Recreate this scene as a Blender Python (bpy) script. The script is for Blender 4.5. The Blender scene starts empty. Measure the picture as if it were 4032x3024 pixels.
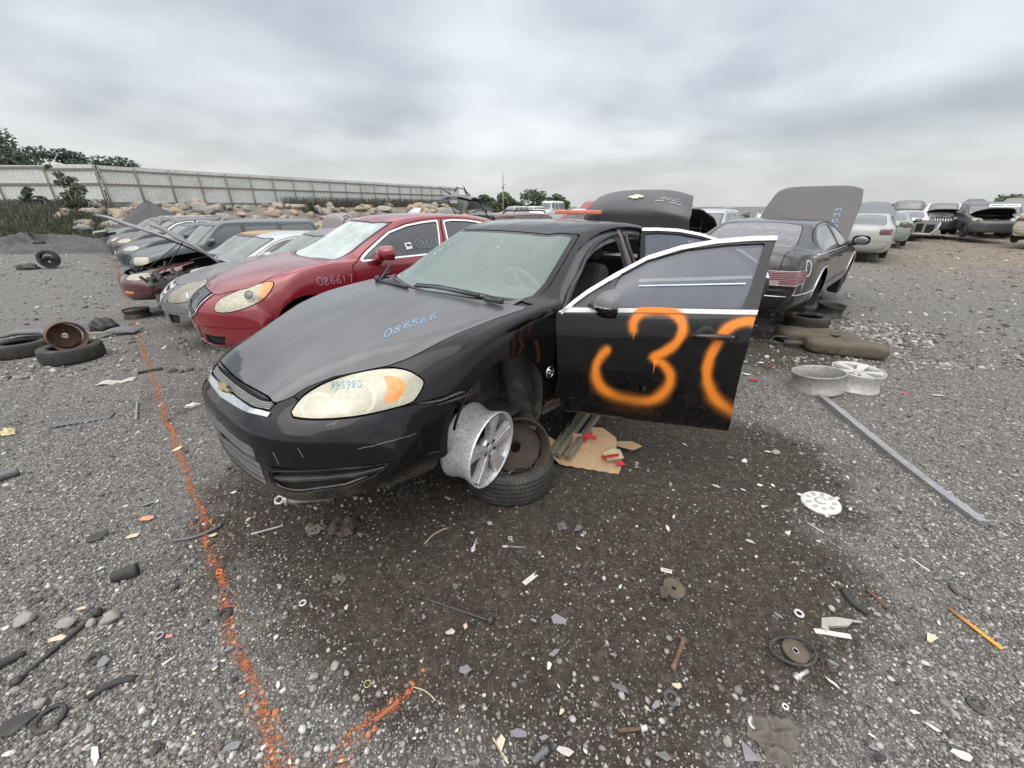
import bpy, bmesh, math, random
import numpy as np
from mathutils import Vector, Matrix
R = math.radians
SC = bpy.context.scene
COL = SC.collection
rng = random.Random(7)
nrng = np.random.default_rng(11)

# ---------------------------------------------------------------- materials
MATS = {}
def newmat(name):
    m = bpy.data.materials.new(name); m.use_nodes = True
    nt = m.node_tree; nt.nodes.clear()
    return m, nt
class NT:
    """tiny node helper"""
    def __init__(s, nt): s.nt = nt
    def n(s, t, **kw):
        x = s.nt.nodes.new(t)
        for k, v in kw.items():
            if k.startswith('i_'):
                key = k[2:]
                key = int(key) if key.isdigit() else key.replace('_', ' ')
                x.inputs[key].default_value = v
            else: setattr(x, k, v)
        return x
    def l(s, a, b): s.nt.links.new(a, b)
    def noise(s, vec, scale, detail=4, rough=.55, dim='3D'):
        x = s.n('ShaderNodeTexNoise', noise_dimensions=dim); x.inputs['Scale'].default_value = scale
        x.inputs['Detail'].default_value = detail; x.inputs['Roughness'].default_value = rough
        if vec is not None: s.l(vec, x.inputs['Vector'])
        return x.outputs['Fac']
    def ramp(s, fac, stops, mode='LINEAR'):
        x = s.n('ShaderNodeValToRGB'); x.color_ramp.interpolation = mode
        el = x.color_ramp.elements
        while len(el) < len(stops): el.new(.5)
        for e, (p, c) in zip(el, stops):
            e.position = p; e.color = c if len(c) == 4 else (*c, 1)
        s.l(fac, x.inputs['Fac']); return x.outputs['Color']
    def mix(s, fac, a, b, mode='MIX'):
        x = s.n('ShaderNodeMix', data_type='RGBA', blend_type=mode)
        for k, v in ((0, fac), (6, a), (7, b)):
            if isinstance(v, (int, float)): x.inputs[k].default_value = v
            elif isinstance(v, tuple): x.inputs[k].default_value = v if len(v) == 4 else (*v, 1)
            else: s.l(v, x.inputs[k])
        return x.outputs[2]
    def math(s, op, a, b=0.0, c=None, clamp=False):
        x = s.n('ShaderNodeMath', operation=op); x.use_clamp = clamp
        for k, v in ((0, a), (1, b), (2, c)):
            if v is None: continue
            if isinstance(v, (int, float)): x.inputs[k].default_value = v
            else: s.l(v, x.inputs[k])
        return x.outputs[0]
    def map(s, v, a, b, c=0., d=1., smooth=True):
        x = s.n('ShaderNodeMapRange'); x.interpolation_type = 'SMOOTHSTEP' if smooth else 'LINEAR'
        s.l(v, x.inputs[0])
        for k, q in ((1, a), (2, b), (3, c), (4, d)): x.inputs[k].default_value = q
        return x.outputs[0]
    def bump(s, h, strength=.3, dist=.01):
        x = s.n('ShaderNodeBump'); x.inputs['Strength'].default_value = strength; x.inputs['Distance'].default_value = dist
        s.l(h, x.inputs['Height']); return x.outputs['Normal']
    def bsdf(s, **kw):
        x = s.n('ShaderNodeBsdfPrincipled'); o = s.n('ShaderNodeOutputMaterial'); s.l(x.outputs[0], o.inputs[0])
        s.set(x, **kw); return x
    def set(s, x, **kw):
        names = dict(col='Base Color', rough='Roughness', metal='Metallic', spec='Specular IOR Level', coat='Coat Weight',
                     coatr='Coat Roughness', nrm='Normal', alpha='Alpha', trans='Transmission Weight', ior='IOR')
        for k, v in kw.items():
            i = x.inputs[names[k]]
            if isinstance(v, (int, float)): i.default_value = v
            elif isinstance(v, tuple): i.default_value = v if len(v) == 4 else (*v, 1)
            else: s.l(v, i)

def dirty(name, col, rough=.5, metal=0., spec=.5, coat=0., coatr=.05, dust=.25, dustcol=(.20, .18, .155), scale=6., bump=0., bscale=60., var=.25, patch=(.45, .75)):
    """general weathered material: base colour with tone variation and patches of dust"""
    if name in MATS: return MATS[name]
    m, nt = newmat(name); N = NT(nt)
    oc = N.n('ShaderNodeTexCoord').outputs['Object']
    a = N.noise(oc, scale, 6, .65); b = N.noise(oc, scale * 6, 4, .6); c = N.noise(oc, scale * .35, 3, .5)
    dark = tuple(x * (1 - var) for x in col); lite = tuple(min(1, x * (1 + var)) for x in col)
    base = N.ramp(b, [(.3, dark), (.7, lite)])
    d = N.math('MULTIPLY', N.map(N.math('ADD', N.math('MULTIPLY', a, .6), N.math('MULTIPLY', c, .4)), *patch), dust * 2.2, clamp=True)
    base = N.mix(d, base, dustcol)
    rr = N.math('ADD', N.math('MULTIPLY', d, .5), N.map(b, .2, .8, rough * .8, rough * 1.15), clamp=True)
    kw = dict(col=base, rough=rr, metal=metal, spec=spec, coat=coat, coatr=coatr)
    if bump > 0: kw['nrm'] = N.bump(N.noise(oc, bscale, 5, .6), bump, .01)
    N.bsdf(**kw)
    MATS[name] = m; return m

def paint(name, col, rough=.28, coat=.6, dust=.22, metal=.0, fade=0.0, fadecol=(.25, .25, .26), lowd=.4, bump=.02, spec=.5):
    """old car paint: clear coat, road film, dulled areas"""
    if name in MATS: return MATS[name]
    m, nt = newmat(name); N = NT(nt)
    oc = N.n('ShaderNodeTexCoord').outputs['Object']
    ge = N.n('ShaderNodeNewGeometry'); sep = N.n('ShaderNodeSeparateXYZ'); N.l(oc, sep.inputs[0])
    a = N.noise(oc, 3.2, 6, .62); b = N.noise(oc, 26, 5, .65); c = N.noise(oc, 140, 3, .6)
    film = N.math('ADD', N.math('MULTIPLY', a, .55), N.math('MULTIPLY', b, .45))
    d = N.math('MULTIPLY', N.map(film, .42, .78), dust, clamp=True)
    low = N.map(sep.outputs[2], .15, .5, lowd, 0.)
    d = N.math('ADD', d, N.math('MULTIPLY', low, N.map(b, .25, .8)), clamp=True)
    base = N.mix(d, col, (.17, .15, .13))
    if fade > 0:
        f = N.math('MULTIPLY', N.map(N.noise(oc, 1.7, 5, .6), .3, .7), fade)
        base = N.mix(f, base, fadecol)
    rr = N.math('ADD', N.math('MULTIPLY', d, .5), N.map(b, .3, .7, rough * .8, rough * 1.2), clamp=True)
    nr = N.bump(b, max(bump, .001), .003)
    N.bsdf(col=base, rough=rr, metal=metal, spec=spec, coat=coat, coatr=N.math('MULTIPLY', rr, .55), nrm=nr)
    MATS[name] = m; return m

def glass(name, tint=(.02, .024, .024), dust=.25, dustcol=(.52, .57, .55), see=.5, rough=.04, streak=0., even=False):
    """car glass: partly see-through, mirror of the sky, film of dust"""
    if name in MATS: return MATS[name]
    m, nt = newmat(name); N = NT(nt)
    oc = N.n('ShaderNodeTexCoord').outputs['Object']
    a = N.noise(oc, 4.0, 6, .7); b = N.noise(oc, 45, 4, .7)
    f = N.math('ADD', N.math('MULTIPLY', a, .7), N.math('MULTIPLY', b, .3))
    df = N.math('MULTIPLY', N.map(f, .25, .8, .88 if even else .65, 1.12 if even else 1.3), dust, clamp=True)
    if streak > 0:
        mp = N.n('ShaderNodeMapping'); mp.inputs['Scale'].default_value = (1, 1, 14); N.l(oc, mp.inputs[0])
        st = N.map(N.noise(mp.outputs[0], 9, 6, .75), .52, .62, 0, streak)
        df = N.math('ADD', df, st, clamp=True)
    tr = N.n('ShaderNodeBsdfTransparent'); tr.inputs[0].default_value = (see, see * 1.02, see, 1)
    pb = N.n('ShaderNodeBsdfPrincipled'); N.set(pb, col=tint, rough=rough, spec=.5)
    gl = N.n('ShaderNodeBsdfGlossy'); gl.inputs['Roughness'].default_value = rough
    fr = N.n('ShaderNodeFresnel'); fr.inputs[0].default_value = 1.5
    m1 = N.n('ShaderNodeMixShader'); m1.inputs[0].default_value = .65 if see > .25 else .12
    N.l(pb.outputs[0], m1.inputs[1]); N.l(tr.outputs[0], m1.inputs[2])
    m2 = N.n('ShaderNodeMixShader'); N.l(fr.outputs[0], m2.inputs[0]); N.l(m1.outputs[0], m2.inputs[1]); N.l(gl.outputs[0], m2.inputs[2])
    dd = N.n('ShaderNodeBsdfDiffuse'); dd.inputs[0].default_value = (*dustcol, 1)
    m3 = N.n('ShaderNodeMixShader'); N.l(df, m3.inputs[0]); N.l(m2.outputs[0], m3.inputs[1]); N.l(dd.outputs[0], m3.inputs[2])
    o = N.n('ShaderNodeOutputMaterial'); N.l(m3.outputs[0], o.inputs[0])
    MATS[name] = m; return m

def M(name):
    """shared plain materials by name"""
    if name in MATS: return MATS[name]
    T = dict(
        black_plastic=dict(col=(.022, .022, .024), rough=.5, dust=.2),
        grey_plastic=dict(col=(.12, .12, .125), rough=.6, dust=.25),
        dark_void=dict(col=(.008, .008, .009), rough=.9, dust=.06),
        under=dict(col=(.02, .019, .018), rough=.9, dust=.3),
        liner=dict(col=(.05, .047, .043), rough=.85, dust=.35, bump=.5, bscale=25),
        chrome=dict(col=(.75, .76, .77), rough=.16, metal=1., dust=.10),
        trim_bright=dict(col=(.80, .80, .79), rough=.3, metal=.85, dust=.05),
        grey_metal=dict(col=(.30, .30, .30), rough=.5, metal=.75, dust=.3, bump=.15),
        pale_metal=dict(col=(.55, .55, .54), rough=.45, metal=.5, dust=.25),
        alloy=dict(col=(.72, .72, .71), rough=.30, metal=.4, dust=.14, dustcol=(.10, .095, .09), scale=9),
        alloy_face=dict(col=(.72, .715, .70), rough=.2, metal=.45, dust=.2, dustcol=(.14, .12, .10), scale=8),
        alloy_white=dict(col=(.50, .49, .465), rough=.5, metal=.25, dust=.2, dustcol=(.3, .28, .25)),
        rust=dict(col=(.13, .075, .05), rough=.85, dust=.3, dustcol=(.17, .13, .10), var=.5, bump=.4, bscale=60),
        rust_dark=dict(col=(.055, .04, .033), rough=.8, dust=.3, dustcol=(.11, .085, .065), var=.45, bump=.35, bscale=50),
        steel_dark=dict(col=(.055, .052, .05), rough=.55, metal=.4, dust=.35, dustcol=(.16, .14, .125), bump=.15),
        rubber=dict(col=(.035, .034, .034), rough=.75, dust=.35, dustcol=(.13, .12, .11), scale=10, bump=.25, bscale=90),
        rubber_grey=dict(col=(.07, .07, .07), rough=.8, dust=.4, dustcol=(.16, .155, .15), scale=10, bump=.25, bscale=90),
        seat_cloth=dict(col=(.045, .040, .038), rough=.95, dust=.1, bump=.2, bscale=200),
        seat_grey=dict(col=(.15, .145, .14), rough=.95, dust=.1, bump=.2, bscale=200),
        dash=dict(col=(.10, .105, .10), rough=.7, dust=.25),
        lamp_fogged=dict(col=(.34, .325, .235), rough=.22, dust=.25, dustcol=(.42, .38, .26), coat=.5),
        lamp_clear=dict(col=(.30, .30, .27), rough=.15, dust=.2, coat=.6, dustcol=(.5, .48, .38)),
        lamp_dim=dict(col=(.17, .16, .11), rough=.2, dust=.2, coat=.6, dustcol=(.22, .20, .14)),
        amber=dict(col=(.72, .24, .04), rough=.25, dust=.12, coat=.5),
        red_lamp=dict(col=(.085, .006, .010), rough=.2, dust=.15, coat=.7),
        engine=dict(col=(.05, .05, .05), rough=.6, metal=.3, dust=.4, dustcol=(.15, .14, .13)),
        cardboard=dict(col=(.44, .30, .17), rough=.9, dust=.12, var=.12, bump=.1),
        red_card=dict(col=(.50, .02, .025), rough=.55, dust=.05),
        white_plastic=dict(col=(.60, .59, .55), rough=.5, dust=.15, dustcol=(.35, .31, .26)),
        tank=dict(col=(.085, .066, .046), rough=.7, dust=.4, dustcol=(.14, .115, .085), var=.35, scale=4),
        wood=dict(col=(.30, .25, .19), rough=.85, dust=.3, bump=.3, bscale=40),
        pale_wood=dict(col=(.42, .36, .26), rough=.85, dust=.3, bump=.3, bscale=40),
        orange_paint=dict(col=(.72, .16, .035), rough=.6, dust=.1),
        fence_metal=dict(col=(.57, .59, .56), rough=.6, dust=.3, dustcol=(.38, .36, .31), scale=.9, var=.12),
        fence_rail=dict(col=(.20, .155, .13), rough=.8, dust=.2, var=.3),
        rail_grey=dict(col=(.20, .19, .20), rough=.8, dust=.2, var=.2),
    )
    return dirty(name, **T[name])

def flat(name, col, rough=.6, metal=0., spec=.4):
    if name in MATS: return MATS[name]
    m, nt = newmat(name); N = NT(nt)
    oc = N.n('ShaderNodeTexCoord').outputs['Object']
    b = N.noise(oc, 30, 4, .6)
    N.bsdf(col=N.ramp(b, [(.3, tuple(x * .85 for x in col)), (.7, tuple(min(1, x * 1.12) for x in col))]), rough=rough, metal=metal, spec=spec)
    MATS[name] = m; return m

# ---------------------------------------------------------------- objects
def link(o, parent=None):
    COL.objects.link(o)
    if parent is not None: o.parent = parent
    return o
def tag(o, label=None, cat=None, group=None, kind=None):
    if label: o['label'] = label
    if cat: o['category'] = cat
    if group: o['group'] = group
    if kind: o['kind'] = kind
    return o
def thing(name, label, cat, loc=(0, 0, 0), rot=(0, 0, 0), group=None):
    o = bpy.data.objects.new(name, None); link(o); o.empty_display_size = .2
    o.location = loc; o.rotation_euler = rot
    return tag(o, label, cat, group)
def mesh_np(name, V, T, mat, parent=None, N=None, smooth=True, mats=None, midx=None):
    me = bpy.data.meshes.new(name)
    V = np.asarray(V, float); T = np.asarray(T)
    if isinstance(T, np.ndarray) and T.ndim == 2:
        k = T.shape[1]
        me.vertices.add(len(V)); me.vertices.foreach_set('co', V[:, :3].astype(np.float32).ravel())
        me.loops.add(T.size); me.loops.foreach_set('vertex_index', T.astype(np.int32).ravel())
        me.polygons.add(len(T)); me.polygons.foreach_set('loop_start', np.arange(0, T.size, k, dtype=np.int32))
        me.polygons.foreach_set('loop_total', np.full(len(T), k, np.int32))
        me.update(calc_edges=True)
    for mm in (mats or [mat]): me.materials.append(mm)
    if midx is not None: me.polygons.foreach_set('material_index', np.asarray(midx, np.int32))
    if smooth: me.polygons.foreach_set('use_smooth', np.ones(len(me.polygons), bool))
    if N is not None and len(V):
        n = N / np.maximum(np.linalg.norm(N, axis=1, keepdims=True), 1e-9)
        me.normals_split_custom_set_from_vertices(n.tolist())
    o = bpy.data.objects.new(name, me); link(o, parent)
    return o
class MB:
    """collects simple shapes into ONE mesh"""
    def __init__(s): s.b = bmesh.new()
    def _xf(s, vs, M4):
        if M4 is not None: bmesh.ops.transform(s.b, matrix=M4, verts=vs)
        return vs
    def box(s, c, d, rot=None, bev=0., seg=2, mi=0):
        r = bmesh.ops.create_cube(s.b, size=1.0); vs = r['verts']
        bmesh.ops.scale(s.b, vec=d, verts=vs)
        if bev > 0:
            es = list({e for v in vs for e in v.link_edges})
            q = bmesh.ops.bevel(s.b, geom=es, offset=bev, segments=seg, affect='EDGES', profile=.5)
            vs = list({v for f in q['faces'] for v in f.verts} | {v for v in vs if v.is_valid})
            seen = set(vs); st = list(vs)
            while st:
                v = st.pop()
                for e in v.link_edges:
                    w = e.other_vert(v)
                    if w not in seen: seen.add(w); st.append(w)
            vs = list(seen)
        m = Matrix.Translation(c)
        if rot is not None: m = m @ (rot if isinstance(rot, Matrix) else Matrix.Rotation(rot, 4, 'Z'))
        s._xf(vs, m); s._mi(vs, mi); return vs
    def _mi(s, vs, mi):
        if mi:
            for f in {f for v in vs for f in v.link_faces}: f.material_index = mi
    def tube(s, pts, r, n=8, cap=True, mi=0, flat=1.0):
        pts = [Vector(p) for p in pts]; rings = []; k = len(pts)
        rr = r if isinstance(r, (list, tuple)) else [r] * k
        up = Vector((0, 0, 1)); prev = None
        for i, p in enumerate(pts):
            t = (pts[min(i + 1, k - 1)] - pts[max(i - 1, 0)]).normalized()
            if prev is None:
                a = t.cross(up)
                if a.length < .05: a = t.cross(Vector((1, 0, 0)))
                a.normalize()
            else:
                a = prev - t * prev.dot(t)
                a.normalize()
            prev = a; b = t.cross(a)
            rings.append([s.b.verts.new(p + a * (math.cos(q) * rr[i]) + b * (math.sin(q) * rr[i] * flat)) for q in [2 * math.pi * j / n for j in range(n)]])
        fs = []
        for A, B in zip(rings[:-1], rings[1:]):
            for j in range(n):
                fs.append(s.b.faces.new((A[j], A[(j + 1) % n], B[(j + 1) % n], B[j])))
        if cap:
            fs.append(s.b.faces.new(rings[0][::-1])); fs.append(s.b.faces.new(rings[-1]))
        for f in fs: f.material_index = mi; f.smooth = True
        return [v for q in rings for v in q]
    def lathe(s, prof, n=32, M4=None, mi=0, closed=True):
        """profile of (r, z) revolved about z; closed: profile is a closed loop"""
        rings = []
        for (r, z) in prof:
            rings.append([s.b.verts.new((r * math.cos(2 * math.pi * j / n), r * math.sin(2 * math.pi * j / n), z)) for j in range(n)])
        k = len(rings); vs = [v for q in rings for v in q]
        for i in range(k if closed else k - 1):
            A, B = rings[i], rings[(i + 1) % k]
            for j in range(n):
                f = s.b.faces.new((A[j], A[(j + 1) % n], B[(j + 1) % n], B[j])); f.smooth = True; f.material_index = mi
        s._xf(vs, M4); return vs
    def disc(s, r, z, n=32, M4=None, mi=0):
        vs = [s.b.verts.new((r * math.cos(2 * math.pi * j / n), r * math.sin(2 * math.pi * j / n), z)) for j in range(n)]
        f = s.b.faces.new(vs); f.material_index = mi
        return s._xf(vs, M4)
    def prism(s, poly, t, M4=None, mi=0, bev=0.):
        """polygon (x,y) extruded 0..t along z"""
        lo = [s.b.verts.new((x, y, 0)) for x, y in poly]; hi = [s.b.verts.new((x, y, t)) for x, y in poly]
        n = len(poly); fs = [s.b.faces.new(lo[::-1]), s.b.faces.new(hi)]
        for i in range(n): fs.append(s.b.faces.new((lo[i], lo[(i + 1) % n], hi[(i + 1) % n], hi[i])))
        for f in fs: f.material_index = mi
        vs = lo + hi
        s._xf(vs, M4); return vs
    def ball(s, c, r, sub=2, sc=(1, 1, 1), M4=None, mi=0):
        q = bmesh.ops.create_icosphere(s.b, subdivisions=sub, radius=r); vs = q['verts']
        bmesh.ops.scale(s.b, vec=sc, verts=vs)
        m = Matrix.Translation(c)
        if M4 is not None: m = m @ M4
        s._xf(vs, m)
        for f in {f for v in vs for f in v.link_faces}: f.smooth = True; f.material_index = mi
        return vs
    def grid(s, fn, nu, nv, mi=0, wrap=False):
        g = [[s.b.verts.new(fn(i / (nu - 1), j / (nv - 1))) for j in range(nv)] for i in range(nu)]
        for i in range(nu - 1):
            for j in range(nv - 1):
                f = s.b.faces.new((g[i][j], g[i + 1][j], g[i + 1][j + 1], g[i][j + 1])); f.smooth = True; f.material_index = mi
        return [v for r in g for v in r]
    def build(s, name, mat, parent=None, loc=None, rot=None, mods=None, smooth=None, fixn=True):
        if fixn: bmesh.ops.recalc_face_normals(s.b, faces=s.b.faces)
        me = bpy.data.meshes.new(name); s.b.to_mesh(me); s.b.free()
        for mm in (mat if isinstance(mat, (list, tuple)) else [mat]): me.materials.append(mm)
        if smooth is not None:
            me.polygons.foreach_set('use_smooth', np.full(len(me.polygons), smooth))
        o = bpy.data.objects.new(name, me); link(o, parent)
        if loc is not None: o.location = loc
        if rot is not None: o.rotation_euler = rot
        return o
def rotm(ax, deg): return Matrix.Rotation(R(deg), 4, ax)
def trs(loc, rx=0, ry=0, rz=0): return Matrix.Translation(loc) @ rotm('Z', rz) @ rotm('Y', ry) @ rotm('X', rx)

# ---------------------------------------------------------------- camera
CAM_H = 1.80; CAM_F = 870. / 2212.; CAM_P = math.atan(384.5 / 870.)
cam = bpy.data.cameras.new('camera'); camo = bpy.data.objects.new('camera', cam); link(camo)
cam.sensor_width = 36; cam.lens = 36 * CAM_F; cam.clip_end = 3000; cam.clip_start = .05
camo.location = (0, 0, CAM_H); camo.rotation_euler = (math.pi / 2 - CAM_P, 0, 0)
SC.camera = camo

ROW = np.array([-.751, .660]); BACK = np.array([.660, .751]); ORG = np.array([-1.472, 1.826])
def smooth01(t): t = min(1, max(0, t)); return t * t * (3 - 2 * t)
FENCE = np.array([(-75., 33.5), (-31.9, 35.), (-9.1, 75.)])
def ground_np(x, y):
    """the yard falls away gently along the row of cars, then climbs to the bank that carries the fence"""
    x = np.asarray(x, float); y = np.asarray(y, float)
    r = (x - ORG[0]) * ROW[0] + (y - ORG[1]) * ROW[1]
    t = np.clip((r - 2.5) / 8.0, 0, 1); z = -.40 * t * t * (3 - 2 * t)
    P = np.stack([x.ravel(), y.ravel()], 1); d = line_d(P, FENCE).reshape(x.shape)
    a, b = FENCE[1], FENCE[2]; e = b - a
    side = (x - a[0]) * e[1] - (y - a[1]) * e[0]           # >0 on the yard's side of the long fence
    behind = np.where((side < 0) & (y > 34) & (y < 76), 1.0, 0.0) + np.where((x <= a[0]) & (y > 34), 1.0, 0.0)
    w = 8.5 + 9.5 * np.clip((-27 - x) / 9, 0, 1)
    q = np.clip((d - 1.2) / (w - 1.2), 0, 1); q = 1 - q * q * (3 - 2 * q)
    q = np.where(behind > 0, 1.0, q)
    return z + (1.75 - z) * q
def ground_z(x, y): return float(ground_np(np.array([x]), np.array([y]))[0])
def gpx(u, v, z=0.):
    """the place on the ground (plus z) that a pixel of the 2212 x 1659 photo looks at"""
    a = (u - 1106) / 870.; b = (829.5 - v) / 870.
    d = np.array([a, math.cos(CAM_P) + b * math.sin(CAM_P), -math.sin(CAM_P) + b * math.cos(CAM_P)])
    g = 0.
    for _ in range(12):
        t = (g + z - CAM_H) / d[2]; p = d * t; g = .5 * g + .5 * ground_z(p[0], p[1])
    t = (g + z - CAM_H) / d[2]
    return Vector((d[0] * t, d[1] * t, g + z))
# ---------------------------------------------------------------- car surface maths
def hermite(t, P, tq):
    """non-uniform cubic through P (k,...) at t, evaluated at tq"""
    t = np.asarray(t, float); P = np.asarray(P, float); k = len(t)
    h = np.diff(t)
    sh = (slice(None),) + (None,) * (P.ndim - 1)
    dl = np.diff(P, axis=0) / h[sh]
    m = np.empty_like(P)
    m[1:-1] = (dl[:-1] * h[1:][sh] + dl[1:] * h[:-1][sh]) / (h[:-1] + h[1:])[sh]
    m[0] = dl[0]; m[-1] = dl[-1]
    # limit overshoot a little
    lim = np.empty_like(P); a = np.abs(dl)
    lim[1:-1] = 3.0 * np.minimum(a[:-1], a[1:]); lim[0] = 3 * a[0]; lim[-1] = 3 * a[-1]
    big = np.where(lim < 1e-9, 0.15 * np.abs(m), lim)
    m = np.clip(m, -np.maximum(big, lim), np.maximum(big, lim))
    i = np.clip(np.searchsorted(t, tq, side='right') - 1, 0, k - 2)
    u = ((tq - t[i]) / h[i])[sh]; hh = h[i][sh]
    return ((2*u**3 - 3*u**2 + 1) * P[i] + (u**3 - 2*u**2 + u) * hh * m[i]
            + (-2*u**3 + 3*u**2) * P[i+1] + (u**3 - u**2) * hh * m[i+1])

def curve(pts):
    a = np.array(pts, float)
    return lambda s: hermite(a[:, 0], a[:, 1], np.atleast_1d(np.asarray(s, float)))

def lin(pts):
    a = np.array(pts, float)
    return lambda s: np.interp(s, a[:, 0], a[:, 1])

def car_control(K):
    """control net [station, line, xyz] of half a car; x = -distance from the nose, y>0 left.
    K: dict of curves"""
    W = K['W']; L = K['L']
    st = []
    # front cap -------------------------------------------------------------
    ysp = np.array([0, .50, .78, .90, .93, .90, .82, .66, .35, 0]) * W
    for (s0, zb, zt) in K['front']:
        f = np.array([0, 0, .12, .30, .5, .74, .90, .97, 1, 1.0])
        z = zb + (zt - zb) * f
        b = K['bow'](ysp / W) * (1 - s0 / .95)
        s = s0 + b
        s = s - K.get('lean', 0.0) * (f - .5) * 0
        st.append(np.stack([-s, ysp, z], 1))
    # body ------------------------------------------------------------------
    for s0 in K['stations']:
        g = lambda k: float(K[k](s0)[0])
        zc = g('z9'); z7 = g('z7')
        y = np.array([0, g('y1'), g('y2'), g('y3'), g('y4'), g('y5'), g('y6'), g('y7'), g('y7') * .56, 0])
        z = np.array([g('z0'), g('z0'), g('z2'), g('z3'), g('z4'), g('z5'), g('z6'), z7, z7 + (zc - z7) * .74, zc])
        b = K['bow'](y / W) * max(0, 1 - s0 / .95) ** 1.3
        rb = K['rbow'](y / W) * max(0, 1 - (L - s0) / .8) ** 1.3
        st.append(np.stack([-(s0 + b - rb), y, z], 1))
    for (s0, zb, zt) in K['rear']:
        f = np.array([0, 0, .10, .28, .5, .74, .90, .97, 1, 1.0])
        z = zb + (zt - zb) * f
        rb = K['rbow'](ysp / W) * (1 - (L - s0) / .8)
        st.append(np.stack([-(s0 - rb), ysp * .985, z], 1))
    return np.array(st)

def dense(C, nu, nv):
    """sample the control net: returns P [nu,nv,3] of the left half (line 0 .. 9)"""
    d = np.linalg.norm(np.diff(C, axis=0), axis=2)[:, 3:].mean(1)
    tu = np.concatenate([[0], np.cumsum(np.maximum(d, 1e-3))])
    dv = np.linalg.norm(np.diff(C, axis=1), axis=2).mean(0)
    tv = np.concatenate([[0], np.cumsum(np.maximum(dv, .05))])
    # sample with extra density at the ends
    w = np.linspace(0, 1, nu); qu = tu[-1] * (w - .55 * np.sin(2 * np.pi * np.minimum(w / .5, 1)) / (4 * np.pi) * 1.0)
    A = hermite(tu, C, qu)                       # nu,10,3
    B = hermite(tv, A.transpose(1, 0, 2), np.linspace(0, tv[-1], nv))
    return B.transpose(1, 0, 2)

def full_grid(P):
    """mirror the half to a full shell; returns V (n,6 with normals) and tris"""
    nu, nv, _ = P.shape
    R = P.copy(); R[:, :, 1] *= -1
    G = np.concatenate([P, R[:, ::-1][:, 1:]], axis=1)   # bottom L .. top .. bottom R
    nv2 = G.shape[1]
    du = np.gradient(G, axis=0); dv = np.gradient(G, axis=1)
    N = np.cross(dv, du); ln = np.linalg.norm(N, axis=2, keepdims=True)
    N = N / np.maximum(ln, 1e-12)
    N[0] = N[1]; N[-1] = N[-2]
    if (N[nu // 2, nv // 2, 1]) < 0: N = -N
    idx = np.arange(nu * nv2).reshape(nu, nv2)
    a, b, c, d = idx[:-1, :-1], idx[1:, :-1], idx[1:, 1:], idx[:-1, 1:]
    T = np.concatenate([np.stack([a, c, b], -1).reshape(-1, 3), np.stack([a, d, c], -1).reshape(-1, 3)])
    V = np.concatenate([G.reshape(-1, 3), N.reshape(-1, 3)], 1)
    # orient outward
    t = V[T[:, 0], :3]; fn = np.cross(V[T[:, 1], :3] - t, V[T[:, 2], :3] - t)
    flip = (fn * V[T[:, 0], 3:6]).sum(1) < 0
    if flip.mean() > .5: T = T[:, [0, 2, 1]]
    return V, T

def compact(V, T):
    u, inv = np.unique(T.ravel(), return_inverse=True)
    return V[u], inv.reshape(-1, 3)

def clip(V, T, d, lvl=0.0):
    """part of the mesh where d > lvl (crisp linear cut)"""
    if len(T) == 0: return V, T
    d = d - lvl
    d = np.where(np.abs(d) < 1e-7, 1e-7, d)
    ins = d[T] > 0; c = ins.sum(1)
    out = [T[c == 3]]
    extra = []; nbase = len(V)
    mix = np.where((c == 1) | (c == 2))[0]
    if len(mix):
        M = T[mix]; I = ins[mix]; cc = c[mix]
        odd = np.where((cc == 1)[:, None], I, ~I).argmax(1)
        r = np.stack([M[np.arange(len(M)), (odd + k) % 3] for k in range(3)], 1)
        def cut(a, b):
            key = np.sort(np.stack([a, b], 1), 1)
            return key
        k1 = cut(r[:, 0], r[:, 1]); k2 = cut(r[:, 0], r[:, 2])
        ks = np.concatenate([k1, k2]); uq, inv = np.unique(ks, axis=0, return_inverse=True)
        inv = inv.ravel()
        da = d[uq[:, 0]]; db = d[uq[:, 1]]; t = (da / (da - db))[:, None]
        newv = V[uq[:, 0]] * (1 - t) + V[uq[:, 1]] * t
        p1 = nbase + inv[:len(M)]; p2 = nbase + inv[len(M):]
        one = cc == 1
        out.append(np.stack([r[one, 0], p1[one], p2[one]], 1))
        tw = ~one
        out.append(np.stack([p1[tw], r[tw, 1], r[tw, 2]], 1))
        out.append(np.stack([p1[tw], r[tw, 2], p2[tw]], 1))
        V = np.concatenate([V, newv])
    T2 = np.concatenate(out)
    if len(T2) == 0: return V[:0], T2
    return compact(V, T2)

def band(VT, fn, lo, hi):
    """strip of the mesh where lo < fn < hi, exact even when narrower than a face"""
    A = clip(VT[0], VT[1], fn(VT[0]), lo)
    return clip(A[0], A[1], -fn(A[0]), -hi)

def poly_sd(p, poly):
    """signed distance (+ inside) of points p (n,2) to polygon"""
    poly = np.asarray(poly, float); n = len(poly)
    d2 = np.full(len(p), 1e9); ins = np.zeros(len(p), bool)
    for i in range(n):
        a = poly[i]; b = poly[(i + 1) % n]; e = b - a
        w = p - a; h = np.clip((w @ e) / max(e @ e, 1e-12), 0, 1)
        d2 = np.minimum(d2, ((w - h[:, None] * e) ** 2).sum(1))
        c = ((a[1] > p[:, 1]) != (b[1] > p[:, 1]))
        if abs(b[1] - a[1]) > 1e-12:
            xi = a[0] + (p[:, 1] - a[1]) * e[0] / (b[1] - a[1])
            ins ^= c & (p[:, 0] < xi)
    return np.where(ins, 1, -1) * np.sqrt(d2)

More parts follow.
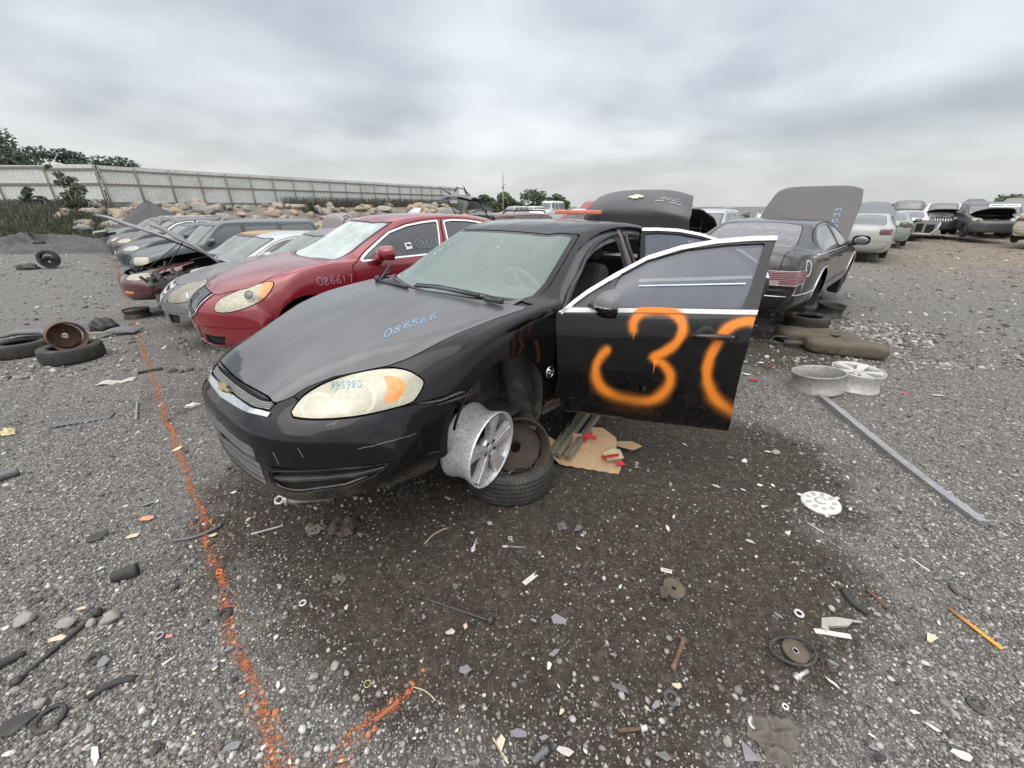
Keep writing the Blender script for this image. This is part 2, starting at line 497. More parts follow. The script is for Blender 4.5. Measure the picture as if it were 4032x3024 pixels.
def line_d(p, line):
    d2 = np.full(len(p), 1e9); line = np.asarray(line, float)
    for a, b in zip(line[:-1], line[1:]):
        e = b - a; w = p - a; h = np.clip((w @ e) / max(e @ e, 1e-12), 0, 1)
        d2 = np.minimum(d2, ((w - h[:, None] * e) ** 2).sum(1))
    return np.sqrt(d2)

def smooth_poly(poly, it=2):
    p = np.asarray(poly, float)
    for _ in range(it):
        q = np.roll(p, -1, 0)
        p = np.stack([p * .75 + q * .25, p * .25 + q * .75], 1).reshape(-1, 2)
    return p
# ---------------------------------------------------------------- cars
def thick(V, T, t):
    """give a shell thickness t inward; returns V(n,6), T, material index (1 = inside and rim)"""
    P = V[:, :3]; N = V[:, 3:6]; n = len(V)
    Vi = np.concatenate([P - N * t, -N], 1); Ti = T[:, ::-1] + n
    e = np.concatenate([T[:, [0, 1]], T[:, [1, 2]], T[:, [2, 0]]])
    k = np.sort(e, 1); key = k[:, 0].astype(np.int64) * (n + 1) + k[:, 1]
    u, i, c = np.unique(key, return_index=True, return_counts=True)
    be = e[i[c == 1]]
    a, b = be[:, 0], be[:, 1]
    rn = np.cross(P[b] - P[a], N[a]); rn /= np.maximum(np.linalg.norm(rn, axis=1, keepdims=True), 1e-9)
    q = len(be)
    RV = np.concatenate([np.concatenate([X, rn], 1) for X in (P[a], P[b], P[b] - N[b] * t, P[a] - N[a] * t)])
    o = 2 * n; j = np.arange(q) + o
    RT = np.concatenate([np.stack([j + q, j, j + 3 * q], 1), np.stack([j + q, j + 3 * q, j + 2 * q], 1)])
    VV = np.concatenate([np.concatenate([P, N], 1), Vi, RV]); TT = np.concatenate([T, Ti, RT])
    mi = np.concatenate([np.zeros(len(T), int), np.ones(len(Ti), int), np.zeros(len(RT), int)])
    return VV, TT, mi

class Car:
    def __init__(s, name, label, K, mat, loc, yaw, z=0., pitch=0., roll=0., nu=220, nv=90, gap=.0028, group=None, cat='car'):
        s.K = K; s.mat = mat; s.gap = gap; s.L = K['L']; s.W = K['W']
        s.root = thing(name, label, cat, (loc[0], loc[1], z), (R(roll), R(-pitch), R(yaw)), group)
        s.V, s.T = full_grid(dense(car_control(K), nu, nv))
        s.V0, s.T0 = s.V, s.T
        s.cutdir = {}
    # signed distances on the current shell ---------------------------------
    def S(s, V=None):
        V = s.V if V is None else V
        return -V[:, 0]
    def side(s, poly, sg, V=None, ymin=.35):
        V = s.V if V is None else V
        d = poly_sd(np.stack([-V[:, 0], V[:, 2]], 1), poly)
        return np.minimum(d, V[:, 1] * sg - ymin)
    def top(s, poly, V=None, zmin=.55):
        V = s.V if V is None else V
        d = poly_sd(np.stack([-V[:, 0], V[:, 1]], 1), poly)
        return np.minimum(d, V[:, 2] - zmin)
    def front(s, poly, V=None, smax=.8, e=None):
        V = s.V if V is None else V
        d = poly_sd(np.stack([V[:, 1], V[:, 2]], 1), poly)
        return np.minimum(d, smax + V[:, 0])
    def diag(s, poly, sg, V=None, smax=1.0, c=(.85, .526)):
        V = s.V if V is None else V
        d = poly_sd(np.stack([c[0] * -V[:, 0] + c[1] * V[:, 1] * sg, V[:, 2]], 1), poly)
        return np.minimum(np.minimum(d, smax + V[:, 0]), V[:, 1] * sg - .05)
    def rear(s, poly, V=None, smin=None):
        V = s.V if V is None else V
        d = poly_sd(np.stack([V[:, 1], V[:, 2]], 1), poly)
        return np.minimum(d, -V[:, 0] - (s.L - .8 if smin is None else smin))
    def take(s, fn, gap=None):
        """cut the region out of the shell and return it; fn(V) -> signed distance"""
        g = s.gap if gap is None else gap
        A = clip(s.V, s.T, fn(s.V), g)
        B = clip(s.V, s.T, -fn(s.V), g)
        s.V, s.T = B
        return A
    def take_band(s, fns):
        """cut out the region where every fn(V) > 0, exact for narrow strips"""
        A = (s.V, s.T); rest = []
        for fn in fns:
            rest.append(clip(A[0], A[1], -fn(A[0]))); A = clip(A[0], A[1], fn(A[0]))
        o = 0; VV = []; TT = []
        for V, T in rest:
            VV.append(V); TT.append(T + o); o += len(V)
        s.V = np.concatenate(VV); s.T = np.concatenate(TT)
        return A
    def sub(s, VT, fn, gap=0.):
        A = clip(VT[0], VT[1], fn(VT[0]), gap); B = clip(VT[0], VT[1], -fn(VT[0]), gap)
        return A, B
    def emit(s, name, VT, mat, t=0., off=0., parent=None, origin=(0, 0, 0), inner=None):
        V, T = VT
        if len(T) == 0: return None
        V = V.copy(); V[:, :3] += V[:, 3:6] * off; V[:, :3] -= np.array(origin)
        if t > 0:
            V, T, mi = thick(V, T, t)
            o = mesh_np(name, V[:, :3], T, None, parent or s.root, V[:, 3:6], mats=[mat, inner or mat], midx=mi)
        else:
            o = mesh_np(name, V[:, :3], T, mat, parent or s.root, V[:, 3:6])
        return o
    def shift(s, V, o): return V
    def inner_shell(s, zmax_line=5, off=.03, holes=(), mat=None, name='inner_body'):
        """dark structure under the panels up to the belt"""
        V, T = s.V0, s.T0
        P = V[:, :3] - V[:, 3:6] * off
        V = np.concatenate([P, V[:, 3:6]], 1)
        zb = s.K['z5'](-V[:, 0]) - .03
        hood = np.where(-V[:, 0] < s.K.get('cowl', 1.3), 1.0, 0.0)
        V, T = clip(V, T, zb - V[:, 2])
        for h in holes:
            V, T = clip(V, T, -h(V))
        return mesh_np(name, V[:, :3], T, mat or M('dark_void'), s.root, V[:, 3:6])

def arch_sd(V, sc, zc, r, ymin):
    d = r - np.hypot(-V[:, 0] - sc, V[:, 2] - zc)
    return np.minimum(d, np.abs(V[:, 1]) - ymin)

def add_liner(car, sc, zc, r, sg, y0, y1, mat=None, inner=True, parent=None, a0=-35):
    b = MB()
    n = 20
    def fn(u, v):
        a = R(a0 + (215 - a0) * u)
        rr = r * (1.0 - .03 * v + .012 * math.sin(a * 9) * (v > .2))
        return (-(sc) + math.cos(a) * rr, sg * (y1 + (y0 - y1) * v), zc + math.sin(a) * rr)
    b.grid(fn, 30, 6)
    if inner:
        b.grid(lambda u, v: (-(sc) + math.cos(R(a0 + (215 - a0) * u)) * r * v * .98, sg * (y0 + .01 * math.sin(u * 20)), zc + math.sin(R(a0 + (215 - a0) * u)) * r * v * .98), 30, 3)
    return b.build('wheel_liner', mat or M('liner'), parent or car.root, fixn=False)

def add_rim_tyre(parent, loc, sg, r=.33, w=.2, rim=M, kind='steel', tyre=True, name='wheel'):
    """a mounted wheel: tyre and rim, axis along y"""
    root = MB()
    m4 = trs(loc, rx=90)
    root.lathe(tyre_prof(r, w), 36, m4)
    o = root.build(name, M('rubber'), parent)
    b = MB()
    m = trs((loc[0], loc[1] + sg * w * .1, loc[2]), rx=-90 * sg)
    rr = r * .66
    b.lathe([(rr, w * .38), (rr * .97, w * .40), (rr * .92, w * .2), (rr * .5, w * .26), (.05, w * .3), (.05, w * .25), (rr * .5, w * .2), (rr * .9, w * .1)], 28, m)
    b.disc(rr * .98, w * .05, 28, m)
    b.build('rim', M('alloy') if kind == 'alloy' else M('steel_dark'), o)
    return o

def tyre_prof(r, w, rr=.64):
    """closed section of a tyre: (radius, z)"""
    h = w / 2; ri = r * rr
    return [(ri, -h * .72), (ri * 1.05, -h * .92), (r * .86, -h * 1.0), (r * .955, -h * .92), (r * .992, -h * .70), (r, -h * .35), (r, h * .35), (r * .992, h * .70),
            (r * .955, h * .92), (r * .86, h * 1.0), (ri * 1.05, h * .92), (ri, h * .72), (ri * 1.02, h * .5), (r * .9, h * .2), (r * .9, -h * .2), (ri * 1.02, -h * .5)]

# stroke digits for chalk marks: unit box
GLY = {
    '0': [[(.5, 1), (.15, .85), (.05, .5), (.2, .08), (.55, 0), (.9, .25), (.95, .6), (.75, .95), (.45, 1.0), (.6, .9)]],
    '8': [[(.85, .85), (.5, 1), (.2, .8), (.35, .6), (.75, .4), (.85, .15), (.5, 0), (.15, .15), (.3, .4), (.7, .65), (.88, .88)]],
    '6': [[(.75, 1), (.35, .75), (.12, .35), (.3, .03), (.7, .05), (.85, .3), (.6, .48), (.2, .35)]],
    '5': [[(.85, 1), (.25, .98), (.2, .6), (.6, .62), (.85, .35), (.65, .05), (.15, .05)]],
    '1': [[(.5, 1), (.45, 0)]],
    '7': [[(.1, .95), (.8, 1), (.55, .5), (.4, 0)]],
    '3': [[(.15, .9), (.55, 1), (.8, .8), (.5, .55), (.85, .3), (.6, 0), (.15, .1)]],
    '9': [[(.8, .65), (.45, .5), (.2, .75), (.5, 1), (.8, .8), (.7, .3), (.5, 0)]],
    '2': [[(.15, .8), (.5, 1), (.8, .75), (.4, .3), (.1, 0), (.9, .02)]],
    'S': [[(.85, .85), (.5, 1), (.15, .8), (.5, .52), (.85, .25), (.5, 0), (.1, .15)]],
    'P': [[(.2, 0), (.2, 1), (.7, .95), (.8, .7), (.6, .5), (.22, .5)]],
    'T': [[(.0, .95), (1, 1)], [(.55, .98), (.5, 0)]],
}
def stroke_pts(line, k=5):
    a = np.array(line, float); t = np.arange(len(a))
    if len(a) < 3: return a
    return hermite(t, a, np.linspace(0, len(a) - 1, (len(a) - 1) * k + 1))
def writing(name, text, P, U, V_, mat, parent, bvh=None, dirn=None, r=.0022, gapx=1.18, jit=.05, lift=.001, seed=1):
    """hand lettering as thin raised strokes; P origin, U width vector of one glyph, V_ height vector"""
    b = MB(); rg = random.Random(seed); P = Vector(P); U = Vector(U); V_ = Vector(V_)
    for i, ch in enumerate(text):
        if ch == ' ': continue
        dx = i * gapx + rg.uniform(-jit, jit); dy = rg.uniform(-jit, jit) * 1.5; sc = rg.uniform(.9, 1.1)
        for ln in GLY[ch]:
            pts = []
            for (x, y) in stroke_pts(ln):
                p = P + U * (dx + x * sc) + V_ * (dy + y * sc)
                if bvh is not None:
                    h = bvh.ray_cast(p - Vector(dirn) * .3, Vector(dirn))
                    if h[0] is None: continue
                    p = h[0] + h[1] * (lift if h[1].dot(Vector(dirn)) < 0 else -lift)
                pts.append(p)
            if len(pts) > 1: b.tube(pts, r, 5)
    return b.build(name, mat, parent)
def bvh_of(V, T):
    from mathutils.bvhtree import BVHTree
    return BVHTree.FromPolygons([tuple(p) for p in V[:, :3]], [tuple(int(i) for i in t) for t in T])
def align_z(n):
    z = Vector(n).normalized(); x = Vector((0, 0, 1)).cross(z)
    if x.length < .05: x = Vector((1, 0, 0))
    x.normalize(); y = z.cross(x)
    return Matrix((x, y, z)).transposed().to_4x4()
def hero_curves():
    W=.925; L=5.09
    K=dict(W=W,L=L)
    K['bow']=lambda r: .60*np.abs(r)**3.3
    K['rbow']=lambda r: .30*np.abs(r)**3.0
    K['front']=[(-.056,.413,.419),(-.052,.33,.50),(-.045,.255,.56),(-.01,.205,.61),(.05,.182,.665),(.14,.174,.72)]
    K['stations']=[.28,.45,.65,.85,1.05,1.25,1.40,1.52,1.66,1.82,2.0,2.15,2.3,2.5,2.8,3.1,3.4,3.6,3.8,4.0,4.15,4.3,4.5,4.7,4.85]
    K['rear']=[(4.96,.24,1.06),(5.03,.30,.98),(5.07,.38,.86),(5.09,.50,.72),(5.095,.6,.62)]
    K['y1']=curve([(0,.70),(.6,.72),(1,.74),(4,.76),(5.1,.68)])
    K['y2']=curve([(0,.74),(.28,.80),(.65,.86),(1.05,.885),(1.5,.885),(4,.885),(4.6,.85),(5.1,.76)])
    K['y3']=curve([(0,.80),(.28,.85),(.65,.895),(1.05,.915),(1.6,.91),(2.7,.91),(3.84,.92),(4.5,.90),(5.1,.80)])
    K['y4']=curve([(0,.82),(.28,.86),(.65,.90),(1.05,.92),(1.6,.918),(2.7,.92),(3.84,.925),(4.5,.90),(5.1,.80)])
    K['y5']=curve([(0,.80),(.28,.815),(.45,.83),(.65,.85),(.85,.87),(1.05,.88),(1.5,.88),(2.0,.882),(2.7,.885),(3.84,.885),(4.5,.86),(5.1,.76)])
    K['y6']=curve([(0,.72),(.28,.74),(.65,.79),(1.05,.815),(1.40,.82),(1.66,.815),(2.0,.80),(2.3,.745),(2.8,.735),(3.4,.73),(3.8,.755),(4.1,.79),(4.3,.80),(4.7,.78),(5.1,.68)])
    K['y7']=curve([(0,.55),(.28,.60),(.65,.69),(1.05,.725),(1.40,.735),(1.52,.735),(1.66,.71),(1.82,.68),(2.0,.645),(2.15,.615),(2.3,.59),(2.5,.575),(2.8,.57),(3.4,.56),(3.6,.565),(3.8,.585),(4.0,.61),(4.15,.635),(4.3,.655),(4.7,.66),(5.1,.55)])
    K['z0']=curve([(0,.185),(.3,.185),(1,.19),(4,.20),(4.8,.22),(5.1,.24)])
    K['z2']=curve([(0,.27),(.3,.265),(1,.29),(4,.30),(5.1,.33)])
    K['z3']=curve([(0,.40),(.3,.42),(.65,.46),(1,.49),(4,.50),(5.1,.50)])
    K['z4']=curve([(0,.55),(.28,.555),(.45,.60),(.65,.655),(1.05,.71),(1.6,.73),(4,.75),(5.1,.72)])
    K['z5']=curve([(0,.68),(.28,.665),(.45,.72),(.65,.79),(.85,.855),(1.05,.90),(1.25,.93),(1.5,.95),(1.9,.955),(2.7,.965),(3.6,.985),(4.2,.99),(4.7,.98),(5.1,.90)])
    K['z6']=curve([(0,.70),(.28,.72),(.45,.785),(.65,.85),(.85,.90),(1.05,.935),(1.25,.965),(1.40,.98),(1.52,.99),(1.66,1.0),(1.82,1.045),(2.0,1.115),(2.15,1.175),(2.3,1.22),(2.5,1.235),(2.8,1.24),(3.4,1.235),(3.6,1.21),(3.8,1.16),(4.0,1.09),(4.15,1.05),(4.3,1.035),(4.7,1.03),(5.1,.95)])
    K['z7']=curve([(0,.72),(.28,.75),(.45,.815),(.65,.875),(.85,.915),(1.05,.945),(1.25,.972),(1.40,.985),(1.52,.995),(1.66,1.055),(1.82,1.15),(2.0,1.25),(2.15,1.325),(2.3,1.385),(2.5,1.42),(2.8,1.435),(3.1,1.43),(3.4,1.405),(3.6,1.365),(3.8,1.285),(4.0,1.19),(4.15,1.11),(4.3,1.06),(4.5,1.06),(4.7,1.06),(5.1,1.0)])
    K['z9']=curve([(0,.75),(.28,.80),(.45,.855),(.65,.905),(.85,.945),(1.05,.975),(1.25,.995),(1.40,1.015),(1.52,1.075),(1.66,1.155),(1.82,1.255),(2.0,1.36),(2.15,1.412),(2.3,1.434),(2.5,1.450),(2.8,1.457),(3.1,1.451),(3.4,1.432),(3.6,1.40),(3.8,1.335),(4.0,1.235),(4.15,1.155),(4.3,1.095),(4.5,1.09),(4.7,1.09),(5.1,1.06)])
    return K
# ---------------------------------------------------------------- the black sedan in front
def spray_attr(o, fn, name='spray'):
    me = o.data; n = len(me.vertices); co = np.empty(n * 3, np.float32); me.vertices.foreach_get('co', co)
    a = me.attributes.new(name, 'FLOAT', 'POINT'); a.data.foreach_set('value', fn(co.reshape(-1, 3)).astype(np.float32))
def spray_paint(name, base, col=(.80, .22, .015), thin=(.38, .13, .012), rough=.16):
    if name in MATS: return MATS[name]
    m, nt = newmat(name); N = NT(nt)
    oc = N.n('ShaderNodeTexCoord').outputs['Object']
    at = N.n('ShaderNodeAttribute', attribute_name='spray').outputs['Fac']
    sp = N.noise(oc, 260, 4, .8)
    f = N.math('ADD', at, N.math('MULTIPLY', N.math('SUBTRACT', sp, .5), N.map(at, .01, .35, 0, 1.1)), clamp=True)
    a = N.noise(oc, 3.2, 6, .62); b = N.noise(oc, 26, 5, .65)
    sep = N.n('ShaderNodeSeparateXYZ'); N.l(oc, sep.inputs[0])
    d = N.math('MULTIPLY', N.map(N.math('ADD', N.math('MULTIPLY', a, .5), N.math('MULTIPLY', b, .5)), .45, .8), .07)
    d = N.math('ADD', d, N.math('MULTIPLY', N.map(sep.outputs[2], .22, .45, .16, 0), N.map(b, .3, .8)), clamp=True)
    bc = N.mix(d, base, (.13, .115, .10))
    oc2 = N.mix(N.map(at, .25, .95), thin, col)
    c = N.mix(N.map(f, .06, .75), bc, oc2)
    rr = N.math('ADD', N.math('MULTIPLY', N.map(f, .1, .7), .45), N.math('ADD', rough * .6, N.math('MULTIPLY', d, .6)), clamp=True)
    N.bsdf(col=c, rough=rr, spec=.5, coat=0.0, nrm=N.bump(b, .006, .002))
    MATS[name] = m; return m
def hood_paint(name='faded_black_hood'):
    m, nt = newmat(name); N = NT(nt)
    oc = N.n('ShaderNodeTexCoord').outputs['Object']
    mp = N.n('ShaderNodeMapping'); mp.inputs['Scale'].default_value = (1, 3.2, 1); N.l(oc, mp.inputs[0])
    a = N.noise(mp.outputs[0], 1.6, 6, .6); b = N.noise(oc, 30, 5, .7); c = N.noise(oc, 260, 3, .6)
    f = N.math('ADD', N.math('MULTIPLY', a, .85), N.math('MULTIPLY', b, .15))
    at = N.n('ShaderNodeAttribute', attribute_name='fade').outputs['Fac']
    k = N.map(N.math('ADD', at, N.math('MULTIPLY', N.math('SUBTRACT', b, .5), .5)), .42, .52)
    faded = N.ramp(f, [(.3, (.050, .050, .054)), (.5, (.072, .072, .076)), (.72, (.105, .104, .107))])
    faded = N.mix(N.math('MULTIPLY', N.map(c, .55, .75), .08), faded, (.24, .235, .23))
    col = N.mix(k, (.012, .012, .014), faded)
    N.bsdf(col=col, rough=N.map(k, 0, 1, .08, .38, False), spec=.5, coat=N.map(k, 0, 1, .3, .6, False), coatr=N.map(f, .3, .7, .14, .26, False), nrm=N.bump(b, .012, .003))
    MATS[name] = m; return m

def soft_path(P2, line, core, edge):
    d = line_d(P2, line); return np.clip((edge - d) / (edge - core), 0, 1) ** 1.5

HK = hero_curves()
def hero():
    BLK = paint('black_paint', (.003, .003, .0035), rough=.04, coat=.0, dust=.018, lowd=.08, bump=0, spec=.42)
    DUL = paint('dull_black_paint', (.045, .045, .048), rough=.32, coat=.35, dust=.3)
    HOOD = hood_paint(); DOOR = spray_paint('sprayed_door', (.0028, .0028, .0032), rough=.06)
    BP = M('black_plastic'); CH = M('chrome'); DV = M('dark_void')
    c = Car('black_sedan', 'black four door sedan in front, orange number sprayed on its open door, trunk raised', HK, BLK,
            (-1.472, 1.826), 228.67, z=.297, pitch=1.24, nu=430, nv=150)
    rt = c.root
    # raised crease on the bonnet
    crease = np.array([(.02, .33), (.123, .39), (.20, .41), (.266, .425), (.375, .462), (.533, .545), (.678, .645), (.938, .735), (1.2, .765), (1.42, .78)])
    P = c.V[:, :3]; s = -P[:, 0]; yc = np.interp(s, crease[:, 0], crease[:, 1])
    t = np.clip((yc - np.abs(P[:, 1])) / .045 + .5, 0, 1); t = t * t * (3 - 2 * t)
    w = np.clip((P[:, 2] - .60) / .08, 0, 1) * np.clip((1.36 - s) / .3, 0, 1)
    P[:, 2] += .016 * t * w
    # recompute normals
    fn = np.cross(P[c.T[:, 1]] - P[c.T[:, 0]], P[c.T[:, 2]] - P[c.T[:, 0]])
    Nn = np.zeros_like(P)
    for k in range(3): np.add.at(Nn, c.T[:, k], fn)
    ln = np.linalg.norm(Nn, axis=1, keepdims=True); Nn = Nn / np.maximum(ln, 1e-12)
    bad = (Nn * c.V[:, 3:6]).sum(1) < .2
    Nn[bad] = c.V[bad, 3:6]
    c.V[:, 3:6] = Nn; c.V0, c.T0 = c.V.copy(), c.T
    V0, T0 = c.V0, c.T0
    full_bvh = bvh_of(V0, T0)
    mirror_y = lambda pl: [(a, -b) for a, b in pl]
    # --- glass and cowl
    wsb = [(1.275, 0), (1.295, .124), (1.34, .35), (1.407, .531), (1.49, .70), (1.58, .752)]
    wss = [(1.72, .745), (1.874, .712), (2.07, .664), (2.255, .612)]
    wst = [(2.19, .56), (2.10, .44), (2.058, .264), (2.035, 0)]
    half = wsb + wss + wst
    ws_poly = half + [(a, -b) for a, b in half[::-1][1:-1]]
    ws = c.take(lambda V: c.top(ws_poly, V, .85))
    core, border = c.sub(ws, lambda V: c.top(ws_poly, V, .85) - .035)
    G1 = glass('dusty_windshield', dust=.27, dustcol=(.42, .54, .505), see=.85, even=True)
    o = c.emit('windshield', core, G1, off=-.004)
    c.emit('windshield_border', border, flat('glass_frit', (.012, .012, .013), rough=.12), off=-.004, parent=o)
    rwh = [(4.29, 0), (4.29, .3), (4.30, .56), (4.16, .60), (3.95, .575), (3.75, .54), (3.62, .50), (3.56, .3), (3.55, 0)]
    rw = c.take(lambda V: c.top(rwh + mirror_y(rwh[::-1][1:-1]), V, .85))
    c.emit('rear_window', rw, glass('rear_glass', see=.3, dust=.2), off=-.004)
    # --- bonnet
    hh = [(.079, 0), (.082, .12), (.09, .24), (.106, .404), (.14, .437), (.176, .458), (.239, .471), (.344, .512), (.45, .597), (.548, .674), (.62, .712), (.70, .74), (.86, .767),
          (1.04, .786), (1.23, .808), (1.385, .82), (1.43, .80), (1.355, .581), (1.308, .383), (1.262, .12), (1.25, 0)]
    hp = hh + mirror_y(hh[::-1][1:-1])
    hd = c.take(lambda V: c.top(hp, V, .60), gap=.0035)
    ho = c.emit('hood', hd, HOOD, t=.018, inner=DUL)
    def fade(co):
        s = -co[:, 0]; y = co[:, 1]
        d = poly_sd(np.stack([s, y], 1), np.array(hp))
        lead = np.interp(y, [-.8, -.55, -.3, -.12, -.02, .1, .3], [.12, .10, .10, .075, .03, .0, -.03])
        e = np.interp(np.abs(y), [.0, .4], [.0, .0])
        front = np.where(s < .75, d - lead, 1.0)
        return np.clip(.5 + front * 6, 0, 1)
    spray_attr(ho, fade, 'fade')
    hb = bvh_of(hd[0], hd[1])
    blue = flat('blue_chalk', (.30, .52, .72), rough=.8)
    a = np.array((-.640, .506, .883)); b = np.array((-.956, .572, .944)); h = np.array((-.70, .445, .905)) - np.array((-.640, .515, .883))
    u = (b - a) / 7.0
    writing('chalk_number', '086566', a, u * .92, h * .85, blue, ho, hb, (0, 0, -1), r=.0019, lift=.0015, gapx=1.2, seed=4)
    for q in range(9):
        x, y = rng.uniform(-1.1, -.35), rng.uniform(-.45, .5)
        hit = hb.ray_cast(Vector((x, y, 2)), Vector((0, 0, -1)))
        if hit[0]: mk = MB(); mk.ball(hit[0], rng.uniform(.002, .0045), 1, (1.6, 1, .4)); mk.build('paint_chip', BP, ho)
    # --- cowl panel
    cwh = [(1.225, 0), (1.285, .383), (1.335, .581), (1.42, .80), (1.50, .80), (1.50, .70), (1.42, .531), (1.35, .35), (1.29, 0)]
    cw = c.take(lambda V: c.top(cwh + mirror_y(cwh[::-1][1:-1]), V, .85), gap=0)
    c.emit('cowl', cw, BP, off=-.012)
    for pts, nm in (([(-1.345, .68, 1.005), (-1.33, .55, 1.018), (-1.30, .13, 1.03), (-1.262, -.07, 1.022)], 'l'), ([(-1.285, -.55, 1.0), (-1.40, -.66, 1.028), (-1.43, -.63, 1.045)], 'r')):
        b = MB(); b.tube(pts, [.014] + [.009] * (len(pts) - 1), 6)
        b.tube([Vector(p) + Vector((-.012, .0, .014)) for p in pts[:]], .005, 5)
        if nm == 'l':
            b.box((-1.30, .30, 1.03), (.03, .42, .010), rotm('Z', 4), .003)
            b.box((-1.335, .62, 1.01), (.05, .12, .025), rotm('Z', 8), .006)
        else:
            b.tube([(-1.285, -.55, 1.0), (-1.235, -.12, 1.012)], .013, 6); b.ball((-1.30, -.60, 1.01), .028, 2)
            b.tube([(-1.36, -.66, 1.0), (-1.47, -.68, 1.09)], .009, 6)
        b.build('wiper', BP, rt)
    # --- head lamps
    hl = [(.119, .515, .648), (.188, .496, .706), (.253, .502, .737), (.337, .525, .762), (.435, .585, .789), (.546, .682, .809), (.601, .755, .80), (.632, .805, .766), (.644, .825, .741),
          (.589, .831, .682), (.547, .825, .658), (.429, .778, .648), (.285, .701, .640), (.17, .587, .640)]
    hl2 = np.array([(.85 * a + .526 * b, z) for a, b, z in hl])
    am2 = np.array([(.85 * a + .526 * b, z) for a, b, z in [(.508, .712, .778), (.566, .759, .776), (.583, .793, .74), (.540, .805, .688), (.480, .787, .672), (.468, .765, .692), (.500, .767, .722), (.512, .739, .756)]])
    am2[:, 0] -= .02
    LENS = lamp_lens(); 
    for sg in (1, -1):
        lp = c.take(lambda V: c.diag(smooth_poly(hl2, 1), sg, V, .75), gap=.004)
        am, cl = c.sub(lp, lambda V: c.diag(smooth_poly(am2, 1), sg, V, .75))
        # bulge the lens slightly
        lo = c.emit('headlight', cl, LENS, off=.004)
        c.emit('turn_signal', am, M('amber'), off=.003, parent=lo)
        if sg == 1:
            lb = bvh_of(lp[0], lp[1])
            P0 = np.array((-.425, .645, .750)); U = (np.array((-.318, .548, .744)) - P0) / 7.2
            writing('chalk_number', '086566', P0 + np.array((.005, -.005, .012)), U * 1.05, np.array((.004, .012, -.030)), flat('blue_crayon', (.18, .42, .66), rough=.8), lo, lb, (-.6, -.6, -.35), r=.0013, lift=.006, seed=9)
    # --- grille, bowtie, bar, intake, slots
    blo = lambda V: V[:, 2] - np.interp(np.abs(V[:, 1]), [0, .19, .438], [.620, .628, .635])
    bhi = lambda V: np.interp(np.abs(V[:, 1]), [0, .2, .418], [.6545, .653, .649]) - V[:, 2]
    br = c.take_band([lambda V: .25 + V[:, 0], lambda V: .432 - np.abs(V[:, 1]), blo, bhi])
    c.emit('grille_bar', br, CH, t=.012, off=.008)
    gp = [(-.425, .6505), (-.42, .69), (0, .70), (.42, .69), (.418, .6505), (.2, .656), (0, .658), (-.2, .656)]
    gr = c.take(lambda V: np.minimum(c.front(gp, V, .13), .08 + .012 - np.where(np.abs(V[:, 1]) < .45, -V[:, 0] - np.abs(V[:, 1]) * .06, 9)), gap=0)
    go = c.emit('grille', gr, DV, off=-.022)
    for zz in (.6610, .6675, .6740, .6805):
        A = band(gr, lambda V: V[:, 2] - zz, -.0024, .0024); A = band(A, lambda V: V[:, 1], -.40, .40)
        c.emit('grille_slat', A, dirty('slat_grey', (.16, .16, .165), rough=.4, dust=.2), t=.010, off=-.004, parent=go)
    bw = MB(); w, hgt = .082, .020
    bow = [(-w, -hgt * .42), (-.03, -hgt * .42), (-.037, -hgt), (.026, -hgt), (.033, -hgt * .42), (w, -hgt * .42), (w + .012, hgt * .42), (.03, hgt * .42), (.037, hgt), (-.026, hgt), (-.033, hgt * .42), (-w + .012, hgt * .42)]
    hit = full_bvh.ray_cast(Vector((.5, -.01, .656)), Vector((-1, 0, 0)))
    nrm = hit[1]; 
    if nrm.x < 0: nrm = -nrm
    zax = Vector((nrm.x, 0, nrm.z)).normalized(); xax = Vector((0, 1, 0)); yax = zax.cross(xax)
    m4 = Matrix((xax, yax, zax)).transposed().to_4x4(); m4.translation = hit[0] + zax * .006
    bw.prism(bow, .016, m4)
    eb = bw.build('emblem', flat('gold_emblem', (.42, .33, .17), rough=.35, metal=.8), rt)
    md = eb.modifiers.new('b', 'BEVEL'); md.width = .003; md.segments = 2
    ip = [(-.40, .285), (-.405, .485), (-.36, .497), (0, .512), (.36, .497), (.388, .485), (.388, .285), (.36, .262), (0, .245), (-.36, .262)]
    it = c.take(lambda V: np.minimum(c.front(ip, V, .25), V[:, 0] + .12), gap=.002)
    itv = it[0].copy(); ph = itv[:, 2] * 2 * math.pi / .034
    itv[:, :3] += itv[:, 3:6] * (.011 * np.cos(ph) - .012)[:, None]
    itv[:, 5] += -np.sin(ph) * -1.1; itv[:, 3:6] /= np.linalg.norm(itv[:, 3:6], axis=1, keepdims=True)
    c.emit('lower_grille', (itv, it[1]), dirty('grille_ribs', (.085, .085, .09), rough=.38, dust=.45, dustcol=(.20, .175, .145)))
    fg = [(.445, .335), (.452, .385), (.508, .401), (.725, .415), (.838, .410), (.832, .385), (.803, .343), (.732, .302), (.557, .268), (.47, .285)]
    for sg in (1, -1):
        fp = [(y * sg, z) for y, z in fg]
        f = c.take(lambda V: np.minimum(c.front(fp, V, .6), V[:, 1] * sg - .3), gap=.001)
        fo = c.emit('fog_slot', f, DV, off=-.05)
        rim = clip(f[0], f[1], .010 - c.front(fp, f[0], .6))
        c.emit('slot_trim', rim, BP, off=-.004, parent=fo)
        edge = band(f, lambda V: c.front(fp, V, .6), .018, .026); edge = clip(edge[0], edge[1], .325 + (np.abs(edge[0][:, 1]) - .5) * .1 - edge[0][:, 2])
        c.emit('slot_trim', edge, M('grey_metal'), off=-.003, parent=fo)
        mid = [(.46, .338), (.6, .349), (.75, .362), (.825, .378)]
        mz = lambda V: V[:, 2] - np.interp(np.abs(V[:, 1]), [p[0] for p in mid], [p[1] for p in mid]); A = band(f, mz, -.012, .012)
        c.emit('slot_bar', A, BP, t=.012, off=-.012, parent=fo)
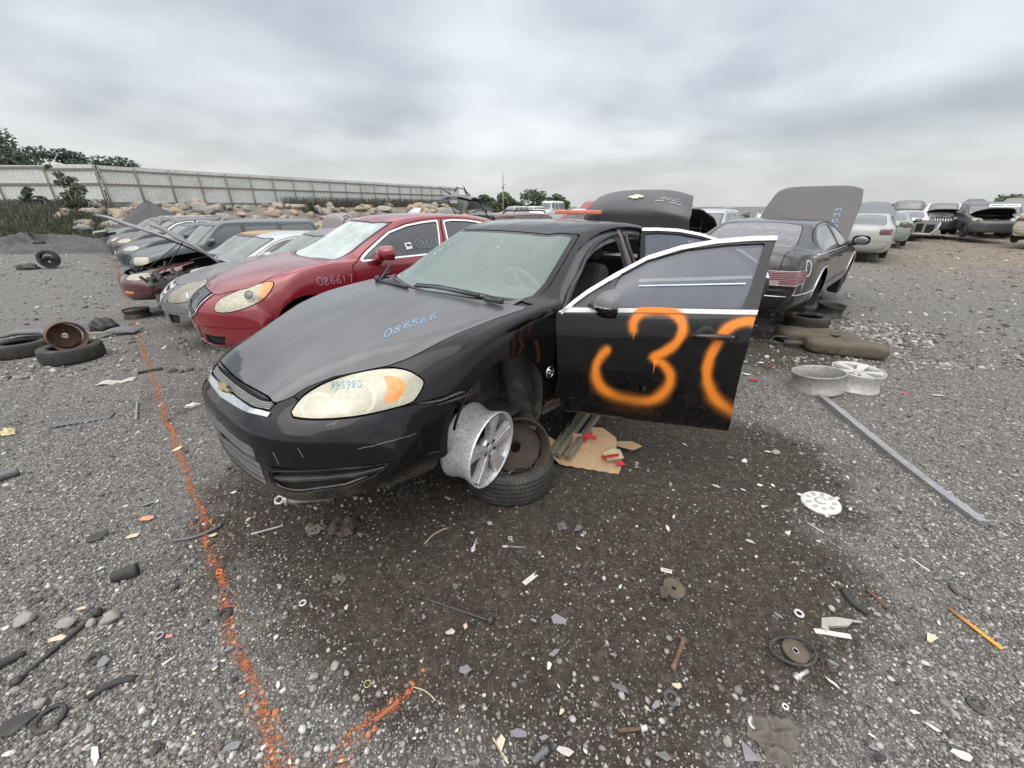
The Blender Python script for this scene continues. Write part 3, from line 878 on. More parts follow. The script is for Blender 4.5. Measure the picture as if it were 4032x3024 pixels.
        A = band(f, mz, .004, .009)
        c.emit('slot_trim', A, M('grey_metal'), off=-.008, parent=fo)
    # --- doors, drivers side open
    hinge = np.array((-1.62, .86, 0.))
    UP = [(1.66, .948), (1.683, .962), (1.814, 1.067), (1.969, 1.168), (2.152, 1.273), (2.333, 1.336), (2.526, 1.375), (2.70, 1.394), (2.853, 1.402)]
    D1 = [(1.735, .245), (1.705, .32), (1.682, .45), (1.664, .684), (1.645, .85), (1.640, .935)] + UP + [(2.817, 1.291), (2.772, 1.03), (2.755, .95), (2.742, .7), (2.752, .45), (2.772, .245)]
    door_mask = [1.0]
    d1 = c.take(lambda V: c.side(D1, 1, V, .4), gap=.004)
    dz = np.array([(1.62, .948), (2.178, .981), (2.80, 1.008)])
    belt = lambda s: np.interp(s, dz[:, 0], dz[:, 1])
    GL = [(1.985, .990), (1.975, 1.10), (2.0, 1.16), (2.153, 1.248), (2.378, 1.316), (2.599, 1.348), (2.785, 1.362), (2.735, 1.18), (2.685, 1.022)]
    sail = [(1.735, .975), (1.82, 1.04), (1.955, 1.13), (1.955, 1.06), (1.962, .988)]
    sx = lambda V: np.stack([-V[:, 0], V[:, 2]], 1)
    gl, d1 = c.sub(d1, lambda V: poly_sd(sx(V), GL))
    sl, d1 = c.sub(d1, lambda V: poly_sd(sx(V), sail))
    trim1 = band(d1, lambda V: V[:, 2] - belt(-V[:, 0]) - .000, -.013, .012); trim1 = clip(trim1[0], trim1[1], -trim1[0][:, 0] - 1.66)
    upz = lambda V: (V[:, 2] - np.interp(-V[:, 0], [p[0] for p in UP], [p[1] for p in UP])) * np.where(-V[:, 0] < 2.2, .82, .97); trim2 = band(d1, upz, -.026, -.003); trim2 = clip(trim2[0], trim2[1], -trim2[0][:, 0] - 1.675)
    O = hinge
    dm = c.emit('driver_door', d1, DOOR, t=.05, origin=O, inner=M('black_plastic'))
    dm['label'] = 'open front door sprayed with an orange number'
    dm.location = O; dm.rotation_euler = (0, 0, R(-62.3))
    n3 = [(2.115, .865), (2.108, .915), (2.149, .972), (2.239, .990), (2.331, .972), (2.383, .912), (2.373, .825), (2.307, .752), (2.25, .712), (2.319, .666), (2.365, .589), (2.345, .484), (2.25, .412), (2.079, .42), (1.952, .493), (1.918, .597), (1.936, .682), (1.973, .73)]
    nC = [(2.775, .948), (2.73, .962), (2.656, .94), (2.606, .891), (2.572, .793), (2.554, .682), (2.584, .568), (2.658, .465), (2.76, .40)]
    n3 = stroke_pts(n3, 4); nC = stroke_pts(nC, 4)
    def sprayf(co, o=O):
        p = np.stack([-(co[:, 0] + o[0]), co[:, 2] + o[2]], 1)
        lo = np.clip((.62 - p[:, 1]) / .25, 0, 1)
        d = np.minimum(line_d(p, n3), line_d(p, nC))
        wob = .006 * np.sin(p[:, 0] * 31 + p[:, 1] * 23) + .005 * np.sin(p[:, 1] * 57 - p[:, 0] * 12)
        core = .008 + .004 * lo; edge = .062 + .055 * lo + wob
        a = np.clip((edge - d) / (edge - core), 0, 1) ** 1.9
        inten = 1 - .45 * lo + .10 * np.sin(p[:, 0] * 19 + 2) * np.sin(p[:, 1] * 17)
        over = np.clip((.40 - p[:, 1]) / .1, 0, 1) * np.clip((.26 - np.abs(p[:, 0] - 2.18)) / .16, 0, 1) * .42
        over *= np.clip((p[:, 1] - .27) / .1, 0, 1)
        return np.clip(np.maximum(a * inten, over), 0, 1) * (co[:, 1] + o[1] > .5)
    spray_attr(dm, sprayf)
    og = flat('orange_drip', (.86, .22, .03), rough=.35)
    for (s0, z0, ln) in ((2.118, .845, .035), (2.262, .695, .085), (2.272, .69, .04), (2.255, .69, .03), (1.944, .69, .03)):
        b = MB(); y0 = .918 - O[1]
        b.tube([(-s0 - O[0], y0 - .006 if z0 > .8 else y0 + .001, z0), (-s0 - O[0], y0 - (.003 if z0 > .8 else 0), z0 - ln)], .0035, 6)
        b.build('paint_drip', og, dm)
    G2 = glass('sky_tinted_side', tint=(.05, .055, .07), dust=.19, dustcol=(.30, .35, .45), see=.34, rough=.05)  # bluish film colour imitates the sky reflected in the door glass
    g = c.emit('door_glass', gl, G2, off=-.012, origin=O, parent=dm)
    ln = band(gl, lambda V: V[:, 2] - 1.112 - (-V[:, 0] - 2.115) * .069, -.0035, .0035); ln = band(ln, lambda V: -V[:, 0], 2.115, 2.694)
    c.emit('glass_scratch', ln, flat('scrape', (.55, .62, .72), rough=.5), off=-.003, origin=O, parent=g)
    c.emit('sail_panel', sl, BP, off=-.006, origin=O, parent=dm)
    c.emit('window_trim', trim1, M('trim_bright'), t=.008, off=.007, origin=O, parent=dm)
    c.emit('window_trim', trim2, M('trim_bright'), t=.008, off=.007, origin=O, parent=dm)
    # spray over the belt trim
    for o2 in dm.children:
        if o2.name.startswith('window_trim'):
            o2.data.materials[0] = spray_paint('sprayed_trim', (.62, .62, .61), rough=.4); spray_attr(o2, sprayf)
    # handle
    b = MB(); hz = lambda s: .872 + (s - 2.55) * .0
    yy = .915 - O[1]
    hp_ = [(-2.43 - O[0], yy - .004, .858), (-2.47 - O[0], yy + .022, .864), (-2.56 - O[0], yy + .026, .870), (-2.65 - O[0], yy + .018, .869), (-2.672 - O[0], yy - .002, .867)]
    b.tube(hp_, [.014, .017, .018, .017, .013], 10)
    hn = b.build('door_handle', spray_paint('sprayed_handle', (.012, .012, .013)), dm); spray_attr(hn, sprayf)
    b = MB(); b.lathe([(.058, 0), (.05, .004), (.03, .002), (0.001, .001)], 24, Matrix.Translation((-2.515 - O[0], yy - .0075, .862)) @ rotm('X', -90), closed=False)
    b.build('handle_cup', BP, dm)
    b = MB(); b.lathe([(.012, 0), (.012, .006), (.004, .007), (.001, .003)], 16, Matrix.Translation((-2.643 - O[0], yy + .026, .868)) @ rotm('X', -90), closed=False)
    b.build('lock', CH, dm)
    # mirror
    b = MB()
    def mf(u, v):
        a = 2 * math.pi * u; w = math.sin(math.pi * min(1, v * .92 + .08)) ** .55 if v < .98 else .25
        sx_, sz_ = .115, .078
        x = math.cos(a) * sx_ * w; z = math.sin(a) * sz_ * w * (1.0 if math.sin(a) > 0 else .62)
        return (-1.955 - O[0] + x - .01 * v, .90 - O[1] + .03 + .17 * v * 1.0, 1.045 + z + .0 * v)
    b.grid(lambda u, v: (-1.955 - O[0] + math.cos(2 * math.pi * u) * .112 * (1 - (1 - v) ** 3) ** .5 * (1 if math.cos(2 * math.pi * u) > 0 else .95),
                         1.02 - O[1] + .10 * (1 - v) ** .8 * 1.2 - .07 * v, 1.045 + math.sin(2 * math.pi * u) * (.075 if math.sin(2 * math.pi * u) > 0 else .045) * (1 - (1 - v) ** 3) ** .5), 33, 12)
    mo = mirror_shell(O); mo_o = mo.build('side_mirror', mirror_mat(), dm)
    b = MB(); b.tube([(-1.86 - O[0], .85 - O[1], .985), (-1.90 - O[0], .93 - O[1], 1.0), (-1.95 - O[0], .99 - O[1], 1.01)], [.035, .03, .03], 10, flat=.6)
    b.build('mirror_arm', BP, mo_o)
    # --- rear door, drivers side open
    UP2 = [(2.862, 1.402), (3.0, 1.404), (3.2, 1.396), (3.4, 1.365), (3.6, 1.31), (3.78, 1.235), (3.92, 1.14), (3.97, 1.05)]
    D2 = [(2.782, .245), (2.762, .45), (2.752, .7), (2.765, .95), (2.782, 1.03), (2.827, 1.291)] + UP2 + [(3.96, .95), (3.90, .83), (3.80, .77), (3.66, .68), (3.56, .55), (3.51, .40), (3.49, .245)]
    d2 = c.take(lambda V: c.side(D2, 1, V, .4), gap=.004)
    GL2 = [(2.835, 1.03), (2.885, 1.355), (3.0, 1.365), (3.2, 1.355), (3.4, 1.325), (3.6, 1.27), (3.76, 1.19), (3.84, 1.10), (3.84, 1.035)]
    g2, d2 = c.sub(d2, lambda V: poly_sd(sx(V), GL2))
    belt2 = lambda s: np.interp(s, [2.7, 3.3, 4.0], [1.005, 1.015, 1.03])
    tA = band(d2, lambda V: V[:, 2] - belt2(-V[:, 0]), -.012, .012); tB = band(d2, lambda V: (V[:, 2] - np.interp(-V[:, 0], [p[0] for p in UP2], [p[1] for p in UP2])) * np.where(-V[:, 0] > 3.5, .8, .97), -.026, -.003)
    O2 = np.array((-2.765, .865, 0.))
    rd = c.emit('rear_door', d2, BLK, t=.05, origin=O2, inner=DUL); rd.location = O2; rd.rotation_euler = (0, 0, R(-40))
    c.emit('door_glass', g2, G2, off=-.012, origin=O2, parent=rd)
    c.emit('window_trim', tA, M('trim_bright'), t=.008, off=.007, origin=O2, parent=rd); c.emit('window_trim', tB, M('trim_bright'), t=.008, off=.007, origin=O2, parent=rd)
    b = MB(); b.tube([(-3.66 - O2[0], .92 - O2[1], .885), (-3.70 - O2[0], .945 - O2[1], .89), (-3.80 - O2[0], .945 - O2[1], .892), (-3.86 - O2[0], .915 - O2[1], .89)], [.013, .017, .017, .013], 10)
    b.build('door_handle', BP, rd)
    # far side doors stay shut
    for nm, D, G in (('front_door', D1, GL), ('rear_door', D2, GL2)):
        d = c.take(lambda V: c.side(D, -1, V, .4), gap=.004)
        g, d = c.sub(d, lambda V: poly_sd(sx(V), G))
        do = c.emit(nm, d, BLK); c.emit('door_glass', g, G2, off=-.01, parent=do)
    # --- wheel openings
    AR = [(1.14, .385, .385), (3.95, .385, .385)]
    for (sc_, zc_, r_) in AR:
        c.take(lambda V: arch_sd(V, sc_, zc_, r_, .42), gap=0)
        for sg in (1, -1):
            add_liner(c, sc_, zc_, r_ - .004, sg, .50, .885, a0=32 if sc_ < 2 else -35)
            b = MB(); a0 = 28 if sc_ < 2 else -12
            pts = []
            for k in range(25):
                a = R(-12 + 204 * k / 24) if sc_ > 2 else R(-8 + 178 * (1 - k / 24))
                x = -sc_ - math.cos(a) * r_; z = zc_ + math.sin(a) * r_
                h = full_bvh.ray_cast(Vector((x, sg * 1.5, z)), Vector((0, -sg, 0)))
                if h[0]: pts.append(h[0] - Vector((0, sg * .012, 0)))
            if len(pts) > 3: b.tube(pts, .008, 6); b.build('arch_lip', BLK, rt)
    # splash panel and bare hub in the front wheel housing
    b = MB()
    b.grid(lambda u, v: (-1.47 + .06 * math.sin(u * 7) * .4 + .10 * v, .62 + .27 * u, .25 + .42 * v), 8, 6)
    b.build('splash_panel', M('liner'), rt)
    b = MB()
    b.box((-1.12, .60, .60), (.16, .10, .34), None, .03); b.tube([(-1.14, .50, .42), (-1.14, .62, .42)], [.07, .05], 12)
    b.tube([(-1.25, .2, .30), (-1.14, .62, .30)], .035, 8); b.tube([(-1.0, .25, .33), (-1.12, .60, .36)], .02, 8)
    b.tube([(-1.12, .55, .55), (-1.14, .58, .82)], .055, 10)
    b.build('bare_suspension', M('rust_dark'), rt)
    # --- bumper skin
    c.take(lambda V: np.minimum(poly_sd(np.stack([-V[:, 0], V[:, 2]], 1), [(.675, -.1), (.67, .40), (.70, .56), (.79, .672), (1.1, .68), (1.1, -.1)]), np.abs(V[:, 1]) - .45), gap=0)
    bp = c.take(lambda V: np.minimum(poly_sd(np.stack([-V[:, 0], V[:, 2]], 1), [(-.3, -.1), (-.3, .735), (.165, .735), (.20, .652), (.55, .653), (.82, .668), (.98, -.1)]), 1.), gap=.003)
    bo = c.emit('front_bumper', bp, bumper_mat(), t=.006, inner=DV)
    sb = bvh_of(bp[0], bp[1])
    for (p, q) in (((.02, .548, .50), (.0, .552, .44)), ((-.2, .675, .615), (-.25, .70, .63)), ((-.22, .69, .612), (-.235, .70, .622)), ((-.3, .76, .50), (-.55, .85, .505)), ((-.1, .60, .52), (-.12, .605, .47))):
        pts = []
        for t_ in np.linspace(0, 1, 9):
            p3 = Vector(p).lerp(Vector(q), t_) + Vector((0, 0, rng.uniform(-.003, .003)))
            h = sb.ray_cast(p3 + Vector((.5, .5, .15)) , Vector((-.69, -.69, -.2)))
            if h[0]: pts.append(h[0])
        if len(pts) > 2: b = MB(); b.tube(pts, .0009, 4); b.build('scratch', flat('scratch_grey', (.35, .34, .33), rough=.8), bo)
    # --- trunk lid, raised about its hinge
    tl = c.take(lambda V: np.minimum(np.minimum(.665 - np.abs(V[:, 1]) - np.clip(V[:, 2] - .98, -1, 0) * -.3, -V[:, 0] - 4.455), np.minimum(V[:, 2] - .74, 1)), gap=.004)
    OT = np.array((-4.45, 0, 1.065))
    to = c.emit('trunk_lid', tl, paint('lid_paint_sky_grey', (.05, .051, .056), rough=.4, coat=.2, dust=.06, lowd=0.), t=.03, origin=OT, inner=DV); to.location = OT; to.rotation_euler = (0, R(112), 0)  # black paint greyed to stand in for sky reflected on the lid
    tb = bvh_of(tl[0] - np.concatenate([OT, [0, 0, 0]]), tl[1])
    b = MB(); w, hgt = .095, .034
    bow = [(-w, -hgt * .42), (-.036, -hgt * .42), (-.045, -hgt), (.03, -hgt), (.038, -hgt * .42), (w - .014, -hgt * .42), (w, hgt * .42), (.036, hgt * .42), (.045, hgt), (-.03, hgt), (-.038, hgt * .42), (-w + .014, hgt * .42)]
    hit = tb.ray_cast(Vector((-2, 0, -.16)), Vector((1, 0, 0)))
    nrm = hit[1]; nrm = nrm if nrm.x < 0 else -nrm
    zax = Vector((nrm.x, 0, nrm.z)).normalized(); xax = Vector((0, -1, 0)); yax = zax.cross(xax)
    m4 = Matrix((xax, yax, zax)).transposed().to_4x4(); m4.translation = hit[0] + zax * .001
    b.prism(bow, .012, m4); b.build('emblem', flat('pale_gold', (.70, .62, .45), rough=.35, metal=.5), to)
    # dealer decal: rows of small pale letter bars, upside down when the lid is up
    b = MB(); rg = random.Random(3)
    for row, (z0, hh_, n_, w_) in enumerate(((-.115, .020, 9, .026), (-.148, .012, 11, .016), (-.172, .010, 10, .015))):
        for k in range(n_):
            if rg.random() < .1: continue
            y = .40 + (k - n_ / 2) * w_ * 1.25
            h = tb.ray_cast(Vector((-2, y, z0)), Vector((1, 0, 0)))
            if h[0] is None: continue
            st = rg.choice([0, 1, 2])
            b.box(h[0] + Vector((-.002, 0, 0)), (.002, w_ * .28, hh_), None)
            b.box(h[0] + Vector((-.002, w_ * .3, hh_ * (.4 if st else -.4))), (.002, w_ * .7, hh_ * .25), None)
            if st != 1: b.box(h[0] + Vector((-.002, w_ * .5, 0)), (.002, w_ * .25, hh_ * .8), None)
    b.build('decal', flat('decal_white', (.7, .7, .68)), to)
    # --- what remains of the shell
    for sg in (1, -1):
        tp = [(sg * .50, .80), (sg * .50, .97), (sg * 1.0, .97), (sg * 1.0, .80)]
        tlm = c.take(lambda V: np.minimum(c.rear(tp, V, 4.75), V[:, 1] * sg - .3))
        c.emit('tail_light', tlm, M('red_lamp'))
    body = (c.V, c.T)
    c.emit('body', body, DULmix(), t=.01, inner=DUL)
    # door apertures: recessed flange and rubber seal
    for D, in_, nm in ((D1, .055, 'a'), (D2, .055, 'b')):
        A = clip(V0, T0, c.side(D, 1, V0, .4) + .006)
        A = clip(A[0], A[1], .075 - c.side(D, 1, A[0], .4))
        c.emit('door_frame', A, M('grey_plastic') if nm == 'x' else DUL, off=-.035, t=.004)
        inn = [p for p in D]
        b = MB(); pts = []
        dd = np.array(D); cen = dd.mean(0)
        q = smooth_poly(dd, 1)
        for p in q:
            v = (cen - p); p2 = p + v / np.linalg.norm(v) * .07
            if p2[1] < .34: p2[1] = .34
            h = full_bvh.ray_cast(Vector((-p2[0], 1.6, p2[1])), Vector((0, -1, 0)))
            if h[0]: pts.append(h[0] - Vector((0, .02, 0)))
        pts.append(pts[0]); b.tube(pts, .013, 6, cap=False); b.build('door_seal', BP, rt)
    # sill, pillar, floor, seats, dash
    b = MB(); b.box((-2.55, .80, .275), (2.0, .14, .10), None, .02); b.box((-2.55, -.80, .275), (2.0, .14, .10), None, .02)
    b.box((-2.5, 0, .27), (2.9, 1.5, .03)); b.build('floor', DUL, rt)
    b = MB()
    b.tube([(-2.80, .80, .30), (-2.79, .83, .6), (-2.80, .83, .95), (-2.84, .70, 1.2), (-2.87, .585, 1.385)], [.075, .07, .06, .045, .04], 8, flat=.7)
    b.build('centre_pillar', M('seat_grey'), rt)
    for sy in (.38, -.38):
        seat(rt, (-2.35, sy, .30))
    b = MB(); b.box((-3.35, 0, .50), (.55, 1.25, .28), None, .06, 3); b.box((-3.66, 0, .82), (.22, 1.25, .55), rotm('Y', -18), .06, 3)
    b.build('rear_seat', M('seat_cloth'), rt)
    b = MB()
    b.grid(lambda u, v: (-1.33 - .42 * u - .06 * u * math.cos((v - .5) * 2), -.70 + 1.40 * v, .955 + .045 * math.sin(u * 3) + (.035 * math.exp(-((v - .77) / .13) ** 2) * math.sin(u * 3)) - .25 * max(0, u - .8) * 4), 14, 30)
    b.build('dashboard', M('dash'), rt)
    b = MB(); m4 = trs((-1.86, .40, .985), ry=-62)
    b.lathe([(.175 + .014 * math.cos(q), .014 * math.sin(q)) for q in np.linspace(0, 2 * math.pi, 9)[:-1]], 36, m4)
    for a in (0, 180, 270):
        b.tube([m4 @ Vector((0, 0, -.02)), m4 @ Vector((.17 * math.cos(R(a + 90)), .17 * math.sin(R(a + 90)), 0))], [.03, .014], 6)
    b.ball(m4 @ Vector((0, 0, -.015)), .055, 2)
    b.build('steering_wheel', dirty('wheel_grey', (.35, .36, .35), rough=.6), rt)
    # inner structure
    hole = lambda V: np.maximum(np.maximum(c.side(D1, 1, V, .3) + .03, c.side(D2, 1, V, .3) + .03), np.maximum(arch_sd(V, 1.14, .385, .40, .40), arch_sd(V, 3.95, .385, .40, .40)))
    c.inner_shell(holes=[hole], off=.035)
    # badge on the wing
    b = MB(); h = full_bvh.ray_cast(Vector((-1.54, 1.5, .566)), Vector((0, -1, 0)))
    m4 = Matrix.Translation(h[0] + Vector((0, .003, 0))) @ rotm('X', -90)
    b.lathe([(.036 + .006 * math.cos(q), .006 * math.sin(q)) for q in np.linspace(0, 2 * math.pi, 7)[:-1]], 24, m4)
    b.tube([m4 @ Vector(p) for p in ((-.055, .03, 0), (-.01, .0, .004), (.0, -.012, .005), (.024, -.02, .004))], [.004, .008, .009, .005], 6)
    b.tube([m4 @ Vector(p) for p in ((-.02, .015, .003), (.01, .006, .005), (.02, -.002, .004))], [.004, .007, .004], 6)
    b.build('badge', CH, rt)
    # loose seam strip hanging at the corner of the bumper
    b = MB(); b.tube([(-.58, .842, .655), (-.68, .885, .650), (-.78, .912, .668), (-.80, .93, .672)], [.006, .012, .012, .006], 6, flat=.5)
    b.tube([(-.66, .88, .630), (-.76, .915, .642), (-.82, .93, .648)], .007, 6); b.build('loose_strip', BP, rt)
    # low dark running gear, added to keep light out from under the car
    b = MB(); b.box((-.75, 0, .17), (.5, 1.0, .16), None, .04); b.box((-1.2, 0, .15), (.25, 1.3, .10), None, .03); b.tube([(-1.4, .1, .16), (-2.6, .15, .14), (-3.6, .2, .16), (-4.6, .3, .2)], .045, 8)
    b.box((-3.9, 0, .18), (.3, 1.3, .10), None, .03); b.box((-2.6, 0, .19), (2.6, 1.5, .05)); b.build('underbody_light_block', M('under'), rt)
    # rear wheels
    for sg in (1, -1): add_rim_tyre(rt, (-3.95, sg * .77, .33), sg)
    return c

def lamp_lens():
    m, nt = newmat('fogged_lens'); N = NT(nt)
    oc = N.n('ShaderNodeTexCoord').outputs['Object']
    a = N.noise(oc, 7, 5, .6); b = N.noise(oc, 60, 4, .6)
    sep = N.n('ShaderNodeSeparateXYZ'); N.l(oc, sep.inputs[0])
    # rings of the reflectors behind the yellowed plastic
    def ring(cx, cy, cz, r, w):
        v = N.n('ShaderNodeVectorMath', operation='DISTANCE'); N.l(oc, v.inputs[0]); v.inputs[1].default_value = (cx, cy, cz)
        return N.map(N.math('ABSOLUTE', N.math('SUBTRACT', v.outputs['Value'], r)), 0, w, 1, 0)
    g = N.math('MAXIMUM', ring(-.36, .68, .70, .085, .012), N.math('MAXIMUM', ring(-.22, .585, .685, .065, .010), ring(-.42, .72, .72, .13, .008)))
    base = N.ramp(N.math('ADD', N.math('MULTIPLY', a, .7), N.math('MULTIPLY', b, .3)), [(.32, (.25, .24, .16)), (.55, (.36, .345, .25)), (.75, (.45, .435, .34))])
    base = N.mix(N.math('MULTIPLY', g, .5), base, (.56, .55, .47))
    low = N.map(sep.outputs[2], .645, .675, .45, 0)
    base = N.mix(low, base, (.20, .18, .12))
    N.bsdf(col=base, rough=.15, coat=1., coatr=.04, spec=.5, nrm=N.bump(N.math('ADD', g, N.math('MULTIPLY', a, .5)), .1, .01))
    MATS['fogged_lens'] = m; return m
def DULmix():
    return paint('black_body', (.003, .003, .0035), rough=.05, coat=.0, dust=.03, lowd=.10, bump=0, spec=.42)
def bumper_mat():
    m, nt = newmat('black_bumper'); N = NT(nt)
    oc = N.n('ShaderNodeTexCoord').outputs['Object']
    sep = N.n('ShaderNodeSeparateXYZ'); N.l(oc, sep.inputs[0])
    a = N.noise(oc, 5, 6, .65); b = N.noise(oc, 40, 5, .7)
    f = N.math('ADD', N.math('MULTIPLY', a, .6), N.math('MULTIPLY', b, .4))
    scuff = N.math('MULTIPLY', N.map(sep.outputs[1], .55, .1, 0, 1), N.map(f, .50, .60))
    scuff = N.math('MULTIPLY', scuff, N.map(sep.outputs[2], .60, .50, 0, 1))
    low = N.math('MULTIPLY', N.map(sep.outputs[2], .36, .2), N.map(f, .3, .62))
    c = N.mix(N.math('MULTIPLY', scuff, .8), (.005, .005, .006), (.055, .048, .043))
    c = N.mix(N.math('MULTIPLY', low, .8), c, (.13, .115, .095))
    rr = N.math('ADD', .06, N.math('ADD', N.math('MULTIPLY', scuff, .35), N.math('MULTIPLY', low, .6)), clamp=True)
    N.bsdf(col=c, rough=rr, coat=0., nrm=N.bump(N.math('ADD', b, N.math('MULTIPLY', a, 2.)), .008, .003))
    MATS['black_bumper'] = m; return m
def mirror_mat():
    m, nt = newmat('peeling_mirror'); N = NT(nt)
    oc = N.n('ShaderNodeTexCoord').outputs['Object']; sep = N.n('ShaderNodeSeparateXYZ'); N.l(oc, sep.inputs[0])
    b = N.noise(oc, 45, 5, .7)
    z = N.math('ADD', sep.outputs[2], N.math('MULTIPLY', N.math('SUBTRACT', b, .5), .03))
    up = N.map(z, 1.032, 1.036)
    ed = N.math('MULTIPLY', N.map(N.math('ABSOLUTE', N.math('SUBTRACT', z, 1.033)), .001, .004, 1, 0), N.map(N.noise(oc, 12, 2, .5), .45, .6))
    c = N.mix(up, (.012, .012, .013), N.ramp(b, [(.3, (.11, .11, .115)), (.7, (.17, .17, .175))]))
    c = N.mix(ed, c, (.7, .7, .7))
    N.bsdf(col=c, rough=N.map(up, 0, 1, .15, .45), spec=.5)
    return m
def mirror_shell(O):
    b = MB()
    # housing: rounded wedge, flat towards the driver
    def f(u, v):
        a = 2 * math.pi * u
        cz = math.cos(a); sz = math.sin(a)
        ex = abs(cz) ** .75 * (1 if cz > 0 else -1); ez = abs(sz) ** .75 * (1 if sz > 0 else -1)
        w = (1 - max(0, (v - .15) / .85) ** 2.2) ** .5 if v < 1 else 0.0
        w = w * (.9 + .1 * min(1, v / .15))
        y = .118 * ex * w; z = ez * w * (.075 if ez > 0 else .062)
        x = -2.005 + .135 * v
        return (x - O[0], 1.04 + y - O[1], 1.042 + z - .008 * v)
    b.grid(f, 37, 14)
    b.disc(.06, 0, 24, Matrix.Translation((-2.0 - O[0], 1.04 - O[1], 1.045)) @ Matrix.Diagonal((1, 1.8, 1.05, 1)) @ rotm('Y', 90))
    return b
def seat(rt, p, mat=None):
    x, y, z = p; mat = mat or M('seat_cloth')
    b = MB()
    b.box((x + .05, y, z + .18), (.52, .50, .20), rotm('Y', -6), .07, 3)
    b.box((x - .27, y, z + .52), (.17, .50, .62), rotm('Y', -16), .07, 3)
    o = b.build('seat', mat, rt)
    b = MB(); b.box((x - .40, y, z + .93), (.12, .27, .20), rotm('Y', -12), .05, 3)
    b.tube([(x - .37, y + .07, z + .78), (x - .39, y + .07, z + .9)], .008, 6); b.tube([(x - .37, y - .07, z + .78), (x - .39, y - .07, z + .9)], .008, 6)
    b.build('headrest', mat, o)
    return o
HERO = hero()
# ---------------------------------------------------------------- every other car: hero net remapped to other proportions
HS = [0, 1.14, 1.40, 2.2, 2.8, 3.6, 3.95, 4.27, 5.09]
HZ = [.18, .72, 1.0, 1.485]
class Map:
    """piecewise map from the template's proportions to another car's"""
    def __init__(m, L, W, s, z, yr=1.0, belt=0.):
        m.L = L; m.W = W; m.s = [0] + list(s) + [L]; m.z = list(z); m.yr = yr
    def fs(m, s): return np.interp(s, [-1] + HS + [6.09], [m.s[0] - 1] + m.s + [m.L + 1])
    def inv(m, s): return np.interp(s, [m.s[0] - 1] + m.s + [m.L + 1], [-1] + HS + [6.09])
    def fz(m, z): return np.interp(z, [-.82] + HZ + [2.485], [m.z[0] - 1] + m.z + [m.z[3] + 1])
    def un(m):
        k = [0, 2, 3, 4, 5, 7, 8]
        return [HS[i] for i in k], [m.s[i] for i in k] if not m.hatch else [m.s[0], m.s[2], m.s[3], m.s[4], m.hatch[0], m.hatch[1], m.s[8]]
    def fu(m, s):
        a, b = m.un(); return np.interp(s, [-1] + a + [6.09], [-1] + b + [m.L + 1])
    def invu(m, s):
        a, b = m.un(); return np.interp(s, [-1] + b + [m.L + 1], [-1] + a + [6.09])
    def poly(m, P): return [(float(m.fu(a) if b > .94 else m.fs(a)), float(m.fz(b))) for a, b in P]
    def top(m, P): return [(float(m.fu(a)), b * m.W / .925 * m.yk(a)) for a, b in P]
    def yk(m, h):
        t = np.clip((h - 1.5) / .8, 0, 1) * np.clip((4.3 - h) / .7, 0, 1)
        return 1 + (m.yr - 1) * t
    def K(m, nose=None, wide=None):
        H = HK; K = dict(W=m.W, L=m.L); k = m.W / .925
        K['bow'] = (lambda r: m.bow * np.abs(r) ** m.bp); K['rbow'] = lambda r: m.rb * np.abs(r) ** 3.0
        K['front'] = [(s, float(m.fz(a)), float(m.fz(b))) for s, a, b in (nose or H['front'])]
        K['stations'] = [float(m.fs(s)) for s in H['stations']]
        K['rear'] = [(m.L - (5.09 - s), float(m.fz(a)), float(m.fz(b) if b > .9 else b)) for s, a, b in H['rear']]
        for n in ('y1', 'y2', 'y3', 'y4', 'y5'): K[n] = (lambda f: lambda s: f(m.inv(s)) * k)(H[n])
        def up(f, w):
            def g(s):
                h = m.invu(s); v = f(h) * k
                t = np.clip((h - 1.5) / .8, 0, 1) * np.clip((4.3 - h) / .7, 0, 1)
                return v * (1 + (m.yr - 1) * w * t)
            return g
        K['y6'] = up(H['y6'], .5); K['y7'] = up(H['y7'], 1.0)
        for n in ('z0', 'z2', 'z3', 'z4'): K[n] = (lambda f: lambda s: m.fz(f(m.inv(s))))(H[n])
        for n in ('z5', 'z6', 'z7', 'z9'): K[n] = (lambda f: lambda s: m.fz(f(m.invu(s))))(H[n])
        if m.hatch: K['stations'] = sorted(set(K['stations'][:17] + list(np.linspace(m.s[4], m.hatch[0], 4)[1:]) + list(np.linspace(m.hatch[0], m.hatch[1], 6)[1:])))
        if m.flat:
            for n, z1, z2 in (('z7', 1.435, 1.41), ('z9', 1.485, 1.47)):
                K[n] = (lambda f, z1, z2: lambda s: np.where((np.atleast_1d(s) > m.s[4]) & (np.atleast_1d(s) < m.hatch[0]), m.fz(z1 + (z2 - z1) * (np.atleast_1d(s) - m.s[4]) / (m.hatch[0] - m.s[4])), np.where(np.atleast_1d(s) >= m.hatch[0], f(s) + (m.fz(z2) - f(m.hatch[0])) * np.clip((m.hatch[1] - np.atleast_1d(s)) / (m.hatch[1] - m.hatch[0]), 0, 1), f(s))))(K[n], z1, z2)
        return K
    bow = .58; bp = 3.3; rb = .30; hatch = None; flat = False

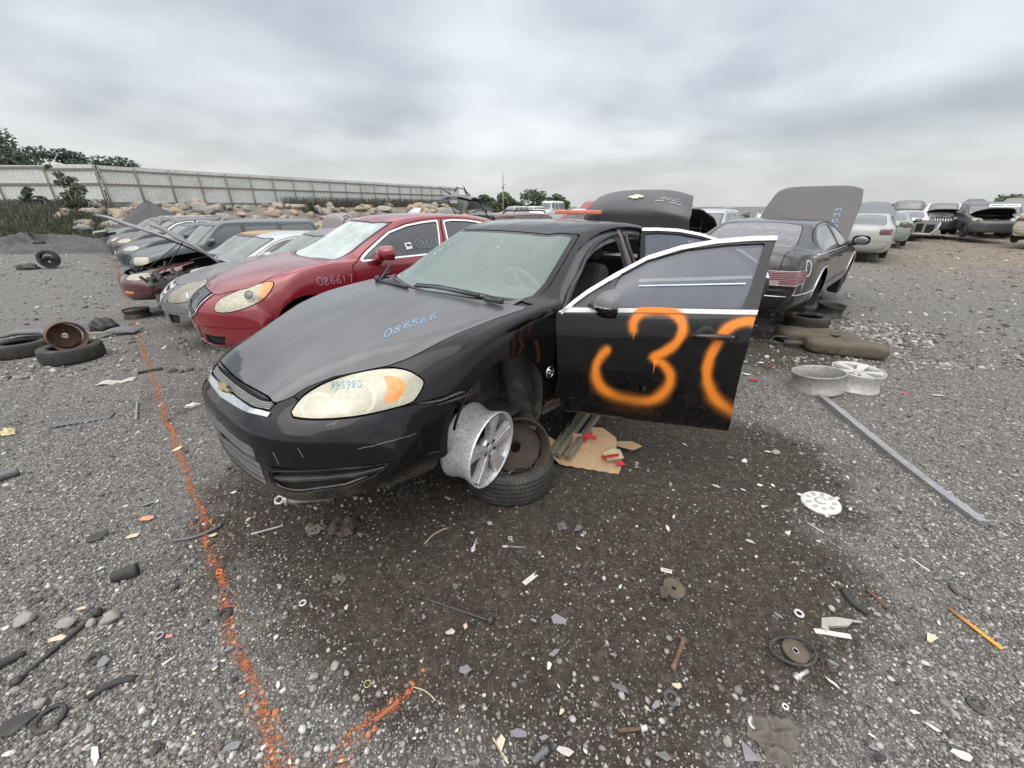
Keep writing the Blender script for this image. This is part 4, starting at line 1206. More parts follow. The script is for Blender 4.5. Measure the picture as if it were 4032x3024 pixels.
T_HOOD = [(.079, 0), (.082, .12), (.09, .24), (.106, .404), (.176, .458), (.344, .53), (.548, .674), (.70, .735), (.86, .755), (1.04, .775), (1.23, .79), (1.385, .80), (1.43, .78), (1.355, .581), (1.308, .383), (1.25, 0)]
T_WS = [(1.285, 0), (1.295, .124), (1.34, .35), (1.407, .531), (1.49, .70), (1.58, .74), (1.72, .725), (1.874, .69), (2.07, .645), (2.255, .60), (2.19, .56), (2.10, .44), (2.058, .264), (2.035, 0)]
T_RW = [(4.27, 0), (4.27, .3), (4.27, .56), (4.16, .60), (3.95, .575), (3.75, .54), (3.62, .50), (3.56, .3), (3.55, 0)]
T_D1 = [(1.735, .245), (1.705, .32), (1.682, .45), (1.664, .684), (1.645, .85), (1.640, .935), (1.66, .948), (1.683, .962), (1.814, 1.067), (1.969, 1.168), (2.152, 1.273), (2.333, 1.336), (2.526, 1.375), (2.70, 1.394), (2.853, 1.402), (2.817, 1.291), (2.772, 1.03), (2.755, .95), (2.742, .7), (2.752, .45), (2.772, .245)]
T_D2 = [(2.782, .245), (2.762, .45), (2.752, .7), (2.765, .95), (2.782, 1.03), (2.827, 1.291), (2.862, 1.402), (3.0, 1.404), (3.2, 1.396), (3.4, 1.365), (3.6, 1.31), (3.78, 1.235), (3.92, 1.14), (3.97, 1.05), (3.96, .95), (3.90, .83), (3.80, .77), (3.66, .68), (3.56, .55), (3.51, .40), (3.49, .245)]
T_G1 = [(1.76, .985), (1.85, 1.055), (2.0, 1.155), (2.153, 1.248), (2.378, 1.316), (2.599, 1.348), (2.785, 1.362), (2.735, 1.18), (2.685, 1.01)]
T_G2 = [(2.835, 1.02), (2.885, 1.355), (3.0, 1.365), (3.2, 1.355), (3.4, 1.325), (3.6, 1.27), (3.76, 1.19), (3.84, 1.10), (3.84, 1.035)]
T_TRUNK = 4.335
T_HL = [(.119, .515, .648), (.253, .502, .737), (.435, .585, .789), (.601, .755, .80), (.644, .825, .741), (.547, .825, .658), (.285, .701, .640)]
def mirror_half(h): return h + [(a, -b) for a, b in h[::-1][1:-1]]

def car(name, label, m, pos, yaw, z, col, opt=None, group=None, nu=110, nv=46, cat='car'):
    """one car from the shared template; opt switches its features"""
    o = dict(paint=None, glass=None, ws=None, hood=None, hood_open=0, trunk_open=0, hl=None, hlmat=None, grille=None, tail=None, wheels=(1, 1, 1, 1), mirrors=True,
             trim=None, doors_open={}, roof=None, hoodmat=None, box=False, pitch=0., roll=0., bumper=None, nose=None, gap=.004, tint=None, rear_glass=True, no=())
    o.update(opt or {})
    PM = o['paint'] or paint('paint_' + name + '_%d' % (abs(hash(label)) % 99999 if False else len(MATS)), col, rough=o.get('rough', .22), dust=o.get('dust', .3), fade=o.get('fade', 0.))
    c = Car(name, label, m.K(o['nose']), PM, pos, yaw, z=z, pitch=o['pitch'], roll=o['roll'], nu=nu, nv=nv, gap=o['gap'], group=group, cat=cat)
    rt = c.root; V0, T0 = c.V, c.T
    c.m = m
    bvh = bvh_of(V0, T0); c.bvh = bvh
    G = o['glass'] or glass('plain_car_glass', tint=(.03, .034, .036), dust=.2, dustcol=(.42, .46, .46), see=.12)
    GW = o['ws'] or glass('plain_windshield', tint=(.03, .034, .036), dust=.3, dustcol=(.52, .57, .55), see=.3)
    DV = M('dark_void'); BP = M('black_plastic')
    fr = lambda V, P, smax=.7: c.front(P, V, smax)
    wsp = mirror_half(m.top(T_WS)); zc = m.fz(.86)
    if 'ws' not in o['no']:
        w = c.take(lambda V: c.top(wsp, V, zc)); wo = c.emit('windshield', w, GW, off=-.004)
        A = clip(w[0], w[1], .022 - c.top(wsp, w[0], zc)); c.emit('windshield_seal', A, BP, off=-.002, parent=wo)
    if o['rear_glass']:
        rp = o.get('rwpoly') or mirror_half(m.top(T_RW))
        w = c.take(lambda V: c.top(rp, V, zc)); c.emit('rear_window', w, o.get('rwmat') or G, off=-.004)
    hp = mirror_half(m.top(o.get('hoodhalf') or T_HOOD)); hz = m.fz(.60)
    hd = c.take(lambda V: c.top(hp, V, hz))
    if 'hood' not in o['no']:
        ho_x = -float(m.fu(1.27)); O = np.array((ho_x, 0, float(m.fz(.985))))
        ho = c.emit('hood', hd, o['hoodmat'] or PM, t=.025, origin=O, inner=o.get('hood_under') or M('dark_void'))
        ho.location = O; ho.rotation_euler = (0, R(-o['hood_open']), 0); c.hood = ho; c.hoodVT = hd
        if o['hood_open']:
            b = MB(); yy = .55 * m.W; b.tube([(-.35, yy * .9, float(m.fz(.74))), Vector(O) + Matrix.Rotation(R(-o['hood_open']), 3, 'Y') @ Vector((.55, yy * .8, -.04))], .008, 5); b.build('hood_prop', BP, rt)
    if o['hood_open'] or 'hood' in o['no']:
        engine_bay(c, m, rt)
    for sg in (1, -1):
        hl = o['hl'] or [(float(m.fs(a)), b * m.W / .925, float(m.fz(z_))) for a, b, z_ in T_HL]
        h2 = np.array([(.85 * a + .526 * b, z_) for a, b, z_ in hl])
        lp = c.take(lambda V: c.diag(smooth_poly(h2, 1) if not o.get('hl_sharp') else h2, sg, V, 1.0))
        if 'hl%d' % sg in o['no']:
            c.emit('lamp_hole', lp, DV, off=-.05); continue
        lo = c.emit('headlight', lp, o['hlmat'] or M('lamp_fogged'), off=.003)
        if o.get('amber') is not None and lo is not None:
            a2 = np.array([(.85 * a + .526 * b, z_) for a, b, z_ in o['amber']])
            am = clip(lp[0], lp[1], c.diag(a2, sg, lp[0], 1.0)); c.emit('turn_signal', am, M('amber'), off=.006, parent=lo)
        if lo is not None and sg == 1: c.hlVT = lp; c.hlo = lo
    if o['grille']: o['grille'](c, m)
    if o['bumper']: o['bumper'](c, m)
    # wheel arches
    r = o.get('arch', .37) 
    zc_ = o.get('archz', .36)
    ax = (float(m.s[1]), float(m.s[6]))
    for i, sc_ in enumerate(ax):
        c.take(lambda V: arch_sd(V, sc_, zc_, r, m.W * .45), gap=0)
        for j, sg in enumerate((1, -1)):
            add_liner(c, sc_, zc_, r - .004, sg, m.W * .52, m.W * .95, mat=M('under'))
            if o['wheels'][i * 2 + j]: add_rim_tyre(rt, (-sc_, sg * m.W * .84, zc_ - .03), sg, r=min(r - .045, .36), kind=o.get('rim', 'steel'))
    # doors
    fsx = lambda V: np.stack([-V[:, 0], V[:, 2]], 1)
    D = o.get('doors') or [('front_door', m.poly(T_D1), m.poly(T_G1)), ('rear_door', m.poly(T_D2), m.poly(T_G2))]
    c.doors = {}
    for nm, P, Gp in D:
        for sg in (1, -1):
            d = c.take(lambda V: c.side(P, sg, V, m.W * .4))
            g, d = c.sub(d, lambda V: poly_sd(fsx(V), Gp))
            op = o['doors_open'].get((nm, sg), 0)
            hx = min(p[0] for p in P if p[1] < m.fz(1.0)); O = np.array((-hx, sg * m.W * .93, 0.)) if op else np.zeros(3)
            do = c.emit(nm, d, PM, t=.045 if op else .006, origin=O, inner=M('grey_plastic') if op else DV)
            do.location = O; do.rotation_euler = (0, 0, R(-op * sg))
            if ('glass', nm, sg) not in o['no']:
                c.emit('door_glass', g, G, off=-.008, parent=do, origin=O)
            if o['trim']:
                A = clip(d[0], d[1], .016 + poly_sd(fsx(d[0]), Gp)); tm = c.emit('window_trim', A, o['trim'], off=.006, t=.006, parent=do, origin=O)
            c.doors[(nm, sg)] = (do, d, g, O)
            # handle
            xs = [p[0] for p in Gp]; hx2 = max(p[0] for p in P) - .16 * (1 if nm == 'front_door' else 2.2); hz2 = min(p[1] for p in Gp) - .13
            h = bvh.ray_cast(Vector((-hx2, sg * 2, hz2)), Vector((0, -sg, 0)))
            if h[0]:
                b = MB(); q = h[0] - Vector(O)
                b.tube([q + Vector((.09, 0, 0)), q + Vector((.05, sg * .025, 0)), q + Vector((-.05, sg * .025, 0)), q + Vector((-.09, 0, 0))], .014, 6); b.build('door_handle', o.get('handlemat') or PM, do)
    for nm2, P in (o.get('side_glass') or []):
        for sg in (1, -1):
            g = c.take(lambda V: c.side(P, sg, V, m.W * .3)); c.emit(nm2, g, G, off=-.006)
    if o['mirrors']:
        for sg in (1, -1):
            if 'mirror%d' % sg in o['no']: continue
            zz = float(m.fz(1.06)); xx = -float(m.fs(1.93))
            b = MB()
            def mf(u, v):
                a = 2 * math.pi * u; ce, se = math.cos(a), math.sin(a); ex = math.copysign(abs(ce) ** .7, ce); ez = math.copysign(abs(se) ** .7, se)
                w = max(0., 1 - v ** 2.4) ** .5
                return (xx - .07 + .14 * v, sg * (m.W + .13 + .125 * ex * w - .02 * v), zz + (.082 if ez > 0 else .07) * ez * w)
            b.grid(mf, 25, 9); b.tube([(xx + .03, sg * (m.W * .92), zz - .07), (xx, sg * (m.W + .08), zz - .045)], [.05, .035], 8)
            mo = b.build('side_mirror', o.get('mirrormat') or PM, rt)
            b = MB(); b.ball((xx - .068, sg * (m.W + .13), zz), .11, 2, (.12, 1.0, .62)); b.build('mirror_glass', flat('mirror_face', (.20, .21, .22), rough=.12, metal=.5), mo)
    # tail
    for sg in (1, -1):
        tl = o['tail'] or [(.50, m.fz(.80)), (.50, m.fz(.97)), (1.0, m.fz(.97)), (1.0, m.fz(.80))]
        P = [(sg * a, b) for a, b in tl]
        A = c.take(lambda V: np.minimum(c.rear(P, V, m.L - o.get('tail_s', .45)), V[:, 1] * sg - .2)); to = c.emit('tail_light', A, M('red_lamp'), off=.004)
        if o.get('tailfn') and to is not None: o['tailfn'](c, A, to, sg)
    if o['trunk_open'] or o.get('trunk'):
        sT = float(m.fu(T_TRUNK)); zT = float(m.fz(1.07))
        tl = c.take(lambda V: np.minimum(np.minimum(.70 * m.W - np.abs(V[:, 1]), -V[:, 0] - sT), V[:, 2] - m.fz(.74)))
        O = np.array((-sT, 0, zT)); to = c.emit('trunk_lid', tl, o.get('trunkmat') or PM, t=.03, origin=O, inner=DV); to.location = O; to.rotation_euler = (0, R(o['trunk_open']), 0)
        c.trunk = (to, tl, O)
    if o['roof']:
        A = c.take(lambda V: np.minimum(V[:, 2] - m.fz(1.40), np.minimum(-V[:, 0] - m.fu(2.1), m.fu(3.7) + V[:, 0]))); c.emit('roof', A, o['roof'], t=.01)
    holes = [lambda V: np.maximum(arch_sd(V, ax[0], zc_, r + .02, m.W * .4), arch_sd(V, ax[1], zc_, r + .02, m.W * .4))]
    if o['hood_open'] or 'hood' in o['no']: holes.append(lambda V: c.top(hp, V, hz) + .05)
    for (nm, sg), a in o['doors_open'].items():
        if a: holes.append((lambda P, sg: lambda V: c.side(P, sg, V, .3) + .02)([x for x in D if x[0] == nm][0][1], sg))
    if o.get('cutnose'): c.V, c.T = clip(c.V, c.T, -c.V[:, 0] - o['cutnose'] - .12 * np.sin(c.V[:, 1] * 5))
    c.emit('body', (c.V, c.T), PM, t=.008, inner=DV)
    if o.get('cutnose'): holes.append(lambda V: V[:, 0] + o['cutnose'] - .1)
    c.inner_shell(holes=holes, off=.035)
    # seats so that the cabin is not empty
    zb = float(m.fz(.55))
    for sy in (.36, -.36):
        b = MB(); b.box((-float(m.fs(2.6)), sy, zb + .32), (.16, .46, .60), rotm('Y', -14), .06, 2); b.box((-float(m.fs(2.66)), sy, zb + .72), (.1, .24, .17), rotm('Y', -10), .04, 2); b.build('seat', M('seat_cloth'), rt)
    b = MB(); b.box((-float(m.fs(3.45)), 0, zb + .22), (.2, m.W * 1.3, .5), rotm('Y', -14), .05, 2); b.build('rear_seat', M('seat_cloth'), rt)
    b = MB(); b.box((-float(m.fs(1.62)), 0, float(m.fz(.94))), (.36, m.W * 1.5, .1), None, .04, 2); b.build('dashboard', M('dash'), rt)
    return c

def engine_bay(c, m, rt):
    b = MB(); rg = random.Random(int(m.L * 1000) % 97)
    z = float(m.fz(.62)); s0, s1 = .22, float(m.fs(1.22))
    b.box((-(s0 + s1) / 2, 0, z - .30), (s1 - s0, m.W * 1.35, .05))
    b.box((-(s0 + s1) / 2 - .05, 0, z - .02), ((s1 - s0) * .55, .62, .26), None, .05, 2)
    for q in range(16):
        x = -rg.uniform(s0 + .05, s1 - .05); y = rg.uniform(-.62, .62) * m.W; h = rg.uniform(.06, .2)
        if rg.random() < .5: b.box((x, y, z - .02 + h * .3), (rg.uniform(.08, .24), rg.uniform(.08, .24), h), rotm('Z', rg.uniform(0, 90)), .015, 1)
        else: b.tube([(x, y, z - .1), (x + rg.uniform(-.2, .2), y + rg.uniform(-.2, .2), z + h)], rg.uniform(.02, .06), 8)
    for q in range(8):
        p = Vector((-rg.uniform(s0, s1), rg.uniform(-.55, .55) * m.W, z + rg.uniform(.05, .16))); pts = [p]
        for k in range(4): p = p + Vector((rg.uniform(-.15, .15), rg.uniform(-.15, .15), rg.uniform(-.05, .05))); pts.append(p)
        b.tube(pts, .014, 5)
    b.box((-s0, 0, z + .03), (.06, m.W * 1.3, .05), None, .01)
    b.build('engine', M('engine'), rt)

def sedan(L=4.86, W=.905, sa=.98, sc=1.32, sw=2.1, sr=2.7, sg=3.5, wb=2.72, sb=4.15, z=(.20, .73, 1.0, 1.47), yr=1.0):
    return Map(L, W, (sa, sc, sw, sr, sg, sa + wb, sb), z, yr)
def suv(L=4.75, W=.92, sa=.93, sc=1.22, sw=1.90, sr=2.5, wb=2.75, top=.42, bot=.10, z=(.28, .92, 1.16, 1.74), yr=1.17):
    m = Map(L, W, (sa, sc, sw, sr, sa + wb - .3, sa + wb, sa + wb + .3), z, yr)
    m.hatch = (L - top, L - bot); m.flat = True; m.rb = .16; m.bow = .5; return m
def suv_doors(m, f=(.30, 1.38, 2.35), third=True, belt=.02):
    s0 = m.s[2] + f[0]; s1 = m.s[2] + f[1]; s2 = m.s[2] + f[2]; zb = float(m.fz(.97)) + belt; zt = float(m.fz(1.36)); zl = m.z[0] + .08; zt2 = zt + .05
    sw = m.s[3] + .12
    D1 = [(s0 + .02, zl), (s0, zb - .1), (s0 + .02, zb), (sw - .05, zt - .06), (sw + .15, zt2), (s1, zt2), (s1, zl)]
    G1 = [(s0 + .14, zb + .03), (sw + .0, zt - .07), (sw + .2, zt), (s1 - .06, zt), (s1 - .06, zb + .03)]
    D2 = [(s1 + .01, zl), (s1 + .01, zt2), (s2, zt2), (s2 + .06, zb), (s2 - .05, zb - .22), (s2 - .28, zl + .1), (s2 - .3, zl)]
    G2 = [(s1 + .07, zb + .03), (s1 + .07, zt), (s2 - .07, zt), (s2 - .02, zb + .03)]
    Q = [(s2 + .10, zb + .05), (s2 + .03, zt), (m.hatch[0] - .12, zt), (m.hatch[1] - .22, zb + .06)]
    return [('front_door', D1, G1), ('rear_door', D2, G2)], [('quarter_glass', Q)] if third else []
# ---------------------------------------------------------------- the row of cars on the left
def pose(row, back): return ORG + ROW * row + BACK * back
ROWG = 'cars parked nose out along the orange line'
AM = M('amber')
def rib_grille(y0, y1, zb, zt, n, vertical=True, frame=True, depth=.03, bar=.010, back=None, framemat=None, smax=.5):
    """recessed dark grille with bright ribs and a bright surround"""
    def f(c, m):
        P = [(-y1, zb), (-y0, zt), (y0, zt), (y1, zb)] if not callable(y0) else y0()
        P = smooth_poly(P, 1) if frame else P
        A = c.take(lambda V: np.minimum(c.front(P, V, smax), 1.), gap=.002)
        if len(A[1]) == 0: return
        g = c.emit('grille', A, M('dark_void'), off=-depth)
        sd = c.front(P, A[0], smax)
        if frame:
            F = clip(A[0], A[1], .018 - sd); c.emit('grille_surround', F, framemat or M('chrome'), t=.02, off=.010, parent=g)
        pos = A[0][:, 1] if vertical else A[0][:, 2]
        lo, hi = (-y1, y1) if vertical else (zb, zt)
        rib = None
        for k in range(n):
            x = lo + (hi - lo) * (k + .5) / n
            if vertical and abs(x) < .0: continue
            B = band(A, (lambda V: V[:, 1] - x) if vertical else (lambda V: V[:, 2] - x), -bar, bar); B = clip(B[0], B[1], c.front(P, B[0], smax) - .012)
            if len(B[1]): c.emit('grille_bar', B, framemat or M('chrome'), t=.012, off=-.004, parent=g)
        c.grilleVT = A
    return f
def low_openings(polys, mat=None, smax=.6, off=-.05):
    def f(c, m):
        for P in polys:
            for sg in (1, -1):
                Q = [(a * sg, b) for a, b in P]
                A = c.take(lambda V: np.minimum(c.front(Q, V, smax), V[:, 1] * sg + .002), gap=.0015)
                c.emit('bumper_opening', A, mat or M('dark_void'), off=off)
    return f
def round_badge(c, y, z, r, mat=None, bars=True):
    h = c.bvh.ray_cast(Vector((.6, y, z)), Vector((-1, 0, 0)))
    if h[0] is None: return
    m4 = Matrix.Translation(h[0] + Vector((.02, 0, 0))) @ rotm('Y', 90)
    b = MB(); b.lathe([(r + .008 * math.cos(q), .008 * math.sin(q)) for q in np.linspace(0, 2 * math.pi, 7)[:-1]], 28, m4)
    if bars:
        for k in (-1, 0, 1):
            b.tube([m4 @ Vector((r * .5 - .01, k * r * .5 - r * .3, 0)), m4 @ Vector((-r * .5, k * r * .5 + r * .25, 0))], [r * .18, r * .1], 6)
    b.build('emblem', mat or M('chrome'), c.root)

# red sedan ---------------------------------------------------------------------------------
mV = sedan(L=4.67, W=.905, sa=.95, sc=1.18, sw=2.0, sr=2.6, sg=3.45, wb=2.685, sb=4.08, z=(.20, .76, 1.02, 1.485))
mV.bow = .62; mV.bp = 2.6
RED = paint('red_paint', (.21, .011, .020), rough=.15, coat=.8, dust=.07, metal=.1)
def veranoG(c, m): 
    rib_grille(.47, .33, .47, .85, 17, True, True, bar=.0075)(c, m); round_badge(c, .0, .655, .065)
V_HL = [(.19, .47, .60), (.20, .52, .70), (.33, .60, .77), (.50, .70, .835), (.68, .80, .875), (.66, .80, .80), (.56, .78, .70), (.42, .70, .63), (.28, .58, .59)]
V_AM = [(.585, .75, .85), (.68, .80, .875), (.655, .795, .79), (.57, .775, .71), (.535, .76, .75)]
verano = car('red_sedan', 'bright red sedan with a chrome ribbed grille and chrome framed dark windows', mV, (-3.352, 4.208), 218.3, .259, None,
    dict(paint=RED, hoodhalf=[(.18, 0), (.183, .15), (.195, .30), (.22, .42), (.265, .49), (.36, .55), (.548, .674), (.70, .735), (.86, .755), (1.04, .775), (1.23, .79), (1.385, .80), (1.43, .78), (1.355, .581), (1.308, .383), (1.25, 0)], hl=V_HL, amber=V_AM, grille=veranoG, bumper=low_openings([[(.0, .25), (.0, .36), (.30, .36), (.30, .25)], [(.36, .25), (.36, .36), (.60, .35), (.56, .26)]]),
         trim=M('trim_bright'), glass=glass('dark_tint', tint=(.012, .013, .015), dust=.12, dustcol=(.3, .32, .34), see=.03), arch=.36, rear_glass=True,
         ws=glass('milky_windshield', dust=.62, dustcol=(.58, .66, .64), see=.3)), group=ROWG, nu=320, nv=110)
lb = bvh_of(*verano.hlVT); h = lb.ray_cast(Vector((-.47 + .8, .70 + .8, .745)), Vector((-.707, -.707, 0)))
if h[0]:
    m4 = Matrix.Translation(h[0] + h[1] * .004) @ align_z(h[1]); b = MB(); b.lathe([(.052 + .007 * math.cos(q), .007 * math.sin(q)) for q in np.linspace(0, 6.28, 7)[:-1]], 28, m4); po = b.build('lamp_ring', M('pale_metal'), verano.hlo)
    b = MB(); b.lathe([(.05, .0), (.03, .010), (.0005, .014)], 24, m4, closed=False); b.build('lamp_bowl', flat('bowl_glass', (.16, .17, .16), rough=.08), verano.hlo)
# cts ----------------------------------------------------------------------------------------
mC = sedan(L=4.86, W=.895, sa=.93, sc=1.38, sw=2.15, sr=2.75, sg=3.6, wb=2.88, sb=4.25, z=(.21, .75, 1.0, 1.44)); mC.bow = .42; mC.bp = 3.2
GREY = paint('grey_paint', (.085, .085, .09), rough=.34, coat=.35, dust=.4, fade=.8, fadecol=(.19, .185, .185))
C_HL = [(.12, .46, .585), (.15, .50, .70), (.30, .58, .80), (.50, .70, .86), (.55, .76, .83), (.42, .74, .72), (.36, .72, .60), (.20, .58, .57)]
cts = car('grey_sedan', 'dark grey sedan with faded paint and tall yellowed lamps beside the red sedan', mC, (-4.952, 5.752), 215.6, .049, None,
    dict(paint=GREY, hoodhalf=[(.18, 0), (.183, .15), (.195, .30), (.22, .42), (.265, .49), (.36, .55), (.548, .674), (.70, .735), (.86, .755), (1.04, .775), (1.23, .79), (1.385, .80), (1.43, .78), (1.355, .581), (1.308, .383), (1.25, 0)], hl=C_HL, hl_sharp=True, hlmat=M('lamp_dim'), grille=rib_grille(.46, .42, .48, .83, 6, False, True, bar=.013, framemat=M('pale_metal')),
         bumper=low_openings([[(.0, .25), (.0, .34), (.42, .34), (.42, .25)], [(.50, .30), (.50, .42), (.70, .42), (.66, .30)]]), arch=.36,
         ws=glass('dirty_windshield', dust=.42, dustcol=(.40, .45, .43), see=.3)), group=ROWG, nu=150, nv=60)
# silver -------------------------------------------------------------------------------------
mS = sedan(L=4.8, W=.89, sa=.95, sc=1.36, sw=2.15, z=(.2, .72, .98, 1.42))
SIL = paint('silver_paint', (.42, .42, .42), rough=.3, coat=.4, dust=.25)
silver = car('silver_sedan', 'silver sedan with its dark hood propped up between the grey and the maroon sedans', mS, (-6.43, 6.95), 221, -.06, None,
    dict(paint=SIL, hood_open=55, hoodmat=paint('dark_hood', (.11, .11, .115), dust=.3), no=('hl1', 'hl-1'), arch=.36, cutnose=.85), group=ROWG, nu=100, nv=44)
silver.hood.scale = (.86, 1, 1)
# maroon with tan roof -------------------------------------------------------------------------
mM = sedan(L=5.3, W=.92, sa=1.05, sc=1.75, sw=2.45, sr=3.0, sg=3.75, wb=2.86, sb=4.45, z=(.19, .70, .98, 1.43)); mM.bow = .5
MAR = paint('maroon_paint', (.075, .018, .022), rough=.22, dust=.3)
M_HL = [(.10, .38, .60), (.14, .40, .70), (.28, .62, .725), (.42, .78, .73), (.40, .80, .64), (.24, .66, .595)]
maroon = car('maroon_sedan', 'maroon sedan with a tan vinyl roof and its hood propped wide open', mM, (-8.1, 8.5), 226, -.16, None,
    dict(paint=MAR, trunk_open=84, trunkmat=paint('pale_trunk', (.25, .235, .24), rough=.5, coat=.1, dust=.4), hood_open=37, hl=M_HL, hl_sharp=True, roof=flat('tan_vinyl', (.33, .235, .13), rough=.8), hoodmat=paint('pale_edge_hood', (.20, .20, .21), dust=.3),
         trim=M('trim_bright'), bumper=low_openings([[(.35, .34), (.35, .40), (.62, .40), (.62, .34)]], mat=M('amber'), off=.002), hl1=1), group=ROWG, nu=130, nv=50)
maroon.hood.scale = (1.22, 1, 1)
# long suv -------------------------------------------------------------------------------------
mE = suv(L=5.3, W=.95, sa=.95, sc=1.35, sw=2.05, sr=2.6, wb=3.28, top=.45, bot=.1, z=(.3, .92, 1.13, 1.76))
DE, QE = suv_doors(mE, (.32, 1.40, 2.42))
GRN = paint('dark_green_paint', (.035, .052, .058), rough=.25, dust=.35)
E_HL = [(.10, .50, .68), (.10, .50, .87), (.22, .70, .89), (.36, .84, .88), (.34, .85, .70), (.2, .7, .67)]
esuv = car('long_suv', 'long dark green suv with square lamps and black side glass behind the maroon sedan', mE, (-10.55, 11.5), 225.5, -.33, None,
    dict(paint=GRN, hl=E_HL, hl_sharp=True, doors=DE, side_glass=QE, arch=.40, archz=.40, grille=rib_grille(.42, .42, .66, .86, 3, False, False, bar=.012, framemat=M('black_plastic')),
         bumper=low_openings([[(0, .40), (0, .50), (.5, .50), (.5, .40)]])), group=ROWG, nu=130, nv=50, cat='suv')
# further cars ---------------------------------------------------------------------------------
mL = sedan(L=5.0, W=.92, z=(.2, .74, 1.02, 1.49)); mL.bow = .5
BLU = paint('night_blue_paint', (.02, .026, .04), rough=.2, dust=.3)
lac = car('blue_sedan', 'dark blue sedan with an oval chrome grille beyond the long suv', mL, (-13.3, 14.2), 225.5, -.22, None,
    dict(paint=BLU, hlmat=M('lamp_clear'), grille=rib_grille(.30, .36, .52, .74, 11, True, True, bar=.006)), group=ROWG, nu=100, nv=44)
mN = sedan(L=4.9, W=.92, z=(.2, .74, 1.02, 1.5)); mN.bow = .55
n1 = car('black_wagon', 'black car with a bright roof strip parked past the dark blue sedan', mN, (-15.6, 16.6), 224, -.16, None,
    dict(paint=paint('soot_paint', (.022, .022, .024), rough=.25, dust=.35), trim=M('trim_bright')), group=ROWG, nu=80, nv=36)
mN2 = suv(L=4.7)
DN, QN = suv_doors(mN2)
n2 = car('grey_crossover', 'charcoal crossover with pale roof rails near the far end of the row', mN2, (-17.7, 18.6), 224, -.42, None,
    dict(paint=paint('charcoal_paint', (.05, .052, .056), rough=.3, dust=.35), doors=DN, side_glass=QN), group=ROWG, nu=80, nv=36, cat='suv')
for sg in (1, -1):
    b = MB(); b.tube([(-2.0, sg * .68, 1.70), (-2.2, sg * .68, 1.775), (-4.1, sg * .66, 1.775), (-4.3, sg * .66, 1.70)], .02, 6); b.build('roof_rail', M('pale_metal'), n2.root)
mZ = sedan(L=4.8, z=(.2, .72, 1.0, 1.46))
n3 = car('wrecked_sedan', 'last car of the row, its nose stripped bare and a front door ajar', mZ, (-20.3, 21.2), 223, -.16, None,
    dict(paint=paint('teal_grey_paint', (.07, .085, .085), rough=.3, dust=.4), no=('hl1', 'hl-1'), doors_open={('front_door', 1): 55}), group=ROWG, nu=80, nv=36)
b = MB(); b.box((.02, 0, .82), (.5, 1.5, .04), rotm('Y', 8), .015); b.box((.25, 0, .75), (.05, 1.45, .12), None, .02)
b.build('loose_hood', paint('pale_green_paint', (.33, .40, .36), dust=.3), n3.root)
# ---------------------------------------------------------------- cars behind and to the right
def P_(name, col, **k): return paint('paint_' + name, col, **k)
WHITE = P_('white', (.62, .62, .60), rough=.3, coat=.4, dust=.35)
# big black saloon, tail towards us -------------------------------------------------------------
mK = Map(5.44, .97, (1.05, 1.55, 2.35, 2.9, 3.95, 4.0, 4.62), (.22, .72, .99, 1.42), 1.02); mK.bow = .35; mK.rb = .22
KB = paint('grey_black_paint', (.012, .012, .014), rough=.12, coat=.25, dust=.12, fade=.2, fadecol=(.06, .06, .065))
def cap_tail(c, A, to, sg):
    V = A[0]
    if len(A[1]) == 0: return
    for zz in np.linspace(.655, .80, 7):
        B = band(A, lambda V: V[:, 2] - zz, -.003, .003); c.emit('lamp_rib', B, flat('lamp_rib_pink', (.50, .30, .32), rough=.4), off=.008, parent=to)
    sd = c.rear([(sg * .36, .63), (sg * .36, .83), (sg * 1.0, .83), (sg * 1.0, .63)], V, 4.9)
    B = clip(V, A[1], np.minimum(.035 - np.abs(V[:, 2] - .67), .11 - np.abs(np.abs(V[:, 1]) - .60))); c.emit('reverse_lamp', B, flat('reverse_lamp', (.34, .29, .26), rough=.25), off=.006, parent=to)
    F = clip(V, A[1], .011 - c.rear([(sg * .37, .635), (sg * .37, .825), (sg * .99, .825), (sg * .99, .635)], V, 4.9)); c.emit('lamp_trim', F, M('trim_bright'), off=.010, t=.006, parent=to)
KD1 = mK.poly(T_D1); KD2 = mK.poly(T_D2)
caprice = car('black_saloon', 'big old black saloon seen from behind, its long hood standing open and PT in white', mK, (6.70, 9.60), 45.4, .217, None,
    dict(paint=KB, hood_open=60, hoodhalf=[(.10, 0), (.10, .52), (.14, .70), (.5, .77), (1.0, .79), (1.385, .80), (1.43, .78), (1.355, .581), (1.308, .383), (1.25, 0)], hoodmat=paint('saloon_hood', (.040, .042, .047), rough=.45, coat=.15, dust=.3), hood_under=M('black_plastic'), tail=[(.37, .635), (.37, .825), (.99, .825), (.99, .635)], tail_s=.5, tailfn=cap_tail,
         wheels=(1, 1, 0, 0), arch=.40, archz=.36, rwmat=glass('peeling_tint', tint=(.05, .05, .058), dust=.14, dustcol=(.40, .40, .45), see=.08, streak=.42),
         glass=glass('bright_side_glass', tint=(.05, .055, .06), dust=.22, dustcol=(.45, .47, .48), see=.15), mirrormat=M('black_plastic'), trim=None, trunk=1), group='cars of the next row, tails towards the black sedan', nu=240, nv=90)
rt = caprice.root; bv = caprice.bvh
